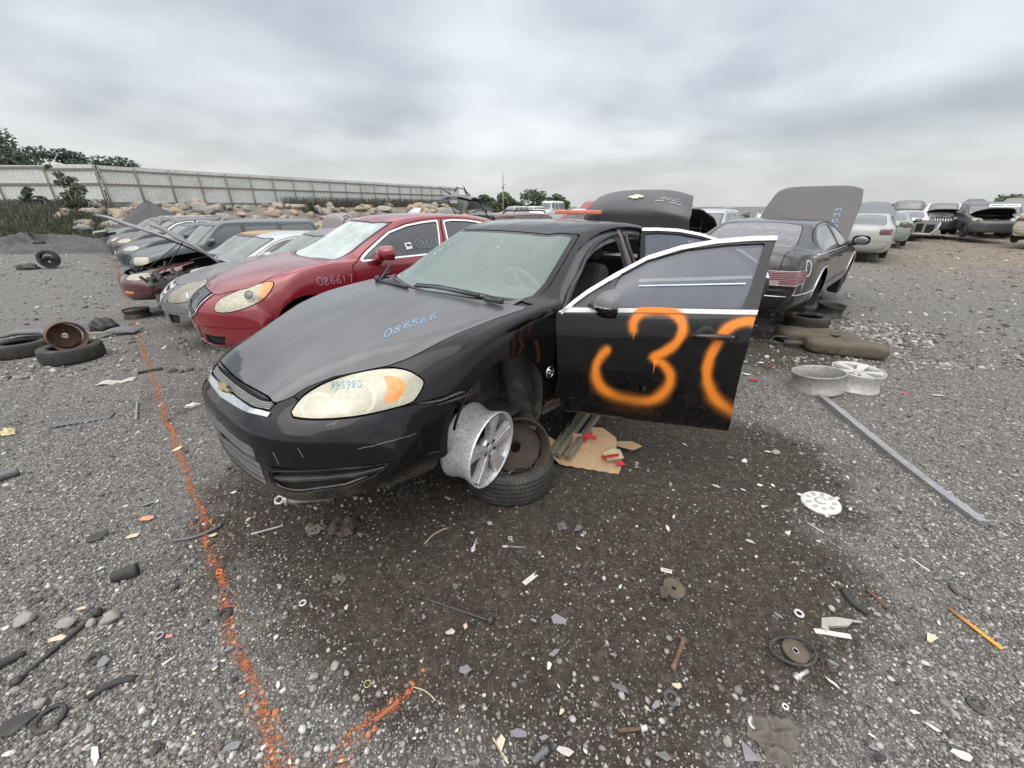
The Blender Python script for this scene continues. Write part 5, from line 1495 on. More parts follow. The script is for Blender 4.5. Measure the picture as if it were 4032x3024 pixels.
# bright strips round the tail, along the flank and round the wheel opening
def strip(name, pts, dirn, r, mat, lift=.004, flat_=.6):
    q = []
    for p in pts:
        h = bv.ray_cast(Vector(p) - Vector(dirn) * 1.5, Vector(dirn))
        if h[0]: q.append(h[0] - Vector(dirn) * lift)
    b = MB(); b.tube(q, r, 6, flat=flat_); return b.build(name, mat, rt)
strip('bumper_strip', [(-5.2, y, .50) for y in np.linspace(-.82, .82, 19)], (1, 0, 0), .014, M('trim_bright'))
strip('bumper_strip', [(x, -1, .50 + .02 * (x < -5.2)) for x in np.linspace(-5.22, -4.42, 10)], (0, 1, 0), .012, M('trim_bright'))
strip('bumper_step', [(-5.2, y, .575) for y in np.linspace(-.8, .8, 15)], (1, 0, 0), .03, M('black_plastic'), .0, .4)
strip('arch_trim', [(-4.0 - math.cos(R(a)) * .412, -1, .36 + math.sin(R(a)) * .412) for a in np.linspace(-5, 180, 24)], (0, 1, 0), .012, M('trim_bright'))
strip('arch_trim', [(-1.05 - math.cos(R(a)) * .412, -1, .36 + math.sin(R(a)) * .412) for a in np.linspace(0, 180, 24)], (0, 1, 0), .012, M('trim_bright'))
strip('belt_strip', [(x, -1.2, float(mK.fz(.955 + .012 * (-x - 1.8)))) for x in np.linspace(-4.6, -1.75, 24)], (0, 1, 0), .009, M('trim_bright'))
strip('side_moulding', [(x, -1.2, .47) for x in np.linspace(-3.5, -1.6, 14)], (0, 1, 0), .016, M('black_plastic'))
b = MB(); b.box((-5.40, -.12, .872), (.02, .62, .024), None, .004); b.build('script_badge', M('black_plastic'), rt)
b = MB()
for k, w in enumerate((.03, .035, .03, .03, .03, .032, .03, .03)): b.box((-5.412, -.02 - k * .043, .872), (.006, w, .013 if k else .02), None, .002)
b.build('badge_script', M('pale_metal'), rt)
wp = flat('white_spray', (.62, .62, .60), rough=.7)
writing('paint_mark', 'PT', (-5.03, -1.0, .54), (.25, 0, 0), (0, 0, .42), wp, rt, bv, (0, 1, 0), r=.015, lift=-.009, gapx=1.05, jit=0, seed=2)
hb = MB()
ho = caprice.hood
hv = bvh_of(caprice.hoodVT[0] - np.concatenate([np.array(ho.location), [0, 0, 0]]), caprice.hoodVT[1])
writing('chalk_number', '06533', (.12, -.60, .1), (.105, 0.012, 0), (0, .09, 0), flat('blue_chalk', (.30, .52, .72)), ho, hv, (0, 0, -1), r=.005, lift=.003, seed=6)
# bare drum and axle where the wheel is missing
b = MB(); m4 = trs((-4.0, -.70, .14), rx=90)
b.lathe([(.145, -.06), (.15, -.05), (.15, .05), (.145, .06), (.05, .065), (.0005, .065), (.0005, -.06)], 30, m4, closed=False)
for k in range(40):
    a = 2 * math.pi * k / 40; p = m4 @ Vector((.15 * math.cos(a), .15 * math.sin(a), 0)); b.box(p, (.012, .10, .012), rotm('Y', -math.degrees(a)))
b.build('brake_drum', M('rust'), rt)
b = MB(); b.tube([(-4.0, -.7, .14), (-4.0, .7, .14)], .05, 10); b.ball((-4.0, 0, .14), .13, 2); b.build('rear_axle', M('rust_dark'), rt)
def fender_flap(): pass
# other cars: (name,label,map,pos,yaw,z,col,opts)
GB = 'cars of the rows further back'
def R_(row, back): return pose(row, back)
def scar(name, label, m, pos, yaw, col, z=.15, cat='car', **k):
    k.setdefault('nu_', 84); nu = k.pop('nu_')
    if m.hatch and 'doors' not in k: k['doors'], k['side_glass'] = suv_doors(m)
    return car(name, label, m, pos, yaw, z + ground_z(*pos), None, dict(paint=P_(label[:24].replace(' ', '_'), col, rough=k.pop('rough', .25), dust=.35), **k), group=GB, nu=nu, nv=38, cat=cat)
van = suv(L=5.1, W=.98, sc=1.2, sw=1.8, sr=2.4, wb=3.0, top=.35, bot=.08, z=(.28, .92, 1.14, 1.78))
c = scar('maroon_minivan', 'maroon minivan with black roof rails and its rear gate swung up', van, (2.13, 17.7), 48, (.10, .022, .028), .12, 'minivan', trunk_open=0)
# raised rear gate of the minivan
b = MB(); P0 = np.array((-4.72, 0, 1.72))
def gate(u, v):
    y = (v - .5) * 1.62; a = u
    x = -1.05 * math.sin(a * 1.35) - .0; z = .36 * math.sin(a * 2.2) - .28 * a * a * 0 + .10 * (1 - (2 * v - 1) ** 2)
    return (P0[0] + x - .12, y, P0[2] + z + .12)
vs = b.grid(gate, 14, 14)
b.grid(lambda u, v: tuple(np.array(gate(u, v)) + (0.02, 0, -.07 - .05 * math.sin(3.14 * u))), 14, 14)
go = b.build('liftgate', paint('gate_paint', (.05, .05, .055), rough=.3, dust=.35), c.root)
b = MB()
for y in (.55, -.45): b.tube([gate(.45, .5 + y / 2), np.array(gate(.62, .5 + y / 2)) + (0, 0, .08), np.array(gate(.5, .5 + y / 2)) + (-.35, y * .3, .26)], [.025, .02, .012], 6)
b.tube([gate(.5, .35), np.array(gate(.55, .38)) + (0, 0, .16), np.array(gate(.6, .55)) + (0, 0, .2), np.array(gate(.55, .66)) + (0, 0, .1)], .018, 6)
b.build('wiper', M('black_plastic'), go)
b = MB(); b.box(np.array(gate(.9, .5)) + (0.02, 0, -.14), (.02, .34, .16)); b.build('plate', M('pale_metal'), go)
for sg in (1, -1):
    b = MB(); b.tube([(-4.7, sg * .74, 1.25), tuple(np.array(gate(.5, .5 + sg * .43)) - (0, 0, .05))], .014, 6); b.build('gas_strut', M('black_plastic'), c.root)
    b = MB(); b.tube([(-2.2, sg * .72, 1.77), (-2.4, sg * .72, 1.83), (-4.2, sg * .70, 1.83), (-4.4, sg * .70, 1.76)], .025, 6); b.build('roof_rail', M('black_plastic'), c.root)
b = MB(); b.box((-4.3, 0, 1.0), (.8, 1.5, 1.3)); b.build('cargo_hold', M('dark_void'), c.root)
S1 = sedan(); S2 = sedan(L=4.6, W=.88, z=(.2, .74, 1.0, 1.45))
scar('red_coupe', 'faded red car with its pinkish hood stood straight up, right of the maroon minivan', S2, (4.3, 22.2), 48, (.22, .03, .035), .5, hood_open=66, hoodmat=paint('pink_hood', (.30, .085, .09), rough=.5, coat=.1, dust=.5, dustcol=None) if False else paint('pink_hood', (.30, .085, .09), rough=.5, coat=.1, dust=.6))
scar('silver_crossover', 'silver crossover facing us with its black hood up behind the raised trunk lid', suv(L=4.7, W=.91, z=(.26, .9, 1.1, 1.62)), (5.1, 13.0), 232, (.40, .41, .41), .10, 'suv', hood_open=44, hoodmat=paint('ink_hood', (.02, .022, .03), dust=.2), mirrormat=P_('blue_mirror', (.05, .08, .16)), nu_=100)
scar('white_sedan', 'white sedan whose curved roof shows behind the grey raised lid', S1, R_(9.9, 11.2), 50, (.60, .61, .60), .2)
scar('white_sedan', 'second white sedan, its windows just above the red sedan roof', S2, R_(8.0, 12.4), 50, (.62, .62, .60), .22)
scar('white_hatchback', 'white car with its hood raised like a fin above the red roof', S2, R_(10.9, 17.0), 48, (.62, .62, .60), .25, hood_open=60)
scar('white_hatchback', 'white car further right, raised hood like a fin beside the dark one', S1, R_(9.6, 18.6), 48, (.62, .62, .60), .25, hood_open=60)
scar('dark_sedan', 'dark car with its hood raised beside the open minivan gate', S2, R_(8.8, 19.5), 48, (.03, .03, .035), .25, hood_open=62)
scar('rose_sedan', 'dull rose car with a raised hood just left of the minivan gate', S2, R_(7.9, 19.0), 48, (.25, .06, .065), .12, hood_open=58)
scar('green_sedan', 'dark green car with a raised hood in front of the rocky bank', S1, R_(17.5, 17.0), 48, (.02, .04, .035), .3, hood_open=58)
scar('pale_sedan', 'pale car with a raised hood over the long suv roof', S2, R_(19.3, 16.0), 48, (.5, .5, .48), .3, hood_open=60)
scar('green_hatchback', 'dark green car beside the pale one, hood raised before the rocks', S2, R_(15.6, 17.6), 48, (.02, .045, .04), .3, hood_open=55)
# right-hand side, rows running away
c = scar('white_sedan', 'dirty white sedan with its front door open beside the black saloon hood', S1, (14.9, 18.0), 48, (.33, .34, .32), .12, hood_open=62, hoodmat=paint('slate_hood', (.14, .16, .18), rough=.5, coat=.1, dust=.3), doors_open={('front_door', 1): 62}, nu_=110, trim=M('black_plastic'), handlemat=M('black_plastic'))
scar('grey_green_sedan', 'grey green sedan with dark mirrors beyond the dirty white one', S2, (19.8, 22.7), 48, (.22, .26, .24), .12, hood_open=0, mirrormat=M('black_plastic'))
scar('silver_sedan', 'silver sedan with a small red tail lamp at the end of that line', S1, (24.9, 27.3), 48, (.5, .5, .49), .12, hood_open=0)
scar('yellow_sedan', 'yellow car facing us with its hood wide open', S1, (25.8, 29.2), 228, (.55, .33, .05), .5, hood_open=40)
c = scar('compact_suv', 'black suv with a seven slot bright grille and its hood ajar', suv(L=4.45, W=.885, z=(.3, .95, 1.15, 1.68)), (24.6, 24.9), 228, (.022, .028, .032), .25, 'suv', hood_open=27, nu_=120,
     grille=rib_grille(.44, .44, .80, .93, 8, True, False, bar=.022, framemat=M('pale_metal')), hlmat=M('lamp_clear'))
c = scar('dusty_suv', 'dusty black suv, its raised hood carrying a chrome cross grille', suv(L=4.9, W=.95, z=(.3, .95, 1.17, 1.76)), (25.05, 22.4), 241, (.05, .052, .058), .22, 'suv', hood_open=32, nu_=120, hlmat=M('lamp_fogged'), rough=.45)
b = MB(); h = c.hood
for (p, d) in (((1.19, 0, -.17), (.05, 1.1, .04)), ((1.19, 0, -.30), (.05, 1.1, .04)), ((1.19, .53, -.235), (.05, .05, .16)), ((1.19, -.53, -.235), (.05, .05, .16)), ((1.19, 0, -.235), (.05, .09, .16)), ((1.18, 0, -.235), (.03, 1.1, .025))): b.box(p, d, None, .008)
b.build('hood_grille', M('chrome'), h)
scar('white_suv', 'white suv seen over the dusty black one', suv(L=4.8, z=(.3, .95, 1.18, 1.75)), (28.2, 29.0), 48, (.58, .58, .57), .25, 'suv')
scar('slate_suv', 'slate suv with its rear gate glass above the seven slot suv', suv(L=4.9, z=(.3, .95, 1.2, 1.85)), (28.3, 31.4), 48, (.10, .11, .12), .3, 'suv')
scar('navy_suv', 'navy suv with a huge raised hood against the sky', suv(L=4.9, z=(.3, .95, 1.2, 1.8)), tuple(pose(-6.4, 46.5)), 48, (.03, .04, .06), .3, 'suv', hood_open=64)
scar('grey_suv', 'dull grey car with its domed hood raised behind the dusty suv', sedan(z=(.25, .85, 1.1, 1.55)), tuple(pose(-8.1, 44.8)), 48, (.12, .12, .13), .3, 'suv', hood_open=66)
scar('beige_suv', 'beige suv cut off by the right edge of the yard view', suv(L=4.7, z=(.3, .9, 1.15, 1.7)), (27.4, 21.4), 30, (.42, .40, .33), .2, 'suv')
scar('dark_pickup', 'dark blue suv between the dusty and the beige ones', suv(L=4.9, z=(.3, .95, 1.2, 1.8)), (28.6, 25.4), 228, (.03, .035, .05), .25, 'suv', hood_open=0)
scar('plum_sedan', 'plum car with a raised domed hood at the far right', sedan(z=(.25, .85, 1.1, 1.55)), tuple(pose(-10.4, 45.5)), 48, (.09, .08, .09), .45, hood_open=66)
scar('black_hatchback', 'black car with a raised hood left of the slate suv', S2, (27.6, 33.5), 228, (.02, .022, .03), .45, hood_open=50)
scar('lime_sedan', 'pale green car with a blue striped raised hood behind the yellow one', S1, (28.4, 34.0), 228, (.45, .52, .42), .5, hood_open=45)
# vehicles far off under the trees
FAR = [('white_van', 'tall white van with a dark side door far off', (4.2, 62), 'v', (.62, .62, .61)), ('white_pickup', 'white car with a round hatch just left of the tall van', (1.2, 58), 's', (.6, .6, .6)), ('white_truck', 'white pickup far off right of the van', (8.0, 60), 's', (.6, .61, .6)),
       ('dark_pickup', 'dark pickup with a rack far behind the minivan', (11.3, 64), 's', (.06, .06, .065)), ('white_suv', 'white suv far off, left one of the pair', (14.9, 58), 's', (.62, .62, .61)), ('white_suv', 'white suv far off, right one of the pair', (17.2, 55), 's', (.60, .61, .60)),
       ('black_suv', 'black suv far off beside the white pair', (20.6, 58), 's', (.03, .03, .033)), ('grey_suv', 'grey suv far off left of the trunk lid', (23.2, 60), 's', (.35, .36, .36)), ('tan_suv', 'small pale car far off under the trees', (-1.5, 55), 's', (.45, .42, .36))]
for nm, lb, p, kd, col in FAR:
    m = suv(L=5.2, W=1.0, sc=.8, sw=1.2, sr=1.8, z=(.3, .95, 1.35, 2.55), wb=3.2) if kd == 'v' else suv(L=4.9, z=(.3, .95, 1.2, 1.85))
    scar(nm, lb, m, p, 205 + 7 * (len(lb) % 5), col, .25 + .1, 'van' if kd == 'v' else 'suv', nu_=64)
# writing and sticker on the red sedan
BC = flat('faint_chalk', (.50, .42, .48), rough=.9)
vb = verano.bvh
writing('chalk_number', '086617', (-1.05, 1.3, .80), (-.052, 0, 0), (0, 0, .075), BC, verano.root, vb, (0, -1, 0), r=.002, lift=.002, seed=12)
do, d, g, O = verano.doors[('front_door', 1)]
gb = bvh_of(g[0], g[1])
writing('chalk_number', '086617', (-2.22, 1.3, 1.09), (-.052, 0, 0), (0, 0, .085), flat('window_chalk', (.30, .36, .40)), do, gb, (0, -1, 0), r=.0022, lift=.0, seed=13)
h = gb.ray_cast(Vector((-2.12, 1.5, 1.12)), Vector((0, -1, 0)))
if h[0]:
    b = MB(); b.box(h[0] + Vector((0, .0, 0)), (.075, .012, .075), rotm('X', 24) @ rotm('Y', 8)); st = b.build('sticker', flat('sticker_white', (.7, .7, .7)), do)
    b = MB()
    for k in range(7): b.box(h[0] + Vector((.022 - .0075 * k, .006, .014 - .001 * k)), (.0035 + .001 * (k % 2), .006, .022), rotm('X', 24))
    b.build('bar_lines', M('black_plastic'), st)
# ---------------------------------------------------------------- the far rows: copies of a few cars, each with its parts
def copy_tree(o, parent=None):
    c = o.copy(); COL.objects.link(c); c.parent = parent
    for ch in list(o.children): copy_tree(ch, c)
    return c
rgf = random.Random(19)
FP = [scar('distant_sedan', 'distant dark sedan in the far rows of the yard', S2, (40, 62), 228, (.035, .036, .04), .3, nu_=56, hood_open=0),
      scar('distant_car', 'distant dark car with a raised hood in the far rows', S1, (33, 62), 48, (.05, .05, .055), .3, nu_=56, hood_open=60),
      scar('distant_suv', 'distant grey suv in the far rows of the yard', suv(L=4.8, z=(.3, .95, 1.2, 1.8)), (46, 62), 228, (.16, .165, .17), .3, 'suv', nu_=56),
      scar('distant_white_car', 'distant white car in the far rows of the yard', S1, (27, 62), 228, (.55, .55, .54), .3, nu_=56)]
for f in FP: f.root['group'] = 'distant cars in the far rows'
spots = []
for k in range(13): spots.append((26 + k * 2.7 + rgf.uniform(-.3, .3), 50 + rgf.uniform(-.6, .6)))
for k in range(14): spots.append((22 + k * 3.0 + rgf.uniform(-.4, .4), 70 + rgf.uniform(-1, 1)))
for k in range(5, 10): spots.append((34 + k * 2.6 - k * .5, 40 - k * 1.9 + rgf.uniform(-.5, .5)))
for k in range(8): spots.append((44 + k * 2.2, 44 - k * 2.2))
for i, (x, y) in enumerate(spots):
    f = FP[rgf.choice([0, 0, 1, 1, 1, 2, 2, 3])]
    if (x / y) > 1.52: continue
    r = copy_tree(f.root); r.location = (x, y, .3 + ground_z(x, y)); r.rotation_euler = (0, 0, f.root.rotation_euler.z + R(rgf.uniform(-8, 8)))
# ---------------------------------------------------------------- sky and light
w = bpy.data.worlds.new('World'); SC.world = w; w.use_nodes = True
nt = w.node_tree; nt.nodes.clear(); N = NT(nt)
SUN_EL, SUN_AZ = 58, -28            # soft light from behind the overcast, ahead and high
sky = N.n('ShaderNodeTexSky', sky_type='NISHITA', sun_disc=False); sky.sun_elevation = R(SUN_EL); sky.sun_rotation = R(208); sky.air_density = 1; sky.dust_density = 5
tc = N.n('ShaderNodeTexCoord').outputs['Generated']
sp = N.n('ShaderNodeSeparateXYZ'); N.l(tc, sp.inputs[0])
zz = N.math('ADD', N.math('MAXIMUM', sp.outputs[2], 0.0), .20)
cx = N.math('DIVIDE', sp.outputs[0], zz); cy = N.math('DIVIDE', sp.outputs[1], zz)
cb = N.n('ShaderNodeCombineXYZ'); N.l(cx, cb.inputs[0]); N.l(cy, cb.inputs[1])
mp = N.n('ShaderNodeMapping'); mp.inputs['Rotation'].default_value = (0, 0, R(-22)); mp.inputs['Scale'].default_value = (1, 1.0, 1); mp.inputs['Location'].default_value = (.35, .62, 0); N.l(cb.outputs[0], mp.inputs[0])
wob = N.n('ShaderNodeTexNoise'); wob.inputs['Scale'].default_value = .55; wob.inputs['Detail'].default_value = 3; N.l(mp.outputs[0], wob.inputs['Vector'])
va = N.n('ShaderNodeVectorMath', operation='SCALE'); N.l(wob.outputs['Color'], va.inputs[0]); va.inputs['Scale'].default_value = .5
vb = N.n('ShaderNodeVectorMath', operation='ADD'); N.l(mp.outputs[0], vb.inputs[0]); N.l(va.outputs[0], vb.inputs[1])
n1_ = N.noise(vb.outputs[0], .85, 5, .42); n2_ = N.noise(vb.outputs[0], 2.1, 5, .45)
cl = N.math('ADD', N.math('MULTIPLY', n1_, .72), N.math('MULTIPLY', n2_, .28))
cloud = N.ramp(cl, [(.33, (.36, .375, .385)), (.43, (.47, .482, .49)), (.50, (.60, .608, .61)), (.58, (.73, .735, .735)), (.68, (.84, .84, .835))])
hz = N.map(sp.outputs[2], .0, .16, 1, 0)
cloud = N.mix(N.math('MULTIPLY', hz, .72), cloud, (.735, .75, .745))
up = N.map(sp.outputs[2], .30, .72, 1., 2.6)
cm = N.n('ShaderNodeVectorMath', operation='SCALE'); N.l(cloud, cm.inputs[0]); N.l(up, cm.inputs['Scale'])
b1 = N.n('ShaderNodeBackground'); N.l(sky.outputs[0], b1.inputs[0]); b1.inputs[1].default_value = .05
b2 = N.n('ShaderNodeBackground'); N.l(cm.outputs[0], b2.inputs[0]); b2.inputs[1].default_value = .70
ad = N.n('ShaderNodeAddShader'); N.l(b1.outputs[0], ad.inputs[0]); N.l(b2.outputs[0], ad.inputs[1])
N.l(ad.outputs[0], N.n('ShaderNodeOutputWorld').inputs[0])
sl = bpy.data.lights.new('sun', 'SUN'); sl.energy = 1.0; sl.angle = R(70); sl.color = (1, .97, .93)
so = bpy.data.objects.new('sun', sl); link(so); so.location = (0, 0, 30); so.rotation_euler = (R(90 - SUN_EL), 0, R(SUN_AZ))
SC.view_settings.view_transform = 'Standard'; SC.view_settings.look = 'None'; SC.view_settings.exposure = 0.42; SC.view_settings.gamma = 1
SC.cycles.use_adaptive_sampling = True; SC.cycles.adaptive_threshold = .02
SC.cycles.max_bounces = 6; SC.cycles.transparent_max_bounces = 12

# ---------------------------------------------------------------- ground
def ground_mat():
    m, nt = newmat('yard_ground'); N = NT(nt)
    oc = N.n('ShaderNodeTexCoord').outputs['Object']
    sep = N.n('ShaderNodeSeparateXYZ'); N.l(oc, sep.inputs[0])
    big = N.noise(oc, .55, 5, .6); mid = N.noise(oc, 2.6, 6, .65); fine = N.noise(oc, 22, 5, .7); grit = N.noise(oc, 110, 3, .7)
    at = N.n('ShaderNodeAttribute', attribute_name='dirt').outputs['Fac']
    br = N.n('ShaderNodeAttribute', attribute_name='brown').outputs['Fac']
    dark = N.ramp(fine, [(.3, (.024, .018, .013)), (.55, (.052, .041, .031)), (.75, (.108, .088, .068))])
    grey = N.ramp(N.math('ADD', N.math('MULTIPLY', fine, .6), N.math('MULTIPLY', grit, .4)), [(.32, (.055, .051, .046)), (.5, (.118, .112, .103)), (.66, (.25, .24, .223)), (.78, (.42, .405, .375))])
    k = N.map(N.math('ADD', at, N.math('MULTIPLY', N.math('SUBTRACT', mid, .5), .9)), .30, .70)
    c = N.mix(k, grey, dark)
    # stones as a cell pattern at two sizes
    for sc_, amt in ((58, .8), (120, .75), (210, .6)):
        v = N.n('ShaderNodeTexVoronoi', feature='F1'); v.inputs['Scale'].default_value = sc_; N.l(oc, v.inputs['Vector'])
        s2 = N.n('ShaderNodeSeparateColor'); N.l(v.outputs['Color'], s2.inputs[0])
        on = N.math('GREATER_THAN', s2.outputs[0], .48); lo = N.map(v.outputs['Distance'], .30, .42, 1, 0)
        f = N.math('MULTIPLY', N.math('MULTIPLY', on, lo), N.math('MULTIPLY', N.map(k, .2, 1, 1, .22), amt))
        c = N.mix(f, c, N.ramp(s2.outputs[1], [(0, (.07, .07, .07)), (.4, (.18, .177, .17)), (.75, (.33, .32, .31)), (1, (.55, .54, .50))]))
    brown = N.ramp(N.math('ADD', N.math('MULTIPLY', mid, .5), N.math('MULTIPLY', grit, .5)), [(.32, (.085, .066, .048)), (.52, (.20, .165, .125)), (.7, (.34, .29, .23))])
    c = N.mix(N.math('MULTIPLY', br, N.map(N.math('ADD', big, N.math('MULTIPLY', mid, .5)), .55, .85, .35, .95)), c, brown)
    oil = N.map(N.math('ADD', N.math('MULTIPLY', big, .6), N.math('MULTIPLY', mid, .4)), .60, .70, 0, .55)
    c = N.mix(oil, c, (.022, .021, .021))
    h = N.math('ADD', N.math('MULTIPLY', fine, .7), N.math('ADD', N.math('MULTIPLY', mid, .8), N.math('MULTIPLY', grit, .35)))
    N.bsdf(col=c, rough=.92, spec=.25, nrm=N.bump(h, .8, .03))
    return m
def axis(a, b, c, d, fine, k):
    """graded axis: fine spacing between b and c, growing outwards to a and d"""
    mid = list(np.arange(b, c + 1e-6, fine)); lo = []; x = b; s = fine
    while x > a: s *= k; x -= s; lo.append(x)
    hi = []; x = c; s = fine
    while x < d: s *= k; x += s; hi.append(x)
    return np.array(lo[::-1] + mid + hi)
def dirt_np(x, y):
    """1 where dark bare dirt shows, 0 where gravel covers the yard"""
    d = np.zeros_like(x)
    for cx_, cy_, rx, ry, a in ((.3, 1.7, 1.75, 1.05, 1.0), (.8, 2.6, 1.9, 1.0, .95), (-.7, 2.3, 1.6, 1.2, .8), (1.0, 1.25, .6, .4, .75), (.35, .78, .42, .28, .75), (-.35, .95, .25, .25, .55), (.0, 1.3, .55, .35, .8),
                                (1.7, 2.1, .7, .5, .6), (-2.9, 3.6, 1.3, .7, .45), (3.3, 5.3, 1.7, 1.2, .7), (-1.3, 2.35, .6, .5, .55), (-6, 7, 4, 3, .35), (5, 7.3, 1.2, .6, .8)):
        q = ((x - cx_) / rx) ** 2 + ((y - cy_) / ry) ** 2
        d = np.maximum(d, a * np.clip(1.35 - q, 0, 1))
    return d
gx = axis(-900, -3.2, 3.4, 900, .05, 1.055); gy = axis(-25, .2, 5.4, 1500, .05, 1.055)
X, Y = np.meshgrid(gx, gy, indexing='ij'); Z = ground_np(X, Y)
hn = sum(a * np.sin(X * f + p) * np.sin(Y * g + q) for a, f, p, g, q in ((.007, 4.1, .3, 3.3, 1.), (.005, 9.3, 2., 7.7, .2), (.003, 21, .4, 18, 2.), (.03, .42, 1., .37, .4)))
Z = Z + hn * np.where(np.hypot(X, Y) < 60, 1, 0)
GZ = lambda x, y: ground_z(x, y)
na, nb = X.shape; idx = np.arange(na * nb).reshape(na, nb)
Q = np.stack([idx[:-1, :-1], idx[1:, :-1], idx[1:, 1:], idx[:-1, 1:]], -1).reshape(-1, 4)
go = mesh_np('ground', np.stack([X, Y, Z], -1).reshape(-1, 3), Q, ground_mat()); tag(go, kind='structure')
def attr(o, name, v):
    a = o.data.attributes.new(name, 'FLOAT', 'POINT'); a.data.foreach_set('value', v.ravel().astype(np.float32))
attr(go, 'dirt', dirt_np(X, Y))
rowv = (X - ORG[0]) * ROW[0] + (Y - ORG[1]) * ROW[1]; bkv = (X - ORG[0]) * BACK[0] + (Y - ORG[1]) * BACK[1]
brn = np.clip((bkv - 12) / 9, 0, 1) * np.clip((-rowv - .5) / 2.5, 0, 1)
brn = np.maximum(brn, np.clip((Z - .6) / .8, 0, 1) * np.clip((X + 30) / 5, 0, 1))
attr(go, 'brown', brn)

# ---------------------------------------------------------------- orange line sprayed on the ground
def orange_mat():
    m, nt = newmat('orange_ground_paint'); N = NT(nt)
    oc = N.n('ShaderNodeTexCoord').outputs['Object']
    at = N.n('ShaderNodeAttribute', attribute_name='edge').outputs['Fac']
    a = N.noise(oc, 75, 4, .75); b = N.noise(oc, 12, 4, .6); c_ = N.noise(oc, 2.2, 3, .6)
    f = N.math('ADD', N.math('MULTIPLY', a, 1.0), N.math('ADD', N.math('MULTIPLY', b, .65), N.math('MULTIPLY', c_, .35)))
    al = N.map(N.math('SUBTRACT', f, N.math('MULTIPLY', N.math('SUBTRACT', 1, at), .85)), .86, 1.10)
    pb = N.n('ShaderNodeBsdfPrincipled'); N.set(pb, col=N.ramp(a, [(.35, (.12, .045, .024)), (.5, (.33, .11, .045)), (.7, (.50, .19, .09))]), rough=.85, spec=.2, nrm=N.bump(a, .7, .01))
    tr = N.n('ShaderNodeBsdfTransparent'); mx = N.n('ShaderNodeMixShader'); N.l(al, mx.inputs[0]); N.l(tr.outputs[0], mx.inputs[1]); N.l(pb.outputs[0], mx.inputs[2])
    N.l(mx.outputs[0], N.n('ShaderNodeOutputMaterial').inputs[0]); return m
OM = orange_mat()
def paint_line(name, pix, wid, fade0=1., fade1=1.):
    P = np.array([gpx(u, v) for u, v in pix]); t = np.concatenate([[0], np.cumsum(np.linalg.norm(np.diff(P, axis=0), axis=1))])
    n = max(8, int(t[-1] / .05)); q = np.linspace(0, t[-1], n); C_ = hermite(t, P, q)
    T_ = np.gradient(C_, axis=0)[:, :2]; T_ /= np.linalg.norm(T_, axis=1, keepdims=True); Nn = np.stack([-T_[:, 1], T_[:, 0]], 1)
    k = 9; V = []; E = []
    for j in range(k):
        s = (j / (k - 1) - .5) * 2; xy = C_[:, :2] + Nn * (s * wid)
        xy += .012 * np.sin(q * 9 + 1)[:, None] * Nn
        z = ground_np(xy[:, 0], xy[:, 1]); z = z + sum(a * np.sin(xy[:, 0] * f + p) * np.sin(xy[:, 1] * g + r) for a, f, p, g, r in ((.007, 4.1, .3, 3.3, 1.), (.005, 9.3, 2., 7.7, .2), (.003, 21, .4, 18, 2.), (.03, .42, 1., .37, .4)))
        V.append(np.concatenate([xy, (z + .005)[:, None]], 1)); E.append((1 - abs(s) ** 1.6) * np.interp(q, [0, q[-1] * .3, q[-1] * .7, q[-1]], [fade0, 1, 1, fade1]))
    V = np.stack(V, 1); E = np.stack(E, 1); ii = np.arange(n * k).reshape(n, k)
    Qd = np.stack([ii[:-1, :-1], ii[1:, :-1], ii[1:, 1:], ii[:-1, 1:]], -1).reshape(-1, 4)
    o = mesh_np(name, V.reshape(-1, 3), Qd, OM); attr(o, 'edge', E); tag(o, kind='structure')
    return C_
OL = paint_line('orange_line', [(625, 1700), (585, 1600), (525, 1430), (478, 1270), (452, 1170), (432, 1100), (405, 1030), (378, 955), (350, 880), (325, 800), (305, 745), (287, 690), (268, 630), (255, 590), (248, 558)], .062)
OL2 = paint_line('orange_line', [(690, 1690), (745, 1610), (830, 1545), (900, 1480), (955, 1430)], .055, .7, .35)

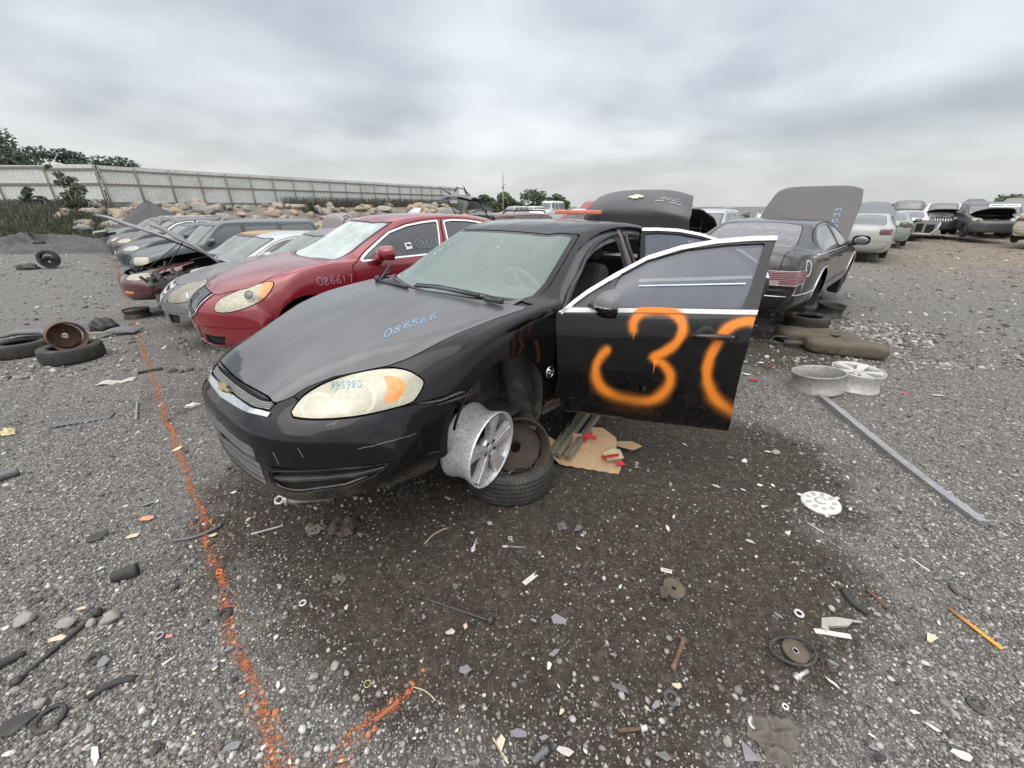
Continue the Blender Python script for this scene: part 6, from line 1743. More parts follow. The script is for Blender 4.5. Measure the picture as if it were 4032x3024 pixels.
# ---------------------------------------------------------------- loose gravel (nobody could count it)
def gravel(name, n, region, size, seed, dens=None, octa=False):
    g = np.random.default_rng(seed)
    phi = (1 + 5 ** .5) / 2
    ico = np.array([(-1, phi, 0), (1, phi, 0), (-1, -phi, 0), (1, -phi, 0), (0, -1, phi), (0, 1, phi), (0, -1, -phi), (0, 1, -phi), (phi, 0, -1), (phi, 0, 1), (-phi, 0, -1), (-phi, 0, 1)]) / 1.9
    IT = np.array([(0, 11, 5), (0, 5, 1), (0, 1, 7), (0, 7, 10), (0, 10, 11), (1, 5, 9), (5, 11, 4), (11, 10, 2), (10, 7, 6), (7, 1, 8), (3, 9, 4), (3, 4, 2), (3, 2, 6), (3, 6, 8), (3, 8, 9), (4, 9, 5), (2, 4, 11), (6, 2, 10), (8, 6, 7), (9, 8, 1)])
    if octa:
        ico = np.array([(1, 0, 0), (-1, 0, 0), (0, 1, 0), (0, -1, 0), (0, 0, 1), (0, 0, -1)]) * 1.15
        IT = np.array([(0, 2, 4), (2, 1, 4), (1, 3, 4), (3, 0, 4), (2, 0, 5), (1, 2, 5), (3, 1, 5), (0, 3, 5)])
    kv = len(ico)
    xy = region(g, n)
    if dens is not None:
        keep = g.random(len(xy)) < dens(xy[:, 0], xy[:, 1]); xy = xy[keep]
    n = len(xy)
    r = size(g, n, xy); sc = np.stack([g.uniform(.75, 1.4, n), g.uniform(.7, 1.2, n), g.uniform(.45, .8, n)], 1) * r[:, None]
    a = g.uniform(0, 6.283, n); ca, sa = np.cos(a), np.sin(a)
    V = ico[None] * (1 + g.uniform(-.25, .25, (n, kv, 1))) * sc[:, None]
    tl = g.uniform(-.4, .4, n)[:, None]
    V[:, :, 2] += V[:, :, 0] * tl
    x = V[:, :, 0] * ca[:, None] - V[:, :, 1] * sa[:, None]; y = V[:, :, 0] * sa[:, None] + V[:, :, 1] * ca[:, None]
    z = ground_np(xy[:, 0], xy[:, 1]) + sum(q * np.sin(xy[:, 0] * f + p) * np.sin(xy[:, 1] * h + s) for q, f, p, h, s in ((.007, 4.1, .3, 3.3, 1.), (.005, 9.3, 2., 7.7, .2), (.003, 21, .4, 18, 2.), (.03, .42, 1., .37, .4)))
    V = np.stack([x + xy[:, 0, None], y + xy[:, 1, None], V[:, :, 2] + (z + sc[:, 2] * .35)[:, None]], -1)
    T = (IT[None] + (np.arange(n) * kv)[:, None, None]).reshape(-1, 3)
    o = mesh_np(name, V.reshape(-1, 3), T, stone_mat(), smooth=False); tag(o, kind='stuff')
    tone = np.clip(g.beta(1.15, 1.9, n), 0, 1); attr(o, 'tone', np.repeat(tone, kv))
    hue = g.random(n); attr(o, 'warm', np.repeat(hue, kv))
    og = np.zeros(n)
    for L_, wd in ((OL, .062), (OL2, .055)):
        d = line_d(xy, L_[::4, :2]); og = np.maximum(og, (g.random(n) < np.clip(1.0 - d / wd, 0, .55)) * g.uniform(.3, .95, n))
    attr(o, 'orange', np.repeat(og, kv))
    return o
def stone_mat():
    if 'stone' in MATS: return MATS['stone']
    m, nt = newmat('stone'); N = NT(nt)
    oc = N.n('ShaderNodeTexCoord').outputs['Object']
    t = N.n('ShaderNodeAttribute', attribute_name='tone').outputs['Fac']; wv = N.n('ShaderNodeAttribute', attribute_name='warm').outputs['Fac']; og = N.n('ShaderNodeAttribute', attribute_name='orange').outputs['Fac']
    b = N.noise(oc, 160, 4, .7)
    c = N.ramp(t, [(0, (.060, .057, .053)), (.25, (.15, .144, .135)), (.5, (.28, .27, .252)), (.75, (.46, .443, .41)), (1, (.74, .715, .66))])
    c = N.mix(N.map(wv, .6, 1, 0, .4), c, (.27, .21, .15), 'MIX')
    c = N.mix(N.map(b, .35, .7, 0, .4), c, (.10, .095, .09))
    ge = N.n('ShaderNodeNewGeometry'); ns = N.n('ShaderNodeSeparateXYZ'); N.l(ge.outputs['Normal'], ns.inputs[0])
    of = N.math('MULTIPLY', og, N.map(N.math('ADD', ns.outputs[2], N.math('MULTIPLY', N.math('SUBTRACT', b, .5), .8)), -.1, .35))
    c = N.mix(of, c, (.44, .155, .065))
    N.bsdf(col=c, rough=.85, spec=.3, nrm=N.bump(b, .35, .004)); MATS['stone'] = m; return m
def near_region(g, n):
    # even in the picture: more stones close to the camera
    v = g.random(n) ** 1.35; y = .45 + 5.2 * v; x = (g.random(n) - .5) * 2 * (y * 1.42 + .85)
    return np.stack([x, y], 1)
def cl_noise(x, y): return .5 + .25 * np.sin(x * 3.1 + 1.3 * np.sin(y * 2.3)) + .25 * np.sin(y * 4.3 + 1.7 * np.sin(x * 1.9 + .7))
gden = lambda x, y: np.clip(1.02 - dirt_np(x, y) * 1.05, .06, 1) * np.clip(.30 + .9 * cl_noise(x, y), 0, 1)
gravel('gravel', 60000, near_region, lambda g, n, xy: np.clip(g.lognormal(math.log(.0062), .40, n), .003, .016), 5, gden)
gravel('fine_gravel', 190000, near_region, lambda g, n, xy: np.clip(g.lognormal(math.log(.0042), .35, n), .002, .009), 15, lambda x, y: np.clip(gden(x, y) * 1.2 + .04, 0, 1), octa=True)
gravel('coarse_gravel', 1500, near_region, lambda g, n, xy: np.clip(g.lognormal(math.log(.0115), .30, n), .008, .020), 6, lambda x, y: np.clip(gden(x, y) + .05, 0, 1))
def far_region(g, n):
    y = 4.5 + 24 * g.random(n) ** 1.6; x = (g.random(n) - .5) * 2 * (y * 1.42 + .5); return np.stack([x, y], 1)
gravel('far_gravel', 32000, far_region, lambda g, n, xy: np.clip(g.lognormal(math.log(.0125), .45, n) * (1 + xy[:, 1] * .035), .006, .07), 8, lambda x, y: np.clip(.15 + .8 * cl_noise(x * .5, y * .5), 0, 1))
def pale_region(g, n): return np.stack([g.normal(5.55, .42, n), g.normal(6.15, .30, n)], 1)
gravel('pale_gravel', 1500, pale_region, lambda g, n, xy: np.clip(g.lognormal(math.log(.022), .3, n), .01, .045), 9)
# ---------------------------------------------------------------- fence, bank, rocks, trees
def fence(name, label, A, B, n, h, lean=0., post=None, rail=None, ragged=False, seed=1):
    A = np.array(A, float); B = np.array(B, float); e = B - A; L = np.linalg.norm(e); e /= L; nrm = np.array([e[1], -e[0]])
    if nrm @ (np.array([0, 10.]) - A) < 0: nrm = -nrm
    rg = random.Random(seed)
    t = thing(name, label, 'fence', (A[0], A[1], 1.75), (0, 0, math.atan2(e[1], e[0])))
    # local frame: x along, y towards the yard is sign
    sy = 1 if (np.array([-e[1], e[0]]) @ nrm) > 0 else -1
    step = L / n
    for k in range(n):
        b = MB(); x0 = k * step; top = h + (rg.uniform(-.12, .1) if ragged else rg.uniform(-.015, .015)); m = 10
        pts = []
        for j in range(m * 4 + 1):
            x = x0 + .01 + (step - .02) * j / (m * 4); q = j % 4
            pts.append((x, sy * (.035 if q in (1, 2) else 0.0)))
        lo = [b.b.verts.new((x, y, -.25)) for x, y in pts]; hi = [b.b.verts.new((x, y + sy * lean * 0, top)) for x, y in pts]
        lo2 = [b.b.verts.new((x, y - sy * .012, -.25)) for x, y in pts]; hi2 = [b.b.verts.new((x, y - sy * .012, top)) for x, y in pts]
        for j in range(len(pts) - 1):
            b.b.faces.new((lo[j], lo[j + 1], hi[j + 1], hi[j])); b.b.faces.new((lo2[j + 1], lo2[j], hi2[j], hi2[j + 1])); b.b.faces.new((hi[j], hi[j + 1], hi2[j + 1], hi2[j]))
        b.build('metal_sheet', M('fence_metal'), t)
    for k in range(n + 1):
        b = MB(); x = min(max(k * step, .06), L - .06); le = rg.uniform(-.03, .03) if not ragged else rg.uniform(-.12, .05)
        b.tube([(x - le, sy * .12, -.6), (x + le, sy * .12, h - (.10 if not ragged else rg.uniform(.0, .4)))], .055, 4)
        b.build('post', post or M('fence_rail'), t)
    for z in (.28, h * .55, h - .32):
        if ragged:
            for k in range(n):
                b = MB(); d = rg.uniform(-.12, .12); b.box(((k + .5) * step + rg.uniform(-.2, .2), sy * .09, z + d), (step * 1.06, .05, .14), rotm('Y', rg.uniform(-1.2, 1.2))); b.build('rail', rail or M('rail_grey'), t)
        else:
            b = MB(); b.box((L / 2, sy * .075, z), (L, .05, .11)); b.build('rail', rail or M('fence_rail'), t)
    return t
fence('metal_fence', 'long pale corrugated metal fence with brown posts running along the top of the bank', FENCE[1], FENCE[2], 20, 2.92)
fence('patched_fence', 'patched leaning stretch of metal fence with grey rails at the far left', (-55., 34.2), (-32.0, 35.0), 6, 3.0, ragged=True, seed=4)

def rock_mesh(r, seed, sub=3, flat_=.65, rough=.28):
    g = random.Random(seed); b = MB(); b.ball((0, 0, 0), 1, sub)
    planes = [(Vector((g.gauss(0, 1), g.gauss(0, 1), g.gauss(0, .8))).normalized(), g.uniform(.55, .85)) for _ in range(9)]
    for v in b.b.verts:
        p = v.co
        for n, d in planes:
            k = p.dot(n) - d
            if k > 0: p = p - n * k * .92
        p = p * (1 + .06 * math.sin(p.x * 7 + seed) * math.sin(p.y * 6) + .04 * math.sin(p.z * 11 + seed))
        v.co = Vector((p.x * r * g.uniform(.98, 1.02), p.y * r * .85, p.z * r * flat_))
    return b
ROCKM = [dirty('rock_tan', (.31, .265, .215), rough=.9, dust=.3, dustcol=(.2, .18, .16), bump=.6, bscale=18, scale=3), dirty('rock_grey', (.27, .255, .235), rough=.9, dust=.3, dustcol=(.17, .16, .15), bump=.6, bscale=18, scale=3),
         dirty('rock_rust', (.33, .26, .185), rough=.9, dust=.3, dustcol=(.3, .26, .22), bump=.6, bscale=18, scale=3)]
RPR = [rock_mesh(1, 100 + k, 2) for k in range(7)]
protos = []
rg = random.Random(21)
def bank_point(t, d):
    A, B = FENCE[1], FENCE[2]; e = (B - A); L = np.linalg.norm(e); e = e / L; n = np.array([e[1], -e[0]])
    p = A + e * t + n * d; return p
k = 0
for q in range(292):
    t = rg.uniform(-3.5, 44) if q > 60 else rg.uniform(-4, 6); d = rg.uniform(1.4, 8.2) if q % 3 else rg.uniform(3.0, 9.0)
    if t < 0: d = max(2.5, d)
    p = bank_point(t, d); r = rg.uniform(.32, .72) * (1.25 if q < 60 else 1.0) * (1 + t * .012)
    if k < 7:
        o = RPR[k].build('boulder', ROCKM[k % 3], smooth=False); protos.append(o)
    else:
        o = protos[rg.randrange(7)].copy(); COL.objects.link(o)
    k += 1
    o.location = (p[0], p[1], ground_z(*p) + r * .18); o.scale = (r * rg.uniform(.8, 1.5), r * rg.uniform(.7, 1.1), r * rg.uniform(.6, 1.0)); o.rotation_euler = (rg.uniform(-.35, .35), rg.uniform(-.35, .35), rg.uniform(0, 6.28))
    tag(o, 'tan or grey quarry boulder dumped on the bank below the metal fence', 'boulder', 'riprap boulders on the bank')
# pile of dark gravel
b = MB(); P = gpx(338, 474)
c0 = np.array([-24.6, 29.8])
def pile(u, v):
    a = 2 * math.pi * u; r = v; x = c0[0] + math.cos(a) * r * 3.3; y = c0[1] + math.sin(a) * r * 2.4
    z = ground_z(x, y) - .06 + 3.45 * (1 - r) ** 1.0 * (1 - .25 * (1 - r)) + .05 * math.sin(a * 5 + r * 9) * (1 - r) + .03 * math.sin(a * 13) * r
    return (x, y, z)
b.grid(pile, 60, 24)
tag(b.build('gravel_pile', dirty('pile_stone', (.075, .075, .08), rough=.95, dust=.35, dustcol=(.13, .13, .135), scale=14, bump=1.0, bscale=9, var=.6)), 'cone of dark blue grey gravel in front of the metal fence', 'gravel pile')

# low heap of dark stones at the left
cb = gpx(60, 548)
b = MB()
def heap(u, v):
    a = 2 * math.pi * u; r = v; x = cb.x - 2.0 + math.cos(a) * r * 7.5; y = cb.y + 2.2 + math.sin(a) * r * 2.6
    return (x, y, ground_z(x, y) - .05 + .85 * max(0, 1 - r * r) * (.75 + .25 * math.sin(a * 3 + r * 5)) + .14 * math.sin(x * 5 + y * 3) * math.sin(y * 6) * (1 - r))
b.grid(heap, 130, 50)
tag(b.build('gravel_heap', dirty('heap_stone', (.055, .054, .054), rough=.95, dust=.35, dustcol=(.20, .195, .19), scale=10, bump=1.0, bscale=12, var=.6)), 'low dark heap of gravel behind the far left wheels', 'gravel pile')

# leaf clumps: many small leaf faces spread through a volume
def leaf_mat(name, cols, ):
    if name in MATS: return MATS[name]
    m, nt = newmat(name); N = NT(nt)
    oi = N.n('ShaderNodeAttribute', attribute_name='leaf').outputs['Fac']
    oc = N.n('ShaderNodeTexCoord').outputs['Object']
    c = N.ramp(N.math('ADD', N.math('MULTIPLY', oi, .6), N.math('MULTIPLY', N.noise(oc, .9, 3, .5), .4)), [(.2, cols[0]), (.5, cols[1]), (.8, cols[2])])
    pb = N.n('ShaderNodeBsdfPrincipled'); N.set(pb, col=c, rough=.65, spec=.25)
    tl = N.n('ShaderNodeBsdfTranslucent'); N.l(c, tl.inputs[0])
    mx = N.n('ShaderNodeMixShader'); mx.inputs[0].default_value = .25; N.l(pb.outputs[0], mx.inputs[1]); N.l(tl.outputs[0], mx.inputs[2])
    N.l(mx.outputs[0], N.n('ShaderNodeOutputMaterial').inputs[0]); MATS[name] = m; return m
def leaves(name, centres, radii, n, size, mat, parent, seed, squash=.8, long=1.6):
    g = np.random.default_rng(seed); C = np.array(centres, float); Rr = np.array(radii, float)
    pr = Rr ** 2.2; pr /= pr.sum(); i = g.choice(len(C), n, p=pr)
    d = g.normal(size=(n, 3)); d /= np.linalg.norm(d, axis=1, keepdims=True); rad = g.random(n) ** .55
    P = C[i] + d * (rad * Rr[i])[:, None] * np.array([1, 1, squash])
    u = g.normal(size=(n, 3)); u[:, 2] *= .5; u /= np.linalg.norm(u, axis=1, keepdims=True); w = np.cross(u, g.normal(size=(n, 3))); w /= np.linalg.norm(w, axis=1, keepdims=True)
    s = size * g.uniform(.6, 1.4, n)[:, None]
    V = np.stack([P - u * s * long * .5, P + w * s * .5, P + u * s * long * .5, P - w * s * .5], 1).reshape(-1, 3)
    Q = np.arange(4 * n).reshape(n, 4)
    o = mesh_np(name, V, Q, mat, parent, smooth=False)
    a = o.data.attributes.new('leaf', 'FLOAT', 'POINT'); a.data.foreach_set('value', np.repeat(g.random(n), 4).astype(np.float32))
    return o
def tree(label, pos, h, cr, seed, n=5000, size=.22, mat=None, group='trees beyond the fence', trunk=.3, z=None):
    g = random.Random(seed); z = ground_z(*pos) if z is None else z
    t = thing('tree', label, 'tree', (pos[0], pos[1], z), group=group)
    b = MB(); cs = []; rs = []
    b.tube([(0, 0, -.3), (g.uniform(-.1, .1), 0, h * .3), (g.uniform(-.3, .3), g.uniform(-.3, .3), h * .75)], [trunk, trunk * .7, trunk * .15], 9)
    for k in range(13):
        a = g.uniform(0, 6.28); zz = h * g.uniform(.16, .88); rr = cr * g.uniform(.35, .85) * (1 - .45 * max(0, zz / h - .5))
        p = Vector((math.cos(a) * rr, math.sin(a) * rr, zz)); st = Vector((0, 0, h * g.uniform(.2, .5)))
        b.tube([st, st.lerp(p, .5) + Vector((0, 0, .2)), p], [trunk * .35, trunk * .2, trunk * .05], 6); cs.append(p); rs.append(cr * g.uniform(.28, .5))
    cs.append(Vector((0, 0, h * .86))); rs.append(cr * .4)
    b.build('trunk', dirty('bark', (.10, .08, .065), rough=.95, bump=.5), t)
    leaves('crown', cs, rs, n, size, mat or LEAF, t, seed)
    return t
LEAF = leaf_mat('leaf_hazy_green', [(.055, .078, .06), (.09, .12, .085), (.14, .165, .12)])  # leaf colours lightened towards grey to imitate haze
LEAF2 = leaf_mat('leaf_far', [(.075, .11, .065), (.12, .16, .09), (.17, .205, .125)])
WEED = leaf_mat('weed_leaf', [(.06, .075, .045), (.10, .12, .07), (.15, .165, .105)])
DRY = leaf_mat('dry_weed', [(.075, .070, .062), (.13, .122, .105), (.20, .185, .155)])
tree('tall broad tree behind the patched fence at the left edge', (-45.5, 41), 7.4, 3.5, 3, 9500, .19, z=.9)
tree('middle rounded tree behind the patched fence', (-40.0, 41), 5.7, 2.1, 5, 4200, .17, z=1.0)
tree('lower spreading tree behind the patched fence, near its right end', (-37.6, 42), 5.3, 2.9, 8, 6000, .17, z=.6)
for k, (x, y, h, r, lb) in enumerate(((-1.5, 92, 6.0, 3.2, 'small far tree just right of the raised minivan gate'), (4.5, 92, 6.6, 3.8, 'round far tree right of the utility pole'), (9.5, 95, 5.6, 3.0, 'far tree behind the tall white van'), (25.5, 95, 5.3, 3.6, 'far tree above the white suv pair'), (31, 96, 4.6, 3.3, 'low far tree left of the trunk lid'), (36.5, 95, 4.2, 3.0, 'low far tree just above the trunk lid edge'),
                                  (84, 74, 4.6, 3.2, 'dark far tree between the raised hoods at the right'), (95, 72, 4.4, 2.6, 'small far tree near the right edge'), (-5.5, 92, 5.4, 2.6, 'far tree half behind the minivan gate'))):
    tree(lb, (x, y), h * .7, r * .85, 30 + k, 2600, .3, LEAF2, 'far trees on the horizon', z=.1)
# utility pole
b = thing('utility_pole', 'thin utility pole standing against the sky beside the far trees', 'utility pole', (-1.6, 80, 0))
q = MB(); q.tube([(0, 0, 0), (0, 0, 6.4)], [.13, .09], 8); q.build('pole', M('wood'), b)
q = MB(); q.tube([(0, 0, 5.2), (.5, 0, 5.3)], .06, 6); q.ball((0, -.1, 4.9), .22, 2); q.build('pole_fitting', M('grey_metal'), b)
q = MB(); q.tube([(0, 0, 6.4), (0, 0, 7.3)], .05, 6); q.build('antenna', M('grey_metal'), b)
# scrub on the bank: nobody could count it
def scrub(name, n, fn, hh, mat, seed, wid=.05, kind='stuff'):
    g = np.random.default_rng(seed); P = np.array([fn(g) for _ in range(n)]); z = ground_np(P[:, 0], P[:, 1])
    V = []; k = 5
    h = hh * g.uniform(.4, 1.5, (n, k)); a = g.uniform(0, 6.28, (n, k)); le = g.uniform(.1, .6, (n, k)) * h
    bx = P[:, 0, None] + g.normal(0, .12, (n, k)); by = P[:, 1, None] + g.normal(0, .12, (n, k))
    w = wid * g.uniform(.6, 1.5, (n, k)); ca, sa = np.cos(a), np.sin(a)
    zz = np.repeat(z[:, None], k, 1) - .03
    p0 = np.stack([bx - sa * w, by + ca * w, zz], -1); p1 = np.stack([bx + sa * w, by - ca * w, zz], -1)
    p2 = np.stack([bx + ca * le + sa * w * .3, by + sa * le - ca * w * .3, zz + h], -1); p3 = np.stack([bx + ca * le - sa * w * .3, by + sa * le + ca * w * .3, zz + h * .96], -1)
    V = np.stack([p0, p1, p2, p3], 2).reshape(-1, 3); Q = np.arange(len(V)).reshape(-1, 4)
    o = mesh_np(name, V, Q, mat, smooth=False); a_ = o.data.attributes.new('leaf', 'FLOAT', 'POINT'); a_.data.foreach_set('value', np.repeat(g.random(len(Q)), 4).astype(np.float32))
    return tag(o, kind=kind)
def left_bank(g):
    while True:
        x = g.uniform(-50, -26.5); y = g.uniform(22.5, 34)
        if x > -31 and y > 27 + (-26.5 - x) * 0 and g.random() < .6: continue
        if y > 22.5 + (x + 50) * .05: return (x, y)
scrub('dry_scrub', 5200, left_bank, .42, DRY, 3, .035)
scrub('weeds', 3000, lambda g: (lambda t: (-49 + 22 * t[0] , 22.6 + 5.5 * t[1] + 3 * t[0]))(g.random(2)), .40, WEED, 4, .06)
scrub('tall_grass', 1500, lambda g: tuple(bank_point(14 + 30 * g.random(), .5 + 1.6 * g.random())), .75, DRY, 6, .02)
def bush(label, pos, h, r, seed, n=900, mat=None, size=.12):
    t = thing('bush', label, 'bush', (pos[0], pos[1], ground_z(*pos)), group='bushes on the bank')
    g = random.Random(seed); b = MB(); cs = []; rs = []
    for k in range(9):
        p = Vector((g.uniform(-1, 1) * r * .7, g.uniform(-1, 1) * r * .5, h * (.15 + .85 * (k / 8) ** 1.0) * g.uniform(.8, 1.0))); b.tube([(0, 0, -.05), p * .5 + Vector((0, 0, .1)), p], [.03, .02, .008], 5); cs.append(p); rs.append(r * (.55 - .32 * k / 8))
    b.build('stem', M('wood'), t); leaves('foliage', cs, rs, n, size, mat or LEAF, t, seed); return t
bush('leafy bush at the joint of the two fence stretches', (-30.6, 31.0), 2.9, 1.2, 3, 1500, leaf_mat('leaf_olive', [(.04, .06, .03), (.075, .10, .055), (.12, .145, .085)]))
bush('dark bush against the patched fence', (-40.6, 32.3), 2.2, .95, 4, 1100)
bush('low bush left of the joint bush', (-34.6, 32.0), 1.6, .8, 5, 800)
bush('small light green bush on the rocks by the grey raised lid', (-21.3, 46.2), 1.2, .8, 6, 500, WEED)
# ---------------------------------------------------------------- things lying about the yard
def hump(x, y): return sum(a * math.sin(x * f + p) * math.sin(y * g + r) for a, f, p, g, r in ((.007, 4.1, .3, 3.3, 1.), (.005, 9.3, 2., 7.7, .2), (.003, 21, .4, 18, 2.), (.03, .42, 1., .37, .4)))
def G(u, v):
    p = gpx(u, v); p.z += hump(p.x, p.y); return p
def put(b, name, mat, label, cat, u, v, rz=0, z=0., rx=0, ry=0, group=None, loc=None, smooth=None):
    p = Vector(loc) if loc is not None else G(u, v)
    o = b.build(name, mat, None, loc=(p.x, p.y, p.z + z), rot=(R(rx), R(ry), R(rz)), smooth=smooth)
    return tag(o, label, cat, group)
def ang(u0, v0, u1, v1):
    a, b_ = G(u0, v0), G(u1, v1); return math.degrees(math.atan2(b_.y - a.y, b_.x - a.x)), (b_ - a).length, (a + b_) / 2
def rim_profile(r, w, d=.009):
    h = w / 2
    return [(r, -h), (r, -h + .012), (r - d * .6, -h + .022), (r - d * 1.6, -h + .05), (r - d * 2.4, -.01), (r - d * 2.2, h - .07), (r - d * .7, h - .035), (r - .003, h - .014), (r, h), (r - .008, h),
            (r - d * 1.2, h - .03), (r - d * 2.9, h - .075), (r - d * 3.1, -.01), (r - d * 2.3, -h + .045), (r - d * 1.2, -h + .012), (r - .008, -h)]
def align(n, roll=0.):
    z = Vector(n).normalized(); x = Vector((0, 0, 1)).cross(z)
    if x.length < .05: x = Vector((1, 0, 0))
    x.normalize(); y = z.cross(x)
    return Matrix((x, y, z)).transposed().to_4x4() @ rotm('Z', roll)
def alloy_wheel(name, label, loc, n, r=.235, w=.20, roll=0., mat=None, face=None, spokes=5, face_up=True, hub=True, group=None):
    t = thing(name, label, 'wheel', loc, group=group); t.rotation_mode = 'QUATERNION'; t.rotation_quaternion = align(n, roll).to_quaternion()
    b = MB(); b.lathe(rim_profile(r, w), 64); b.build('barrel', mat or M('alloy'), t)
    b = MB(); h = w / 2
    ri = r - .022
    for k in range(spokes):
        a = 2 * math.pi * k / spokes
        for s in (1,):
            P = [(.05, -.028), (.05, .028), (ri * .55, .034), (ri * .97, .052), (ri * .99, -.052), (ri * .55, -.034)]
            for (wd, dz) in ((1.0, 0.0), (.30, .0025)):
                lo = []; hi = []
                for (x, y) in P:
                    y = y * wd; zt = h - .004 - .028 * (1 - x / ri) ** 1.4 * (1 if x > .08 else .8) + dz
                    X = x * math.cos(a) - y * math.sin(a); Y = x * math.sin(a) + y * math.cos(a)
                    hi.append(b.b.verts.new((X, Y, zt))); lo.append(b.b.verts.new((X * .995, Y * .995, zt - .032)))
                m_ = len(P)
                fs = [b.b.faces.new(hi), b.b.faces.new(lo[::-1])] + [b.b.faces.new((hi[i], lo[i], lo[(i + 1) % m_], hi[(i + 1) % m_])) for i in range(m_)]
    b.lathe([(.075, h - .075), (.075, h - .030), (.062, h - .022), (.034, h - .024), (.034, h - .06)], 40)
    b.build('spokes', face or M('alloy_face'), t)
    if hub:
        b = MB(); b.lathe([(.0005, h - .012), (.02, h - .013), (.033, h - .018), (.034, h - .03), (.0005, h - .03)], 28, closed=False); b.build('centre_cap', dirty('cap_grey', (.45, .44, .40), rough=.4, metal=.4), t)
        for k in range(5):
            b = MB(); a = 2 * math.pi * (k + .5) / 5; b.lathe([(.010, h - .020), (.011, h - .012), (.007, h - .010), (.0005, h - .022)], 10, Matrix.Translation((.052 * math.cos(a), .052 * math.sin(a), -.006)), closed=False)
            b.build('lug_hole', M('dark_void'), t)
    return t
def steel_rim(name, label, loc, n, r=.2, w=.16, mat=None, roll=0, group=None, disc=True):
    t = thing(name, label, 'steel wheel', loc, group=group); t.rotation_mode = 'QUATERNION'; t.rotation_quaternion = align(n, roll).to_quaternion()
    b = MB(); b.lathe(rim_profile(r, w, .010), 56); b.build('barrel', mat or M('rust_dark'), t)
    if disc:
        b = MB(); h = w / 2; ri = r - .04
        b.lathe([(ri, -h + .05), (ri * .93, -h + .03), (ri * .7, -h + .045), (ri * .5, -h + .025), (.06, -h + .03), (.035, -h + .02), (.035, -h + .012), (.06, -h + .02), (ri * .5, -h + .014), (ri * .7, -h + .034), (ri * .95, -h + .02), (ri, -h + .04)], 56)
        b.build('disc', mat or M('rust_dark'), t)
    return t
def tyre(name, label, loc, r=.33, w=.2, n=(0, 0, 1), mat=None, group=None, inner=.62):
    t = thing(name, label, 'tyre', loc, group=group); t.rotation_mode = 'QUATERNION'; t.rotation_quaternion = align(n).to_quaternion()
    b = MB(); b.lathe(tyre_prof(r, w, inner), 72)
    b.build('carcass', mat or tread_mat(), t)
    return t
def tread_mat():
    if 'tread' in MATS: return MATS['tread']
    m, nt = newmat('tread'); N = NT(nt)
    oc = N.n('ShaderNodeTexCoord').outputs['Object']; sp = N.n('ShaderNodeSeparateXYZ'); N.l(oc, sp.inputs[0])
    an = N.math('ARCTAN2', sp.outputs[1], sp.outputs[0])
    rad = N.math('SQRT', N.math('ADD', N.math('MULTIPLY', sp.outputs[0], sp.outputs[0]), N.math('MULTIPLY', sp.outputs[1], sp.outputs[1])))
    gro = N.math('SINE', N.math('MULTIPLY', sp.outputs[2], 190.)); sip = N.math('SINE', N.math('ADD', N.math('MULTIPLY', an, 70.), N.math('MULTIPLY', sp.outputs[2], 40.)))
    on = N.map(rad, .285, .295)
    g = N.math('MULTIPLY', on, N.math('MAXIMUM', N.map(gro, .6, .9), N.math('MULTIPLY', N.map(sip, .7, .95), .6)))
    a = N.noise(oc, 9, 6, .65); b = N.noise(oc, 80, 4, .6)
    c = N.ramp(N.math('ADD', N.math('MULTIPLY', a, .6), N.math('MULTIPLY', b, .4)), [(.32, (.028, .027, .026)), (.5, (.055, .053, .050)), (.7, (.11, .10, .09))])
    c = N.mix(N.math('MULTIPLY', g, .75), c, (.012, .012, .012))
    N.bsdf(col=c, rough=.82, spec=.3, nrm=N.bump(N.math('SUBTRACT', N.math('MULTIPLY', b, .3), g), .7, .012)); MATS['tread'] = m; return m

# --- under the front wheel of the black sedan
tc_ = Vector((-.015, 2.34, 0)); tz = ground_z(tc_.x, tc_.y) + hump(tc_.x, tc_.y)
ft = tyre('tyre', 'worn tyre lying flat under the front wheel arch of the black sedan', (tc_.x, tc_.y, tz + .108), .305, .215, mat=None, inner=.66)
b = MB(); b.lathe([(.205, .05), (.198, .085), (.185, .07), (.17, .02), (.16, -.03), (.10, -.01), (.05, -.02), (.05, -.035), (.1, -.03), (.165, -.05), (.185, .0), (.2, .04)], 56); b.build('steel_rim', M('rust'), ft)
alloy_wheel('alloy_wheel', 'polished five spoke alloy wheel leaning on the flat tyre beside the black bumper', (-.200, 2.066, .490), (.86, -.50, -.06), .236, .205, roll=14)
steel_rim('steel_wheel', 'rusty brown steel rim propped behind the polished alloy wheel', (.04, 2.28, .325), (.30, -.86, .42), .205, .15)
b = MB()
b.grid(lambda u, v: (.20 * u, .085 * v + .01 * math.sin(u * 9), .035 * math.sin(u * 3.1) + .02 * math.sin(v * 6 + u * 4)), 14, 8)
put(b, 'crumpled_tin', M('grey_metal'), 'crumpled scrap of grey tin inside the flat tyre', 'scrap metal', 0, 0, 25, loc=(-.03, 2.20, tz + .125))
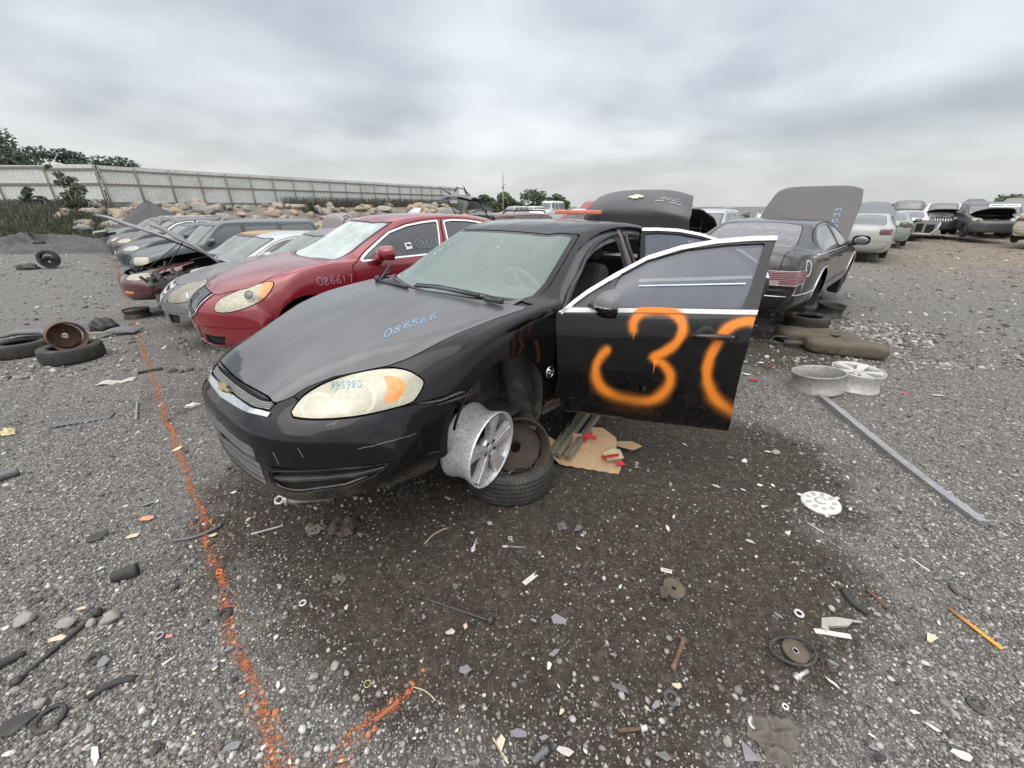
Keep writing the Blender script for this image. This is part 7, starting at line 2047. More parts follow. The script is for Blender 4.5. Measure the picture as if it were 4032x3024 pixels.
# long trim planks under the door
for k, (p0, p1, w_, lb) in enumerate((((1196, 1008), (1296, 868), .095, 'wide splintered olive trim plank sticking out from under the open door'), ((1224, 1012), (1318, 880), .055, 'narrow olive trim strip beside the wide splintered plank'))):
    a_, L_, c_ = ang(*p0, *p1)
    b = MB(); L_ += .5
    b.box((.25, 0, .045), (L_, w_, .03), None, .006)
    b.box((.25, -w_ * .28, .068), (L_, w_ * .25, .018), None, .006)
    if k == 0:
        for j in range(6): b.prism([(0, 0), (.16 + .02 * j, .012), (.0, .02)], .008, trs((-L_ / 2 + .25 + .18 * j, w_ * .5 - .012, .05), rz=4 + 3 * (j % 3)))
    put(b, 'trim_plank', dirty('olive_trim', (.165, .15, .115), rough=.6, dust=.4, dustcol=(.24, .215, .17), scale=5), lb, 'trim strip', 0, 0, a_, loc=(c_.x, c_.y, c_.z + .035), group='trim planks by the cardboard')
# torn cardboard box with red card
CB = M('cardboard')
p = G(1276, 1003)
box = thing('cardboard_box', 'torn open brown cardboard box lying on the dirt below the open door', 'box', p, (0, 0, R(-12)))
def sheet(pts, t, name, m, par, M4=None):
    b = MB(); b.prism(pts, t, M4); o = b.build(name, m, par); return o
zig = [(-.22, -.12)] + [(-.22 + .44 * k / 11, -.12 - .012 * (k % 2)) for k in range(1, 11)] + [(.20, -.125), (.235, .02), (.20, .13), (-.20, .125), (-.235, .02)]
sheet(zig, .004, 'base_sheet', CB, box, trs((0, 0, .012), 2, 3))
sheet([(-.20, 0), (.19, 0), (.185, .115), (-.16, .125)], .004, 'back_flap', CB, box, trs((0, .125, .014), 48, 0, 2))
sheet([(-.12, 0), (.12, 0), (.10, .16), (-.08, .14)], .004, 'side_flap', CB, box, trs((-.215, .0, .014), 35, 0, 86))
sheet([(-.14, 0), (.10, .0), (.14, .10), (.02, .17), (-.12, .12)], .004, 'torn_flap', CB, box, trs((.03, .25, .03), 12, 6, -8))
sheet([(-.08, 0), (.12, -.02), (.16, .05), (.06, .09), (-.05, .06)], .004, 'torn_flap', CB, box, trs((.22, .22, .02), 8, -12, -28))
RC = M('red_card')
p = G(1262, 978)
b = MB(); b.prism([(0, 0), (.07, .0), (.085, .10), (.01, .09)], .003, trs((0, 0, .01), 68, 0, 15)); b.prism([(0, 0), (.10, .01), (.09, .045), (.0, .04)], .003, trs((.0, .02, .075), 20, 8, -25))
tag(b.build('red_card', RC, None, loc=p + Vector((-.01, 0, .03))), 'upright folded red card at the back of the cardboard box', 'card')
b = MB(); b.prism([(0, 0), (.045, -.01), (.12, .11), (.07, .125)], .003, trs((0, 0, .015), 22, -16, -95)); b.prism([(0, 0), (.07, -.01), (.075, .03), (.01, .04)], .003, trs((.09, -.10, .0), 8, 4, 20))
tag(b.build('red_card', RC, None, loc=G(1298, 1002) + Vector((0, 0, .025))), 'flat red card strip across the front of the cardboard box', 'card')
b = MB(); b.prism([(-.07, -.05), (.06, -.06), (.075, .04), (.02, .07), (-.06, .05)], .003, trs((0, 0, .01), 6, -8, 12)); put(b, 'pale_card', flat('pale_card', (.52, .42, .27)), 'pale card flap with a round hole mark beside the flat red card', 'card', 1322, 1000, z=.03)
# strut under the bumper
a_, L_, c_ = ang(603, 1092, 690, 1084)
t = thing('shock_absorber', 'pale metal shock absorber end lying under the black front bumper', 'shock absorber', c_ + Vector((0, 0, .03)), (0, 0, R(a_)))
b = MB(); b.tube([(-L_ * .25, 0, 0), (L_ * .9, 0, 0)], .032, 16); b.tube([(-L_ * .28, 0, 0), (-L_ * .22, 0, 0)], .045, 16); b.build('tube', M('pale_metal'), t)
b = MB(); b.lathe([(.026 + .009 * math.cos(q), .012 * math.sin(q)) for q in np.linspace(0, 6.28, 9)[:-1]], 20, trs((-L_ * .45, 0, 0), 25)); b.tube([(-L_ * .38, 0, 0), (-L_ * .22, 0, 0)], .016, 8); b.build('eye', M('pale_metal'), t)
# crumpled cloths
def cloth(label, u, v, sx, sy, h, seed, mat, rz=0, name='crumpled_cloth', cat='cloth'):
    g = random.Random(seed); ph = [g.uniform(0, 6) for _ in range(8)]
    def f(a, b_):
        x = (a - .5) * sx; y = (b_ - .5) * sy; e = min(a, 1 - a, b_, 1 - b_)
        z = h * (.45 + .3 * math.sin(a * 11 + ph[0] + 3 * math.sin(b_ * 5 + ph[1])) + .25 * math.sin(b_ * 13 + ph[2] + 2 * math.sin(a * 7 + ph[3]))) * min(1, e * 6 + .08)
        r = 1 + .16 * math.sin(math.atan2(y, x) * 3 + ph[4]) + .09 * math.sin(math.atan2(y, x) * 7 + ph[5]) + .05 * math.sin(math.atan2(y, x) * 15 + ph[6])
        rr = max(abs(x) / sx, abs(y) / sy) * 2; q = math.hypot(x / sx, y / sy) * 2
        k = (rr / q if q > 1e-4 else 1) * .93
        return (x * r * k, y * r * k, z + .006)
    b = MB(); b.grid(f, 34, 30); o = put(b, name, mat, label, cat, u, v, rz)
    md = o.modifiers.new('t', 'SOLIDIFY'); md.thickness = .004; return o
LEA = dirty('old_leather', (.13, .112, .09), rough=.7, dust=.5, dustcol=(.24, .21, .17), scale=12, bump=.4, bscale=50)
LEB = dirty('brown_leather', (.062, .048, .035), rough=.75, dust=.4, dustcol=(.13, .105, .08), scale=12, bump=.4, bscale=50)
cloth('grey scrap of old leather left of the crumpled brown piece', 683, 1148, .13, .10, .03, 4, LEA, 12)
cloth('crumpled brown leather scrap below the black bumper', 745, 1148, .20, .15, .075, 9, LEB, 30)
cloth('flat grey rubber mat scrap near the bottom right of the photo', 1668, 1600, .20, .17, .035, 14, dirty('mat_grey', (.12, .105, .09), rough=.85, dust=.4, dustcol=(.13, .115, .095), bump=.3), 20, 'rubber_mat', 'rubber mat')
cloth('small torn leather scrap beside the belt pulley', 1778, 1448, .075, .06, .02, 15, LEB, 40)
cloth('pale leather tag on the dirt under the black bumper', 733, 1255, .07, .05, .016, 16, LEA, 30)
cloth('yellow foam rag at the left edge of the gravel', 12, 932, .16, .12, .05, 18, dirty('foam', (.62, .56, .33), rough=.95, dust=.2), 0, 'foam_rag', 'foam')
# stabiliser link
def rod(name, label, cat, u0, v0, u1, v1, r, mat, ends=0., z=None, bend=0., group=None, n=10, tap=None):
    a_, L_, c_ = ang(u0, v0, u1, v1); b = MB(); z = r if z is None else z
    k = 9; b.tube([(-L_ / 2 + L_ * i / (k - 1), bend * math.sin(math.pi * i / (k - 1)), z) for i in range(k)], [r * (tap[0] + (tap[1] - tap[0]) * i / (k - 1)) if tap else r for i in range(k)], n)
    if ends: b.ball((-L_ / 2, 0, z), ends, 2, (1, 1, .9)); b.ball((L_ / 2, 0, z + ends * .2), ends * 1.15, 2, (.9, 1, 1.1)); b.tube([(L_ / 2, 0, z), (L_ / 2 + ends * .6, ends * 2.1, z + ends * .6)], ends * .36, 8)
    return put(b, name, mat, label, cat, 0, 0, a_, loc=c_, group=group)
rod('stabiliser_link', 'grey steel link rod with ball ends on the dirt in the foreground', 'link rod', 905, 1297, 1060, 1350, .0075, M('steel_dark'), .017)
rod('rusty_rod', 'rusty threaded rod lying among pale stones at the right', 'rod', 1868, 1283, 1912, 1322, .010, M('rust'), .0)
rod('rubber_hose', 'ridged black rubber hose lying on the dirt left of the rusty rod', 'hose', 1815, 1285, 1870, 1336, .015, M('rubber'), 0, bend=-.015)
rod('curved_rubber', 'curved grey rubber strip near the right edge', 'rubber strip', 2045, 1272, 2092, 1304, .010, M('rubber_grey'), 0, bend=-.025)
rod('axle_shaft', 'long thin grey steel shaft lying by the rocks at the lower left', 'shaft', 42, 1478, 215, 1330, .010, M('steel_dark'), .020)
rod('black_tube', 'black ribbed plastic tube with a collar on the gravel at the left', 'tube', 246, 1258, 302, 1238, .030, M('rubber'), 0, n=14, tap=(.85, 1.15))
rod('black_hose', 'short black hose pointing at the orange line in the foreground', 'hose', 192, 1514, 296, 1470, .012, M('rubber'), 0, bend=.02)
rod('plastic_pipe', 'dark pipe end sticking in at the left edge of the gravel', 'pipe', -20, 1040, 42, 1020, .030, M('grey_plastic'), 0, n=14)
rod('rubber_lever', 'dark tapering rubber piece at the far lower left', 'rubber piece', -20, 1455, 60, 1418, .018, M('rubber'), 0, tap=(1.4, .6))
rod('rubber_stick', 'black rubber stick lying across the orange line', 'rubber strip', 297, 805, 352, 795, .018, M('rubber'))
rod('thin_rod', 'thin grey rod standing out on the gravel left of the orange line', 'rod', 294, 905, 297, 868, .012, M('grey_metal'))
rod('brake_line', 'bent black pipe with a bracket crossing the orange line', 'pipe', 378, 1170, 476, 1138, .009, M('grey_plastic'), .012, bend=-.03)
rod('wooden_stick', 'rust coloured bolt lying on the short orange streak', 'bolt', 818, 1560, 860, 1525, .008, dirty('orange_rust', (.30, .11, .05), rough=.85), .010)
rod('tie_rod', 'rusty bolt with a bent tip standing out in the foreground', 'bolt', 1452, 1452, 1474, 1395, .010, M('rust'), .013)
rod('cable_end', 'looped cable end with a metal ferrule left of the crumpled leather', 'cable', 548, 1160, 612, 1142, .008, M('grey_metal'), .010)
rod('weathered_stick', 'pale bent stick on the stones at the bottom', 'stick', 1065, 1600, 1098, 1656, .004, M('pale_wood'))
rod('grey_pipe', 'grey plastic pipe stub at the bottom edge', 'pipe', 1150, 1655, 1182, 1625, .012, M('grey_plastic'))
rod('dry_stalk', 'thin dry stalk in front of the bolt on the orange streak', 'stalk', 893, 1490, 942, 1520, .0025, M('pale_wood'), bend=.01)
rod('twig', 'curved thin twig on the dark dirt under the bumper', 'twig', 918, 1180, 968, 1145, .0045, M('wood'), bend=.02)
rod('white_rod', 'thin white plastic rod on the dirt at the right', 'rod', 1965, 1215, 2003, 1242, .004, M('white_plastic'))
rod('white_wire', 'thin white strip below the white wheel cover', 'wire', 1740, 1138, 1776, 1160, .003, M('white_plastic'))
# flat bar
a_, L_, c_ = ang(1768, 862, 2112, 1138)
b = MB()
k = 16
def barf(u, v):
    x = (u - .5) * L_; y0 = .035 * math.sin(u * math.pi * 1.15) * -1 + (v - .5) * .062
    return (x, y0, .038 + .014 * math.sin(u * 5))
b.grid(barf, 30, 3); b.grid(lambda u, v: (barf(u, 0)[0], barf(u, 0)[1] - .002, .038 * v + .014 * math.sin(u * 5) * v), 30, 3); b.grid(lambda u, v: (barf(u, 1)[0], barf(u, 1)[1], (.038 + .014 * math.sin(u * 5)) * v), 30, 2)
b.grid(lambda u, v: (barf(1, v)[0], barf(1, v)[1], (.038 + .014 * math.sin(5)) * u), 2, 3)
put(b, 'flat_bar', dirty('bar_grey', (.27, .275, .285), rough=.5, metal=.3, dust=.5, dustcol=(.17, .16, .15), scale=9), 'long bent grey metal bar running from the loose rims to the right edge', 'metal bar', 0, 0, a_, loc=c_)
# loose rims at the right
p = G(1778, 860)
alloy_wheel('alloy_wheel', 'grey alloy rim standing open side up with the metal bar against it', p + Vector((.02, .17, .10)), (.10, -.10, -1.), .235, .20, mat=dirty('rim_grey', (.36, .35, .325), rough=.5, metal=.35, dust=.3, dustcol=(.24, .22, .19)), face=M('grey_metal'), hub=False)
p = G(1866, 854)
alloy_wheel('alloy_wheel', 'pale five spoke alloy rim lying face up behind the open one', p + Vector((.0, .17, .10)), (.03, -.03, 1.), .232, .20, roll=40, mat=M('alloy_white'), face=M('alloy_white'), hub=False)
# fuel tank
p = G(1788, 755)
t = thing('fuel_tank', 'brown two lobed plastic fuel tank lying in front of the black saloon', 'fuel tank', p, (0, 0, R(-22)))
b = MB()
def lobe(cx_, cy_, ax, ay, h, ex=.42):
    def f(u, v):
        a = 2 * math.pi * u; q = v * math.pi - math.pi / 2; c = math.copysign(abs(math.cos(a)) ** ex, math.cos(a)); s = math.copysign(abs(math.sin(a)) ** ex, math.sin(a))
        cq = max(0, math.cos(q)) ** .38; sq = math.copysign(abs(math.sin(q)) ** .6, math.sin(q))
        return (cx_ + ax * c * cq * (1 + .05 * math.sin(a * 3)), cy_ + ay * s * cq, h * (1 + sq) + .012 * math.sin(cx_ + c * 4) * (sq > 0))
    return f
b.grid(lobe(.12, -.18, .46, .17, .095), 48, 18); b.build('front_lobe', M('tank'), t)
b = MB(); b.grid(lobe(-.10, .24, .50, .19, .095), 48, 18); b.build('rear_lobe', M('tank'), t)
b = MB(); b.grid(lobe(.02, -.01, .34, .12, .075), 40, 14); b.build('saddle', M('tank'), t)
b = MB(); b.lathe([(.088, .165), (.092, .185), (.075, .19), (.07, .175), (.05, .172), (.05, .165)], 32, Matrix.Translation((.06, .14, 0))); b.build('sender_ring', M('black_plastic'), t)
b = MB(); b.tube([(-.5, .05, .10), (-.66, .0, .11), (-.72, -.06, .05), (-.6, -.1, .04)], .012, 6); b.tube([(-.55, -.1, .06), (-.3, -.12, .08)], .035, 8); b.build('filler_pipe', M('rubber_grey'), t)
# tyres under the saloon
tyre('tyre', 'tyre lying flat under the tail of the black saloon', G(1765, 712) + Vector((-.1, .15, .1)), .31, .19, group='tyres under the black saloon')
steel_rim('steel_wheel', 'dark steel rim standing under the sill of the black saloon', G(1800, 690) + Vector((.05, .2, .12)), (.05, -.1, 1), .215, .2, M('steel_dark'))
# left side: tyres, rusty rim, plastic scraps
p = G(107, 790); p2 = p + Vector((0, .33, .10))
tyre('tyre', 'tyre lying flat with a rusty rim on it, left of the orange line', p2, .335, .205, group='loose tyres on the gravel')
steel_rim('steel_wheel', 'rusty wide steel rim tipped on its side on top of the tyre', p2 + Vector((.0, .02, .22)), (.80, -.58, .1), .20, .26, M('rust'))
p = G(8, 778) + Vector((-.05, .33, .10)); tyre('tyre', 'second tyre at the left edge, next to the one with the rim', p, .33, .2, group='loose tyres on the gravel')
b = MB(); b.tube([(-.4, -.15, .0), (-.15, .05, .06), (.2, .1, .07), (.5, .05, .02)], [.03, .07, .075, .03], 10, flat=.6); put(b, 'bumper_scrap', M('grey_plastic'), 'grey moulded bumper scrap lying on the second tyre', 'plastic scrap', 0, 0, -5, loc=p + Vector((-.05, .12, .11)))
b = MB(); b.box((0, 0, .01), (1.25, .10, .016), None, .004); put(b, 'wooden_board', M('pale_wood'), 'pale thin board lying on the gravel behind the left tyres', 'board', 185, 742, -8)
b = MB(); b.box((0, 0, .008), (1.0, .05, .02)); put(b, 'wooden_lath', M('wood'), 'grey lath on the gravel behind the rusty rim', 'board', 165, 722, 8)
g_ = random.Random(5)
def lump(name, label, cat, u, v, sx, sy, sz, mat, seed, rz=0, group=None):
    b = MB(); b.ball((0, 0, 0), 1, 3); g = random.Random(seed); ph = [g.uniform(0, 6) for _ in range(6)]
    for w_ in b.b.verts:
        c = w_.co; k = 1 + .22 * math.sin(c.x * 4 + ph[0]) * math.sin(c.y * 5 + ph[1]) + .14 * math.sin(c.z * 8 + ph[2] + c.x * 6) + .08 * math.sin(c.y * 13 + ph[3])
        w_.co = Vector((c.x * sx * k, c.y * sy * k, max(-.4, c.z) * sz * k))
    return put(b, name, mat, label, cat, u, v, rz, z=sz * .38, group=group)
lump('plastic_housing', 'crumpled black plastic housing on the gravel in front of the grey sedan', 'plastic housing', 225, 712, .20, .15, .16, M('black_plastic'), 3)
b = MB(); b.grid(lambda u, v: ((u - .5) * .55, (v - .5) * .32, .05 + .05 * math.sin(u * 3.1) + .01 * math.sin(v * 20)), 14, 12); o = put(b, 'plastic_cover', M('grey_plastic'), 'flat ridged grey cover beside the crumpled black housing', 'plastic cover', 262, 722, 15); o.modifiers.new('t', 'SOLIDIFY').thickness = .01
p = G(282, 690); steel_rim('steel_wheel', 'small dark spare rim lying flat on the orange line near the red sedan', p + Vector((0, .2, .09)), (0, 0, -1), .235, .17, M('steel_dark'))
b = MB(); b.grid(lambda u, v: ((u - .5) * .34, (v - .5) * .13, .012 + .012 * math.sin(u * 9)), 12, 8); o = put(b, 'pale_sheet', flat('pale_sheet', (.42, .39, .35)), 'pale flat sheet on the gravel left of the orange line', 'sheet', 252, 822, 22); o.modifiers.new('t', 'SOLIDIFY').thickness = .006
b = MB(); b.grid(lambda u, v: ((u - .5) * .42, (v - .5) * .13, .01 + .006 * math.sin(u * 60)), 60, 4); o = put(b, 'ribbed_strip', M('grey_plastic'), 'ribbed grey strip pressed into the gravel at the left', 'plastic strip', 180, 905, 24); o.modifiers.new('t', 'SOLIDIFY').thickness = .006
lump('grey_bottle', 'crushed grey bottle beside the orange line and the black bumper', 'bottle', 418, 876, .06, .03, .028, M('pale_metal'), 8, 30)
# far left stack of tyres
q0 = G(105, 580)
tyre('tyre', 'black tyre standing upright by the small heap at the far left', q0 + Vector((-.12, .25, .33)), .33, .2, (.4, -1, .1), group='far left heap of wheels')
steel_rim('steel_wheel', 'dark steel rim leaning on the upright tyre at the far left', q0 + Vector((.15, .0, .25)), (.75, -.7, .1), .22, .28, M('steel_dark'), group='far left heap of wheels')
lump('rubber_block', 'black block in front of the far left heap', 'rubber block', 62, 582, .35, .2, .14, M('rubber'), 12, 10)
lump('rubber_block', 'black lump on top of the far left heap', 'rubber block', 100, 560, .2, .2, .1, M('rubber'), 13, 10).location.z += .68
# right side: pulley, cover, strips
t = thing('pulley', 'greasy grey pulley with a torn bracket on the dirt below the door', 'pulley', G(1452, 1284) + Vector((0, 0, .014)), (R(10), R(6), R(20)))
b = MB(); b.lathe([(.052, -.012), (.056, -.012), (.05, 0), (.056, .012), (.05, .014), (.03, .006), (.016, .010), (.012, .010), (.012, -.01)], 40); b.build('wheel', M('tank'), t)
b = MB(); b.prism([(-.09, -.02), (-.05, -.03), (-.03, .02), (-.07, .03)], .02, trs((-.01, .0, -.005), 20)); b.build('bracket', M('rust_dark'), t)
t = thing('drive_pulley', 'flat brown pulley with a loop of belt lying at the right', 'pulley', G(1712, 1420) + Vector((0, 0, .012)), (R(6), 0, 0))
b = MB(); b.lathe([(.05, -.008), (.05, .008), (.03, .003), (.018, .006), (.010, .004), (.010, -.008)], 36); b.build('wheel', M('tank'), t)
b = MB(); b.tube([(.075 * math.cos(a) * 1.25 - .01, .058 * math.sin(a), .004 + .006 * math.sin(a * 2)) for a in np.linspace(0, 6.28, 30)], .007, 6); b.build('belt', M('rubber'), t)
b = MB(); b.lathe([(.011 + .0015 * math.cos(q), .006 + .0015 * math.sin(q)) for q in np.linspace(0, 6.28, 7)[:-1]], 20); b.build('ring', M('pale_metal'), t)
t = thing('wheel_cover', 'white plastic wheel cover with embossed marks lying on the gravel at the right', 'wheel cover', G(1768, 1098) + Vector((0, 0, .02)), (R(5), R(-6), R(-30)))
b = MB(); b.lathe([(.0005, .016), (.03, .016), (.05, .010), (.09, .012), (.105, .004), (.11, -.006), (.104, -.008), (.09, .002), (.05, .0), (.0005, .004)], 44, closed=False); b.build('disc', M('white_plastic'), t)
for k in range(9):
    a = 2 * math.pi * k / 9; b = MB(); b.prism([(-.014, -.009), (.014, -.012), (.014, .012), (-.014, .009)], .004, trs((.07 * math.cos(a), .07 * math.sin(a), .0105), rz=math.degrees(a))); b.build('slot', flat('emboss_shade_grey', (.34, .33, .31)), t)  # grey pieces stand in for the shading of white embossing
b = MB(); b.tube([(.03 * math.cos(a), .03 * math.sin(a), .017) for a in np.linspace(0.4, 5.6, 16)], .005, 5); b.build('hub_mark', flat('emboss_shade_grey', (.34, .33, .31)), t)
for k in (0, 1, 2): 
    a = R(40 + 120 * k); b = MB(); b.box((.115 * math.cos(a), .115 * math.sin(a), 0), (.03, .018, .006), rotm('Z', math.degrees(a))); b.build('clip', M('white_plastic'), t)
a_, L_, c_ = ang(2043, 1322, 2158, 1412)
b = MB(); b.box((0, 0, .012), (L_, .016, .006), rotm('X', 14), .001)
m_, nt_ = newmat('amber_strip'); N = NT(nt_); oc_ = N.n('ShaderNodeTexCoord').outputs['Object']; s_ = N.n('ShaderNodeSeparateXYZ'); N.l(oc_, s_.inputs[0])
N.bsdf(col=N.mix(N.map(s_.outputs[0], -.12, .05), (.13, .075, .04), (.60, .27, .03)), rough=.4)
put(b, 'amber_strip', m_, 'amber and brown plastic strip on the gravel near the right edge', 'plastic strip', 0, 0, a_, loc=c_)
a_, L_, c_ = ang(1755, 1372, 1833, 1385)
b = MB(); b.box((0, 0, .008), (L_, .022, .008), None, .002); b.box((0, .004, .0135), (L_ * .98, .004, .003)); put(b, 'white_strip', M('white_plastic'), 'white grooved plastic strip in front of the grey bracket', 'plastic strip', 0, 0, a_, loc=c_)
b = MB(); b.prism([(-.08, -.02), (-.06, -.05), (-.05, -.02), (.05, -.03), (.10, -.01), (.03, .015), (-.04, .022)], .014); b.tube([(.09, -.012, .01), (.13, -.022, .008)], .006, 6); put(b, 'plastic_bracket', flat('bracket_grey', (.33, .32, .29)), 'grey plastic bracket behind the white grooved strip', 'bracket', 1795, 1352, 8)
# shards, labels, washers, bolts
def shard(label, u, v, size, mat, rz, seed, n=5, th=.003, name='plastic_shard', cat='plastic shard', group=None, asp=.55, tilt=6):
    g = random.Random(seed); P = []
    for k in range(n):
        a = 2 * math.pi * (k + g.uniform(-.3, .3)) / n; r = size * g.uniform(.35, .62); P.append((r * math.cos(a), r * math.sin(a) * asp))
    b = MB(); b.prism(P, th); return put(b, name, mat, label, cat, u, v, rz, z=.008 + size * .04, rx=g.uniform(-tilt, tilt), ry=g.uniform(-tilt, tilt), group=group)
WP, GP = M('white_plastic'), M('grey_plastic')
PALE = flat('pale_shard', (.42, .41, .38)); CREAM = flat('cream_shard', (.55, .47, .33)); ORS = flat('orange_shard', (.55, .26, .15)); REDS = flat('red_shard', (.42, .02, .035), rough=.3); BLS = flat('blue_shard', (.16, .24, .33)); MIDG = flat('mid_grey_shard', (.19, .19, .20))
SH = [('white', 'long white plastic stick in front of the knob at the right', 1790, 1487, .055, WP, -65, 4, .3), ('w', 'arrow shaped white label scrap on the dirt in the foreground', 1186, 1445, .04, WP, 75, 5, .5), ('g', 'leaf shaped grey scrap beside the folded strip', 1249, 1150, .085, GP, 60, 5, .6),
      ('o', 'salmon coloured shard left of the orange line', 318, 1122, .08, ORS, 20, 6, .6), ('w2', 'white pointed shard on the gravel left of the orange line', 366, 1434, .065, WP, 50, 3, .45), ('c', 'cream card scrap beside the short black hose', 200, 1503, .06, CREAM, 0, 4, .6), ('w3', 'white broken strip at the bottom left', 208, 1640, .09, WP, -50, 5, .25),
      ('m', 'grey glassy shard near the short orange streak', 1006, 1458, .06, MIDG, 10, 5, .8), ('m2', 'thin grey triangle right of the glassy shard', 1050, 1462, .04, MIDG, -20, 3, .6), ('k', 'long grey rubber block in the foreground', 1336, 1492, .10, GP, -28, 4, .3), ('f', 'flat pale rubber scrap at the bottom', 1220, 1632, .075, PALE, -4, 6, .35), ('f2', 'grey scrap under the flanged bolt', 1430, 1643, .06, GP, -5, 4, .5),
      ('t', 'pointed tan scrap with a dry stalk at the bottom', 1083, 1612, .07, CREAM, 80, 4, .5), ('gr', 'folded grey plastic corner at the bottom right', 1607, 1636, .085, MIDG, -35, 3, .7), ('y', 'cream tag standing by a stone, right of the link rod', 1006, 1362, .045, CREAM, 75, 4, .5), ('lg', 'light grey stone chip left of the cream tag', 973, 1375, .04, PALE, 20, 5, .7),
      ('wp', 'white paper scrap near the red shards behind the door', 1612, 815, .11, WP, -10, 5, .5), ('wp2', 'white paper scrap nearer the fuel tank', 1640, 788, .10, WP, -20, 4, .5), ('r1', 'red lamp shard furthest back beside the door', 1655, 797, .10, REDS, 10, 5, .5), ('r2', 'red lamp shard under the white paper scrap', 1625, 827, .12, REDS, 5, 6, .4), ('r3', 'red lamp shard right of the loose rims', 1955, 852, .09, REDS, 5, 5, .4),
      ('gy', 'grey plate shard right of the loose rims', 2025, 858, .13, PALE, -5, 4, .35), ('or2', 'pale orange strip on the gravel near the door edge', 1660, 843, .09, ORS, -5, 4, .3), ('p1', 'pale shard on the dirt below the door corner', 1478, 970, .06, CREAM, -60, 4, .45), ('p2', 'pale flat shard right of the door corner', 1648, 1106, .055, PALE, 20, 3, .6), ('p3', 'grey and white wrapper scrap right of the cardboard', 1545, 1060, .06, PALE, -30, 6, .4), ('p4', 'blue plastic chip beside the wrapper scrap', 1585, 1068, .03, BLS, -10, 4, .5),
      ('p5', 'pale rounded scrap on the right gravel', 1618, 1180, .05, PALE, -40, 5, .6), ('tr', 'black bent plate on the gravel above the black tube', 205, 1165, .11, M('black_plastic'), 40, 5, .7), ('cl', 'cream key shaped tag near the bent pipe', 290, 1160, .07, CREAM, 25, 6, .5), ('cl2', 'cream torn tag just right of the orange line', 462, 1158, .055, CREAM, 20, 6, .6), ('gp', 'grey pointed plate above the salmon shard', 322, 1092, .08, MIDG, 25, 4, .5),
      ('ba', 'bare brown strip left in the tyre shade', 968, 1083, .06, CREAM, -15, 4, .35), ('sq', 'white square clip beside the orange line near the bumper', 506, 1067, .045, WP, 15, 4, .8), ('wt', 'white triangular shard at the bottom right corner', 2010, 1580, .05, WP, -40, 4, .4), ('wt2', 'white crumpled shard in the bottom right corner', 2070, 1640, .06, WP, -20, 6, .5), ('wt3', 'white chip pair left of the corner shards', 1968, 1545, .035, WP, -20, 4, .5), ('bl', 'black rubber corner piece at the lower left edge', 40, 1572, .13, M('rubber'), 30, 5, .6), ('lf', 'grey leaf shaped plate at the bottom centre left', 505, 1620, .08, MIDG, 30, 5, .4), ('pk', 'pink stone chip on the gravel at the left', 368, 1380, .04, flat('pink_chip', (.5, .22, .2)), 15, 5, .7), ('tan', 'tan scrap left of the rocks, lower left', 128, 1385, .07, CREAM, 25, 5, .4)]
for i, (k_, lb, u, v, s, m_, rz, n_, asp) in enumerate(SH): shard(lb, u, v, s, m_, rz, 40 + i, n_, asp=asp)
b = MB()
for x in (-.018, 0, .018): b.box((x, 0, .012 - abs(x) * .2), (.017, .055, .014), None, .004)
put(b, 'folded_strip', M('grey_plastic'), 'folded grey metal strip beside the leaf shaped scrap', 'metal strip', 1213, 1146, 10)
t = thing('white_label', 'white printed label on the dirt just above the greasy pulley', 'label', G(1437, 1243), (0, 0, R(-18)))
b = MB(); b.box((0, 0, .008), (.055, .024, .0015)); b.build('paper', WP, t)
b = MB()
for k in range(7): b.box((-.015 + .006 * k, 0.001 * (k % 3), .0092), (.0035, .006 + .002 * (k % 2), .0006))
b.build('print', M('black_plastic'), t)
b = MB(); b.prism([(-.045, -.013), (.03, -.013), (.045, -.013), (.045, -.006), (.03, -.004), (.03, .004), (.045, .006), (.045, .013), (-.045, .013)], .004); b.box((-.012, 0, .0045), (.03, .010, .003)); put(b, 'metal_clip', flat('clip_pale', (.55, .54, .46)), 'pale forked metal clip on the dirt in the foreground', 'clip', 1145, 1258, 42, z=.006)
b = MB()
for k in range(4): b.prism([(-.022 + k * .002, -.02 + k * .009), (.022 - k * .002, -.02 + k * .009), (.020, -.014 + k * .009), (-.020, -.014 + k * .009)], .02 - .003 * abs(k - 1))
put(b, 'charred_block', dirty('charred', (.30, .26, .20), rough=.9, dust=.5, dustcol=(.05, .045, .04), scale=40, patch=(.35, .55)), 'half burnt striped block above the link rod', 'burnt scrap', 988, 1277, 5)
def bolt(label, u0, v0, u1, v1, r, mat=None, group='bolts and pins on the dirt'):
    a_, L_, c_ = ang(u0, v0, u1, v1); t = thing('bolt', label, 'bolt', c_ + Vector((0, 0, r * 1.2)), (0, 0, R(a_)), group)
    b = MB(); b.tube([(-L_ / 2, 0, 0), (L_ / 2 - L_ * .18, 0, 0)], r, 10); b.build('shank', mat or M('rust'), t)
    b = MB(); b.tube([(L_ / 2 - L_ * .22, 0, 0), (L_ / 2 - L_ * .19, 0, 0)], r * 2.1, 16); b.tube([(L_ / 2 - L_ * .19, 0, 0), (L_ / 2, 0, 0)], r * 1.5, 6); b.build('head', M('pale_metal'), t); return t
bolt('big flanged bolt lying at the bottom of the photo', 1333, 1586, 1396, 1580, .0075)
bolt('short flanged bolt pointing up on the dark dirt', 1030, 1172, 1021, 1200, .007, M('pale_metal'))
bolt('thin bright pin on the dark dirt below the tyre', 1135, 1191, 1085, 1189, .0045, M('grey_metal'))
bolt('small bolt just left of the greasy pulley', 1302, 1242, 1304, 1262, .006)
bolt('knob headed bolt beside the belt pulley', 1738, 1462, 1712, 1478, .008, M('pale_metal'))
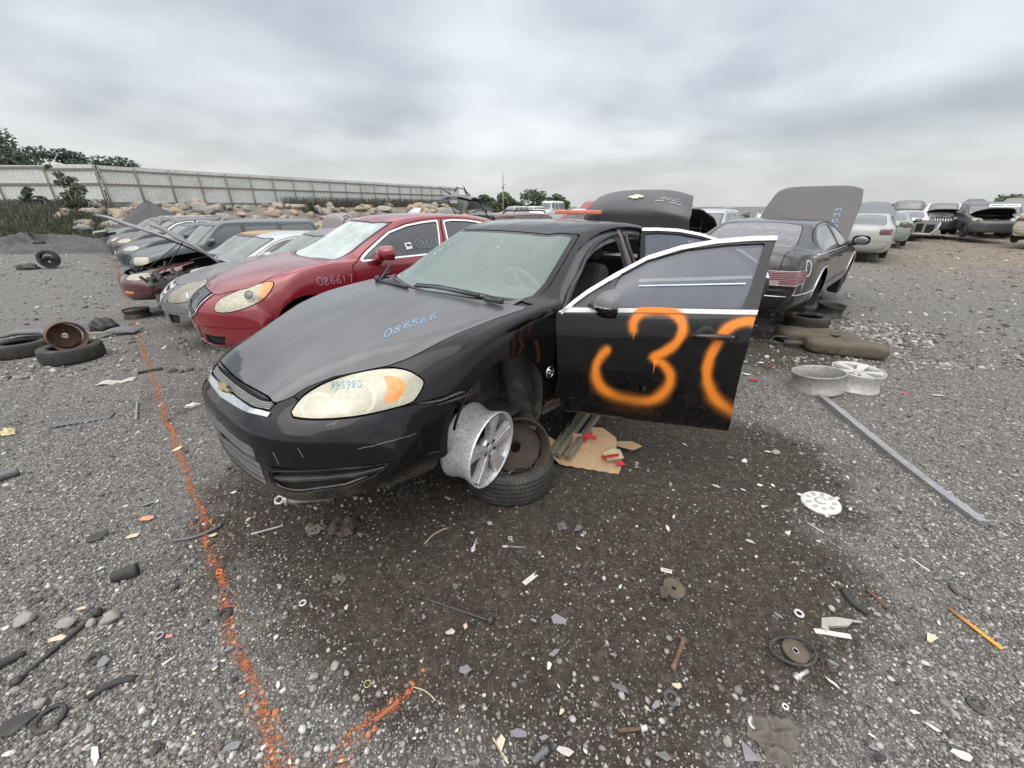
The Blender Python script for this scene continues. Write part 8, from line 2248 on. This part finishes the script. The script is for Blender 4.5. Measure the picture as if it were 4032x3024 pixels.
def washer(label, u, v, r, mat=None, k=.5, group='washers and rings on the ground'):
    b = MB(); b.lathe([(r, 0), (r, r * .22), (r * k, r * .22), (r * k, 0)], 24); return put(b, 'washer', mat or M('pale_metal'), label, 'washer', u, v, z=.006, rx=6, group=group)
for a in (('bright washer above the thin bright pin', 1102, 1172, .014), ('white ring on the dirt at the left of the dark patch', 656, 1308, .018), ('grey washer lying on the rubber mat scrap', 1628, 1572, .026), ('domed rubber bushing left of the flanged bolt', 1447, 1517, .030, M('rubber_grey')), ('flat grey washer left of the white grooved strip', 1722, 1334, .022), ('white ring on the ground right of the mat scrap', 1692, 1536, .012, WP),
          ('black rubber ring on the orange line', 486, 1330, .033, M('rubber'), .45), ('orange dusted ring on the orange line', 476, 1240, .016, M('orange_paint')), ('grey ring on the gravel left of the pink chip', 347, 1378, .020, M('grey_metal')), ('black ring by the short black hose', 205, 1430, .03, M('rubber')), ('big black ring at the lower left edge', 112, 1555, .05, M('rubber'), .7), ('grey oval ring near the bottom right corner', 2105, 1530, .03, M('rubber_grey'), .7), ('yellow green wire ring among pale stones', 796, 1487, .014, flat('lime_ring', (.5, .55, .2)), .85), ('small ring on the sandy dirt', 1262, 1160, .010), ('rubber ring beside the white rod', 1785, 1240, .02, M('rubber_grey'))): washer(*a)
# stones
def stone(label, u, v, r, seed, mat=None, group='larger stones lying on the gravel'):
    b = rock_mesh(1, seed, 3, .62); o = b.build('stone', mat or ROCKM[1], None); p = G(u, v); o.location = p + Vector((0, 0, r * .25)); r *= .55; o.scale = (r, r, r); o.rotation_euler = (0, 0, seed); return tag(o, label, 'stone', group)
STN = dirty('pale_stone', (.33, .31, .275), rough=.9, dust=.3, dustcol=(.2, .19, .17), bump=.5, bscale=70, scale=20)
for i, a in enumerate((('largest pale rock beside the thin steel shaft', 246, 1342, .085), ('brown rock in the middle of the group by the shaft', 202, 1352, .048), ('grey rock left of the brown one by the shaft', 152, 1352, .075), ('pale rock at the left edge of the rock group', 58, 1345, .085), ('round pale stone near the short orange streak', 725, 1447, .040), ('knobbly pale stone left of the round one', 680, 1472, .038), ('second knobbly stone below the first', 680, 1495, .032), ('tan stone right of the round one', 752, 1462, .026),
                       ('grey stone touching the rusty bolt on the streak', 772, 1517, .030), ('tan stone at the lower left of the rubber mat', 1567, 1610, .036), ('brown rock below the steel shaft', 92, 1527, .05), ('flat stone on the right gravel', 1672, 988, .06), ('pale stone right of the cardboard', 1375, 1008, .03), ('white stone pair, upper one, in the foreground', 1236, 1505, .018), ('white stone pair, lower one, in the foreground', 1222, 1512, .015), ('tan stone cluster member by the rusty rod', 1935, 1362, .034), ('grey stone by the rusty rod', 1915, 1340, .026), ('brown stone under the rubber hose', 1890, 1335, .03))): stone(*a, seed=300 + i, mat=STN)
# pink plastic bar on the roof of the black sedan
t = thing('orange_bar', 'coral plastic bar lying on the roof of the black sedan', 'plastic bar', HERO.root.matrix_basis @ Vector((-3.05, .06, 1.50)), (0, 0, R(139)))
b = MB(); b.prism([(-.25, -.028), (.22, -.02), (.25, .0), (.24, .022), (.05, .03), (-.1, .02), (-.25, .03)], .035); o = b.build('bar', flat('coral_plastic', (.68, .20, .13), rough=.5), t); md = o.modifiers.new('b', 'BEVEL'); md.width = .008; md.segments = 2
# stripped door shell standing at the end of the right hand line
p = Vector((20.1, 21.2, ground_z(20.1, 21.2) + .12))
t = thing('door_shell', 'stripped silver door shell standing open in front of the seven slot suv', 'car door', p, (0, 0, R(-28)))
b = MB(); b.prism([(-.60, .35), (.45, .35), (.62, .58), (.70, .9), (.62, 1.02), (-.60, 1.0)], .07, Matrix.Translation((0, .05, 0)) @ rotm('X', 90)); b.build('panel', P_('shell_silver', (.20, .21, .21)), t)
for (x0, x1, z0, z1) in ((-.52, -.30, .48, .82), (-.22, .05, .52, .9), (.15, .48, .48, .86)):
    b = MB(); b.box(((x0 + x1) / 2, -.03, (z0 + z1) / 2), (x1 - x0, .02, z1 - z0), None, .008); b.build('opening', M('dark_void'), t)
b = MB(); b.tube([(-.56, -.04, .42), (.38, -.04, .42), (.58, -.04, .65), (.62, -.04, .94)], .03, 6); b.build('inner_rib', M('pale_metal'), t)
# scattered scraps of both sides, told apart by nothing
g_ = random.Random(77)
SC_ = [('white_chip', WP, 'small white plastic chip lying on the gravel', 'white chips on the ground'), ('black_scrap', M('black_plastic'), 'small black plastic scrap lying on the gravel', 'black scraps on the ground'), ('grey_scrap', MIDG, 'small grey plastic scrap lying on the gravel', 'grey scraps on the ground'), ('cream_scrap', CREAM, 'small cream scrap lying on the gravel', 'cream scraps on the ground')]
protos = {}
for k in range(430):
    nm, mt, lb, gp = SC_[g_.choice([0, 0, 1, 1, 1, 2, 2, 2, 3])]
    key = (nm, g_.randrange(4))
    y = .75 + 9.5 * g_.random() ** 1.5; x = g_.uniform(-1, 1) * (y * 1.35 + .3)
    rv = (np.array([x, y]) - ORG) @ ROW; bk = (np.array([x, y]) - ORG) @ BACK
    if bk > .3 and rv > -1.3 and bk < 11: continue
    if key not in protos:
        b = MB(); P = []
        for j in range(5):
            a = 2 * math.pi * (j + g_.uniform(-.3, .3)) / 5; r = g_.uniform(.5, 1); P.append((r * math.cos(a), r * math.sin(a) * .55))
        b.prism(P, .14); o = b.build(nm, mt, None); protos[key] = o
    else: o = protos[key].copy(); COL.objects.link(o)
    s = g_.lognormvariate(-4.25, .45) * (1 + y * .15)
    o.scale = (s, s, s); o.location = (x, y, ground_z(x, y) + hump(x, y) + .008); o.rotation_euler = (g_.uniform(-.2, .2), g_.uniform(-.2, .2), g_.uniform(0, 6.28))
    tag(o, lb, 'scrap', gp)
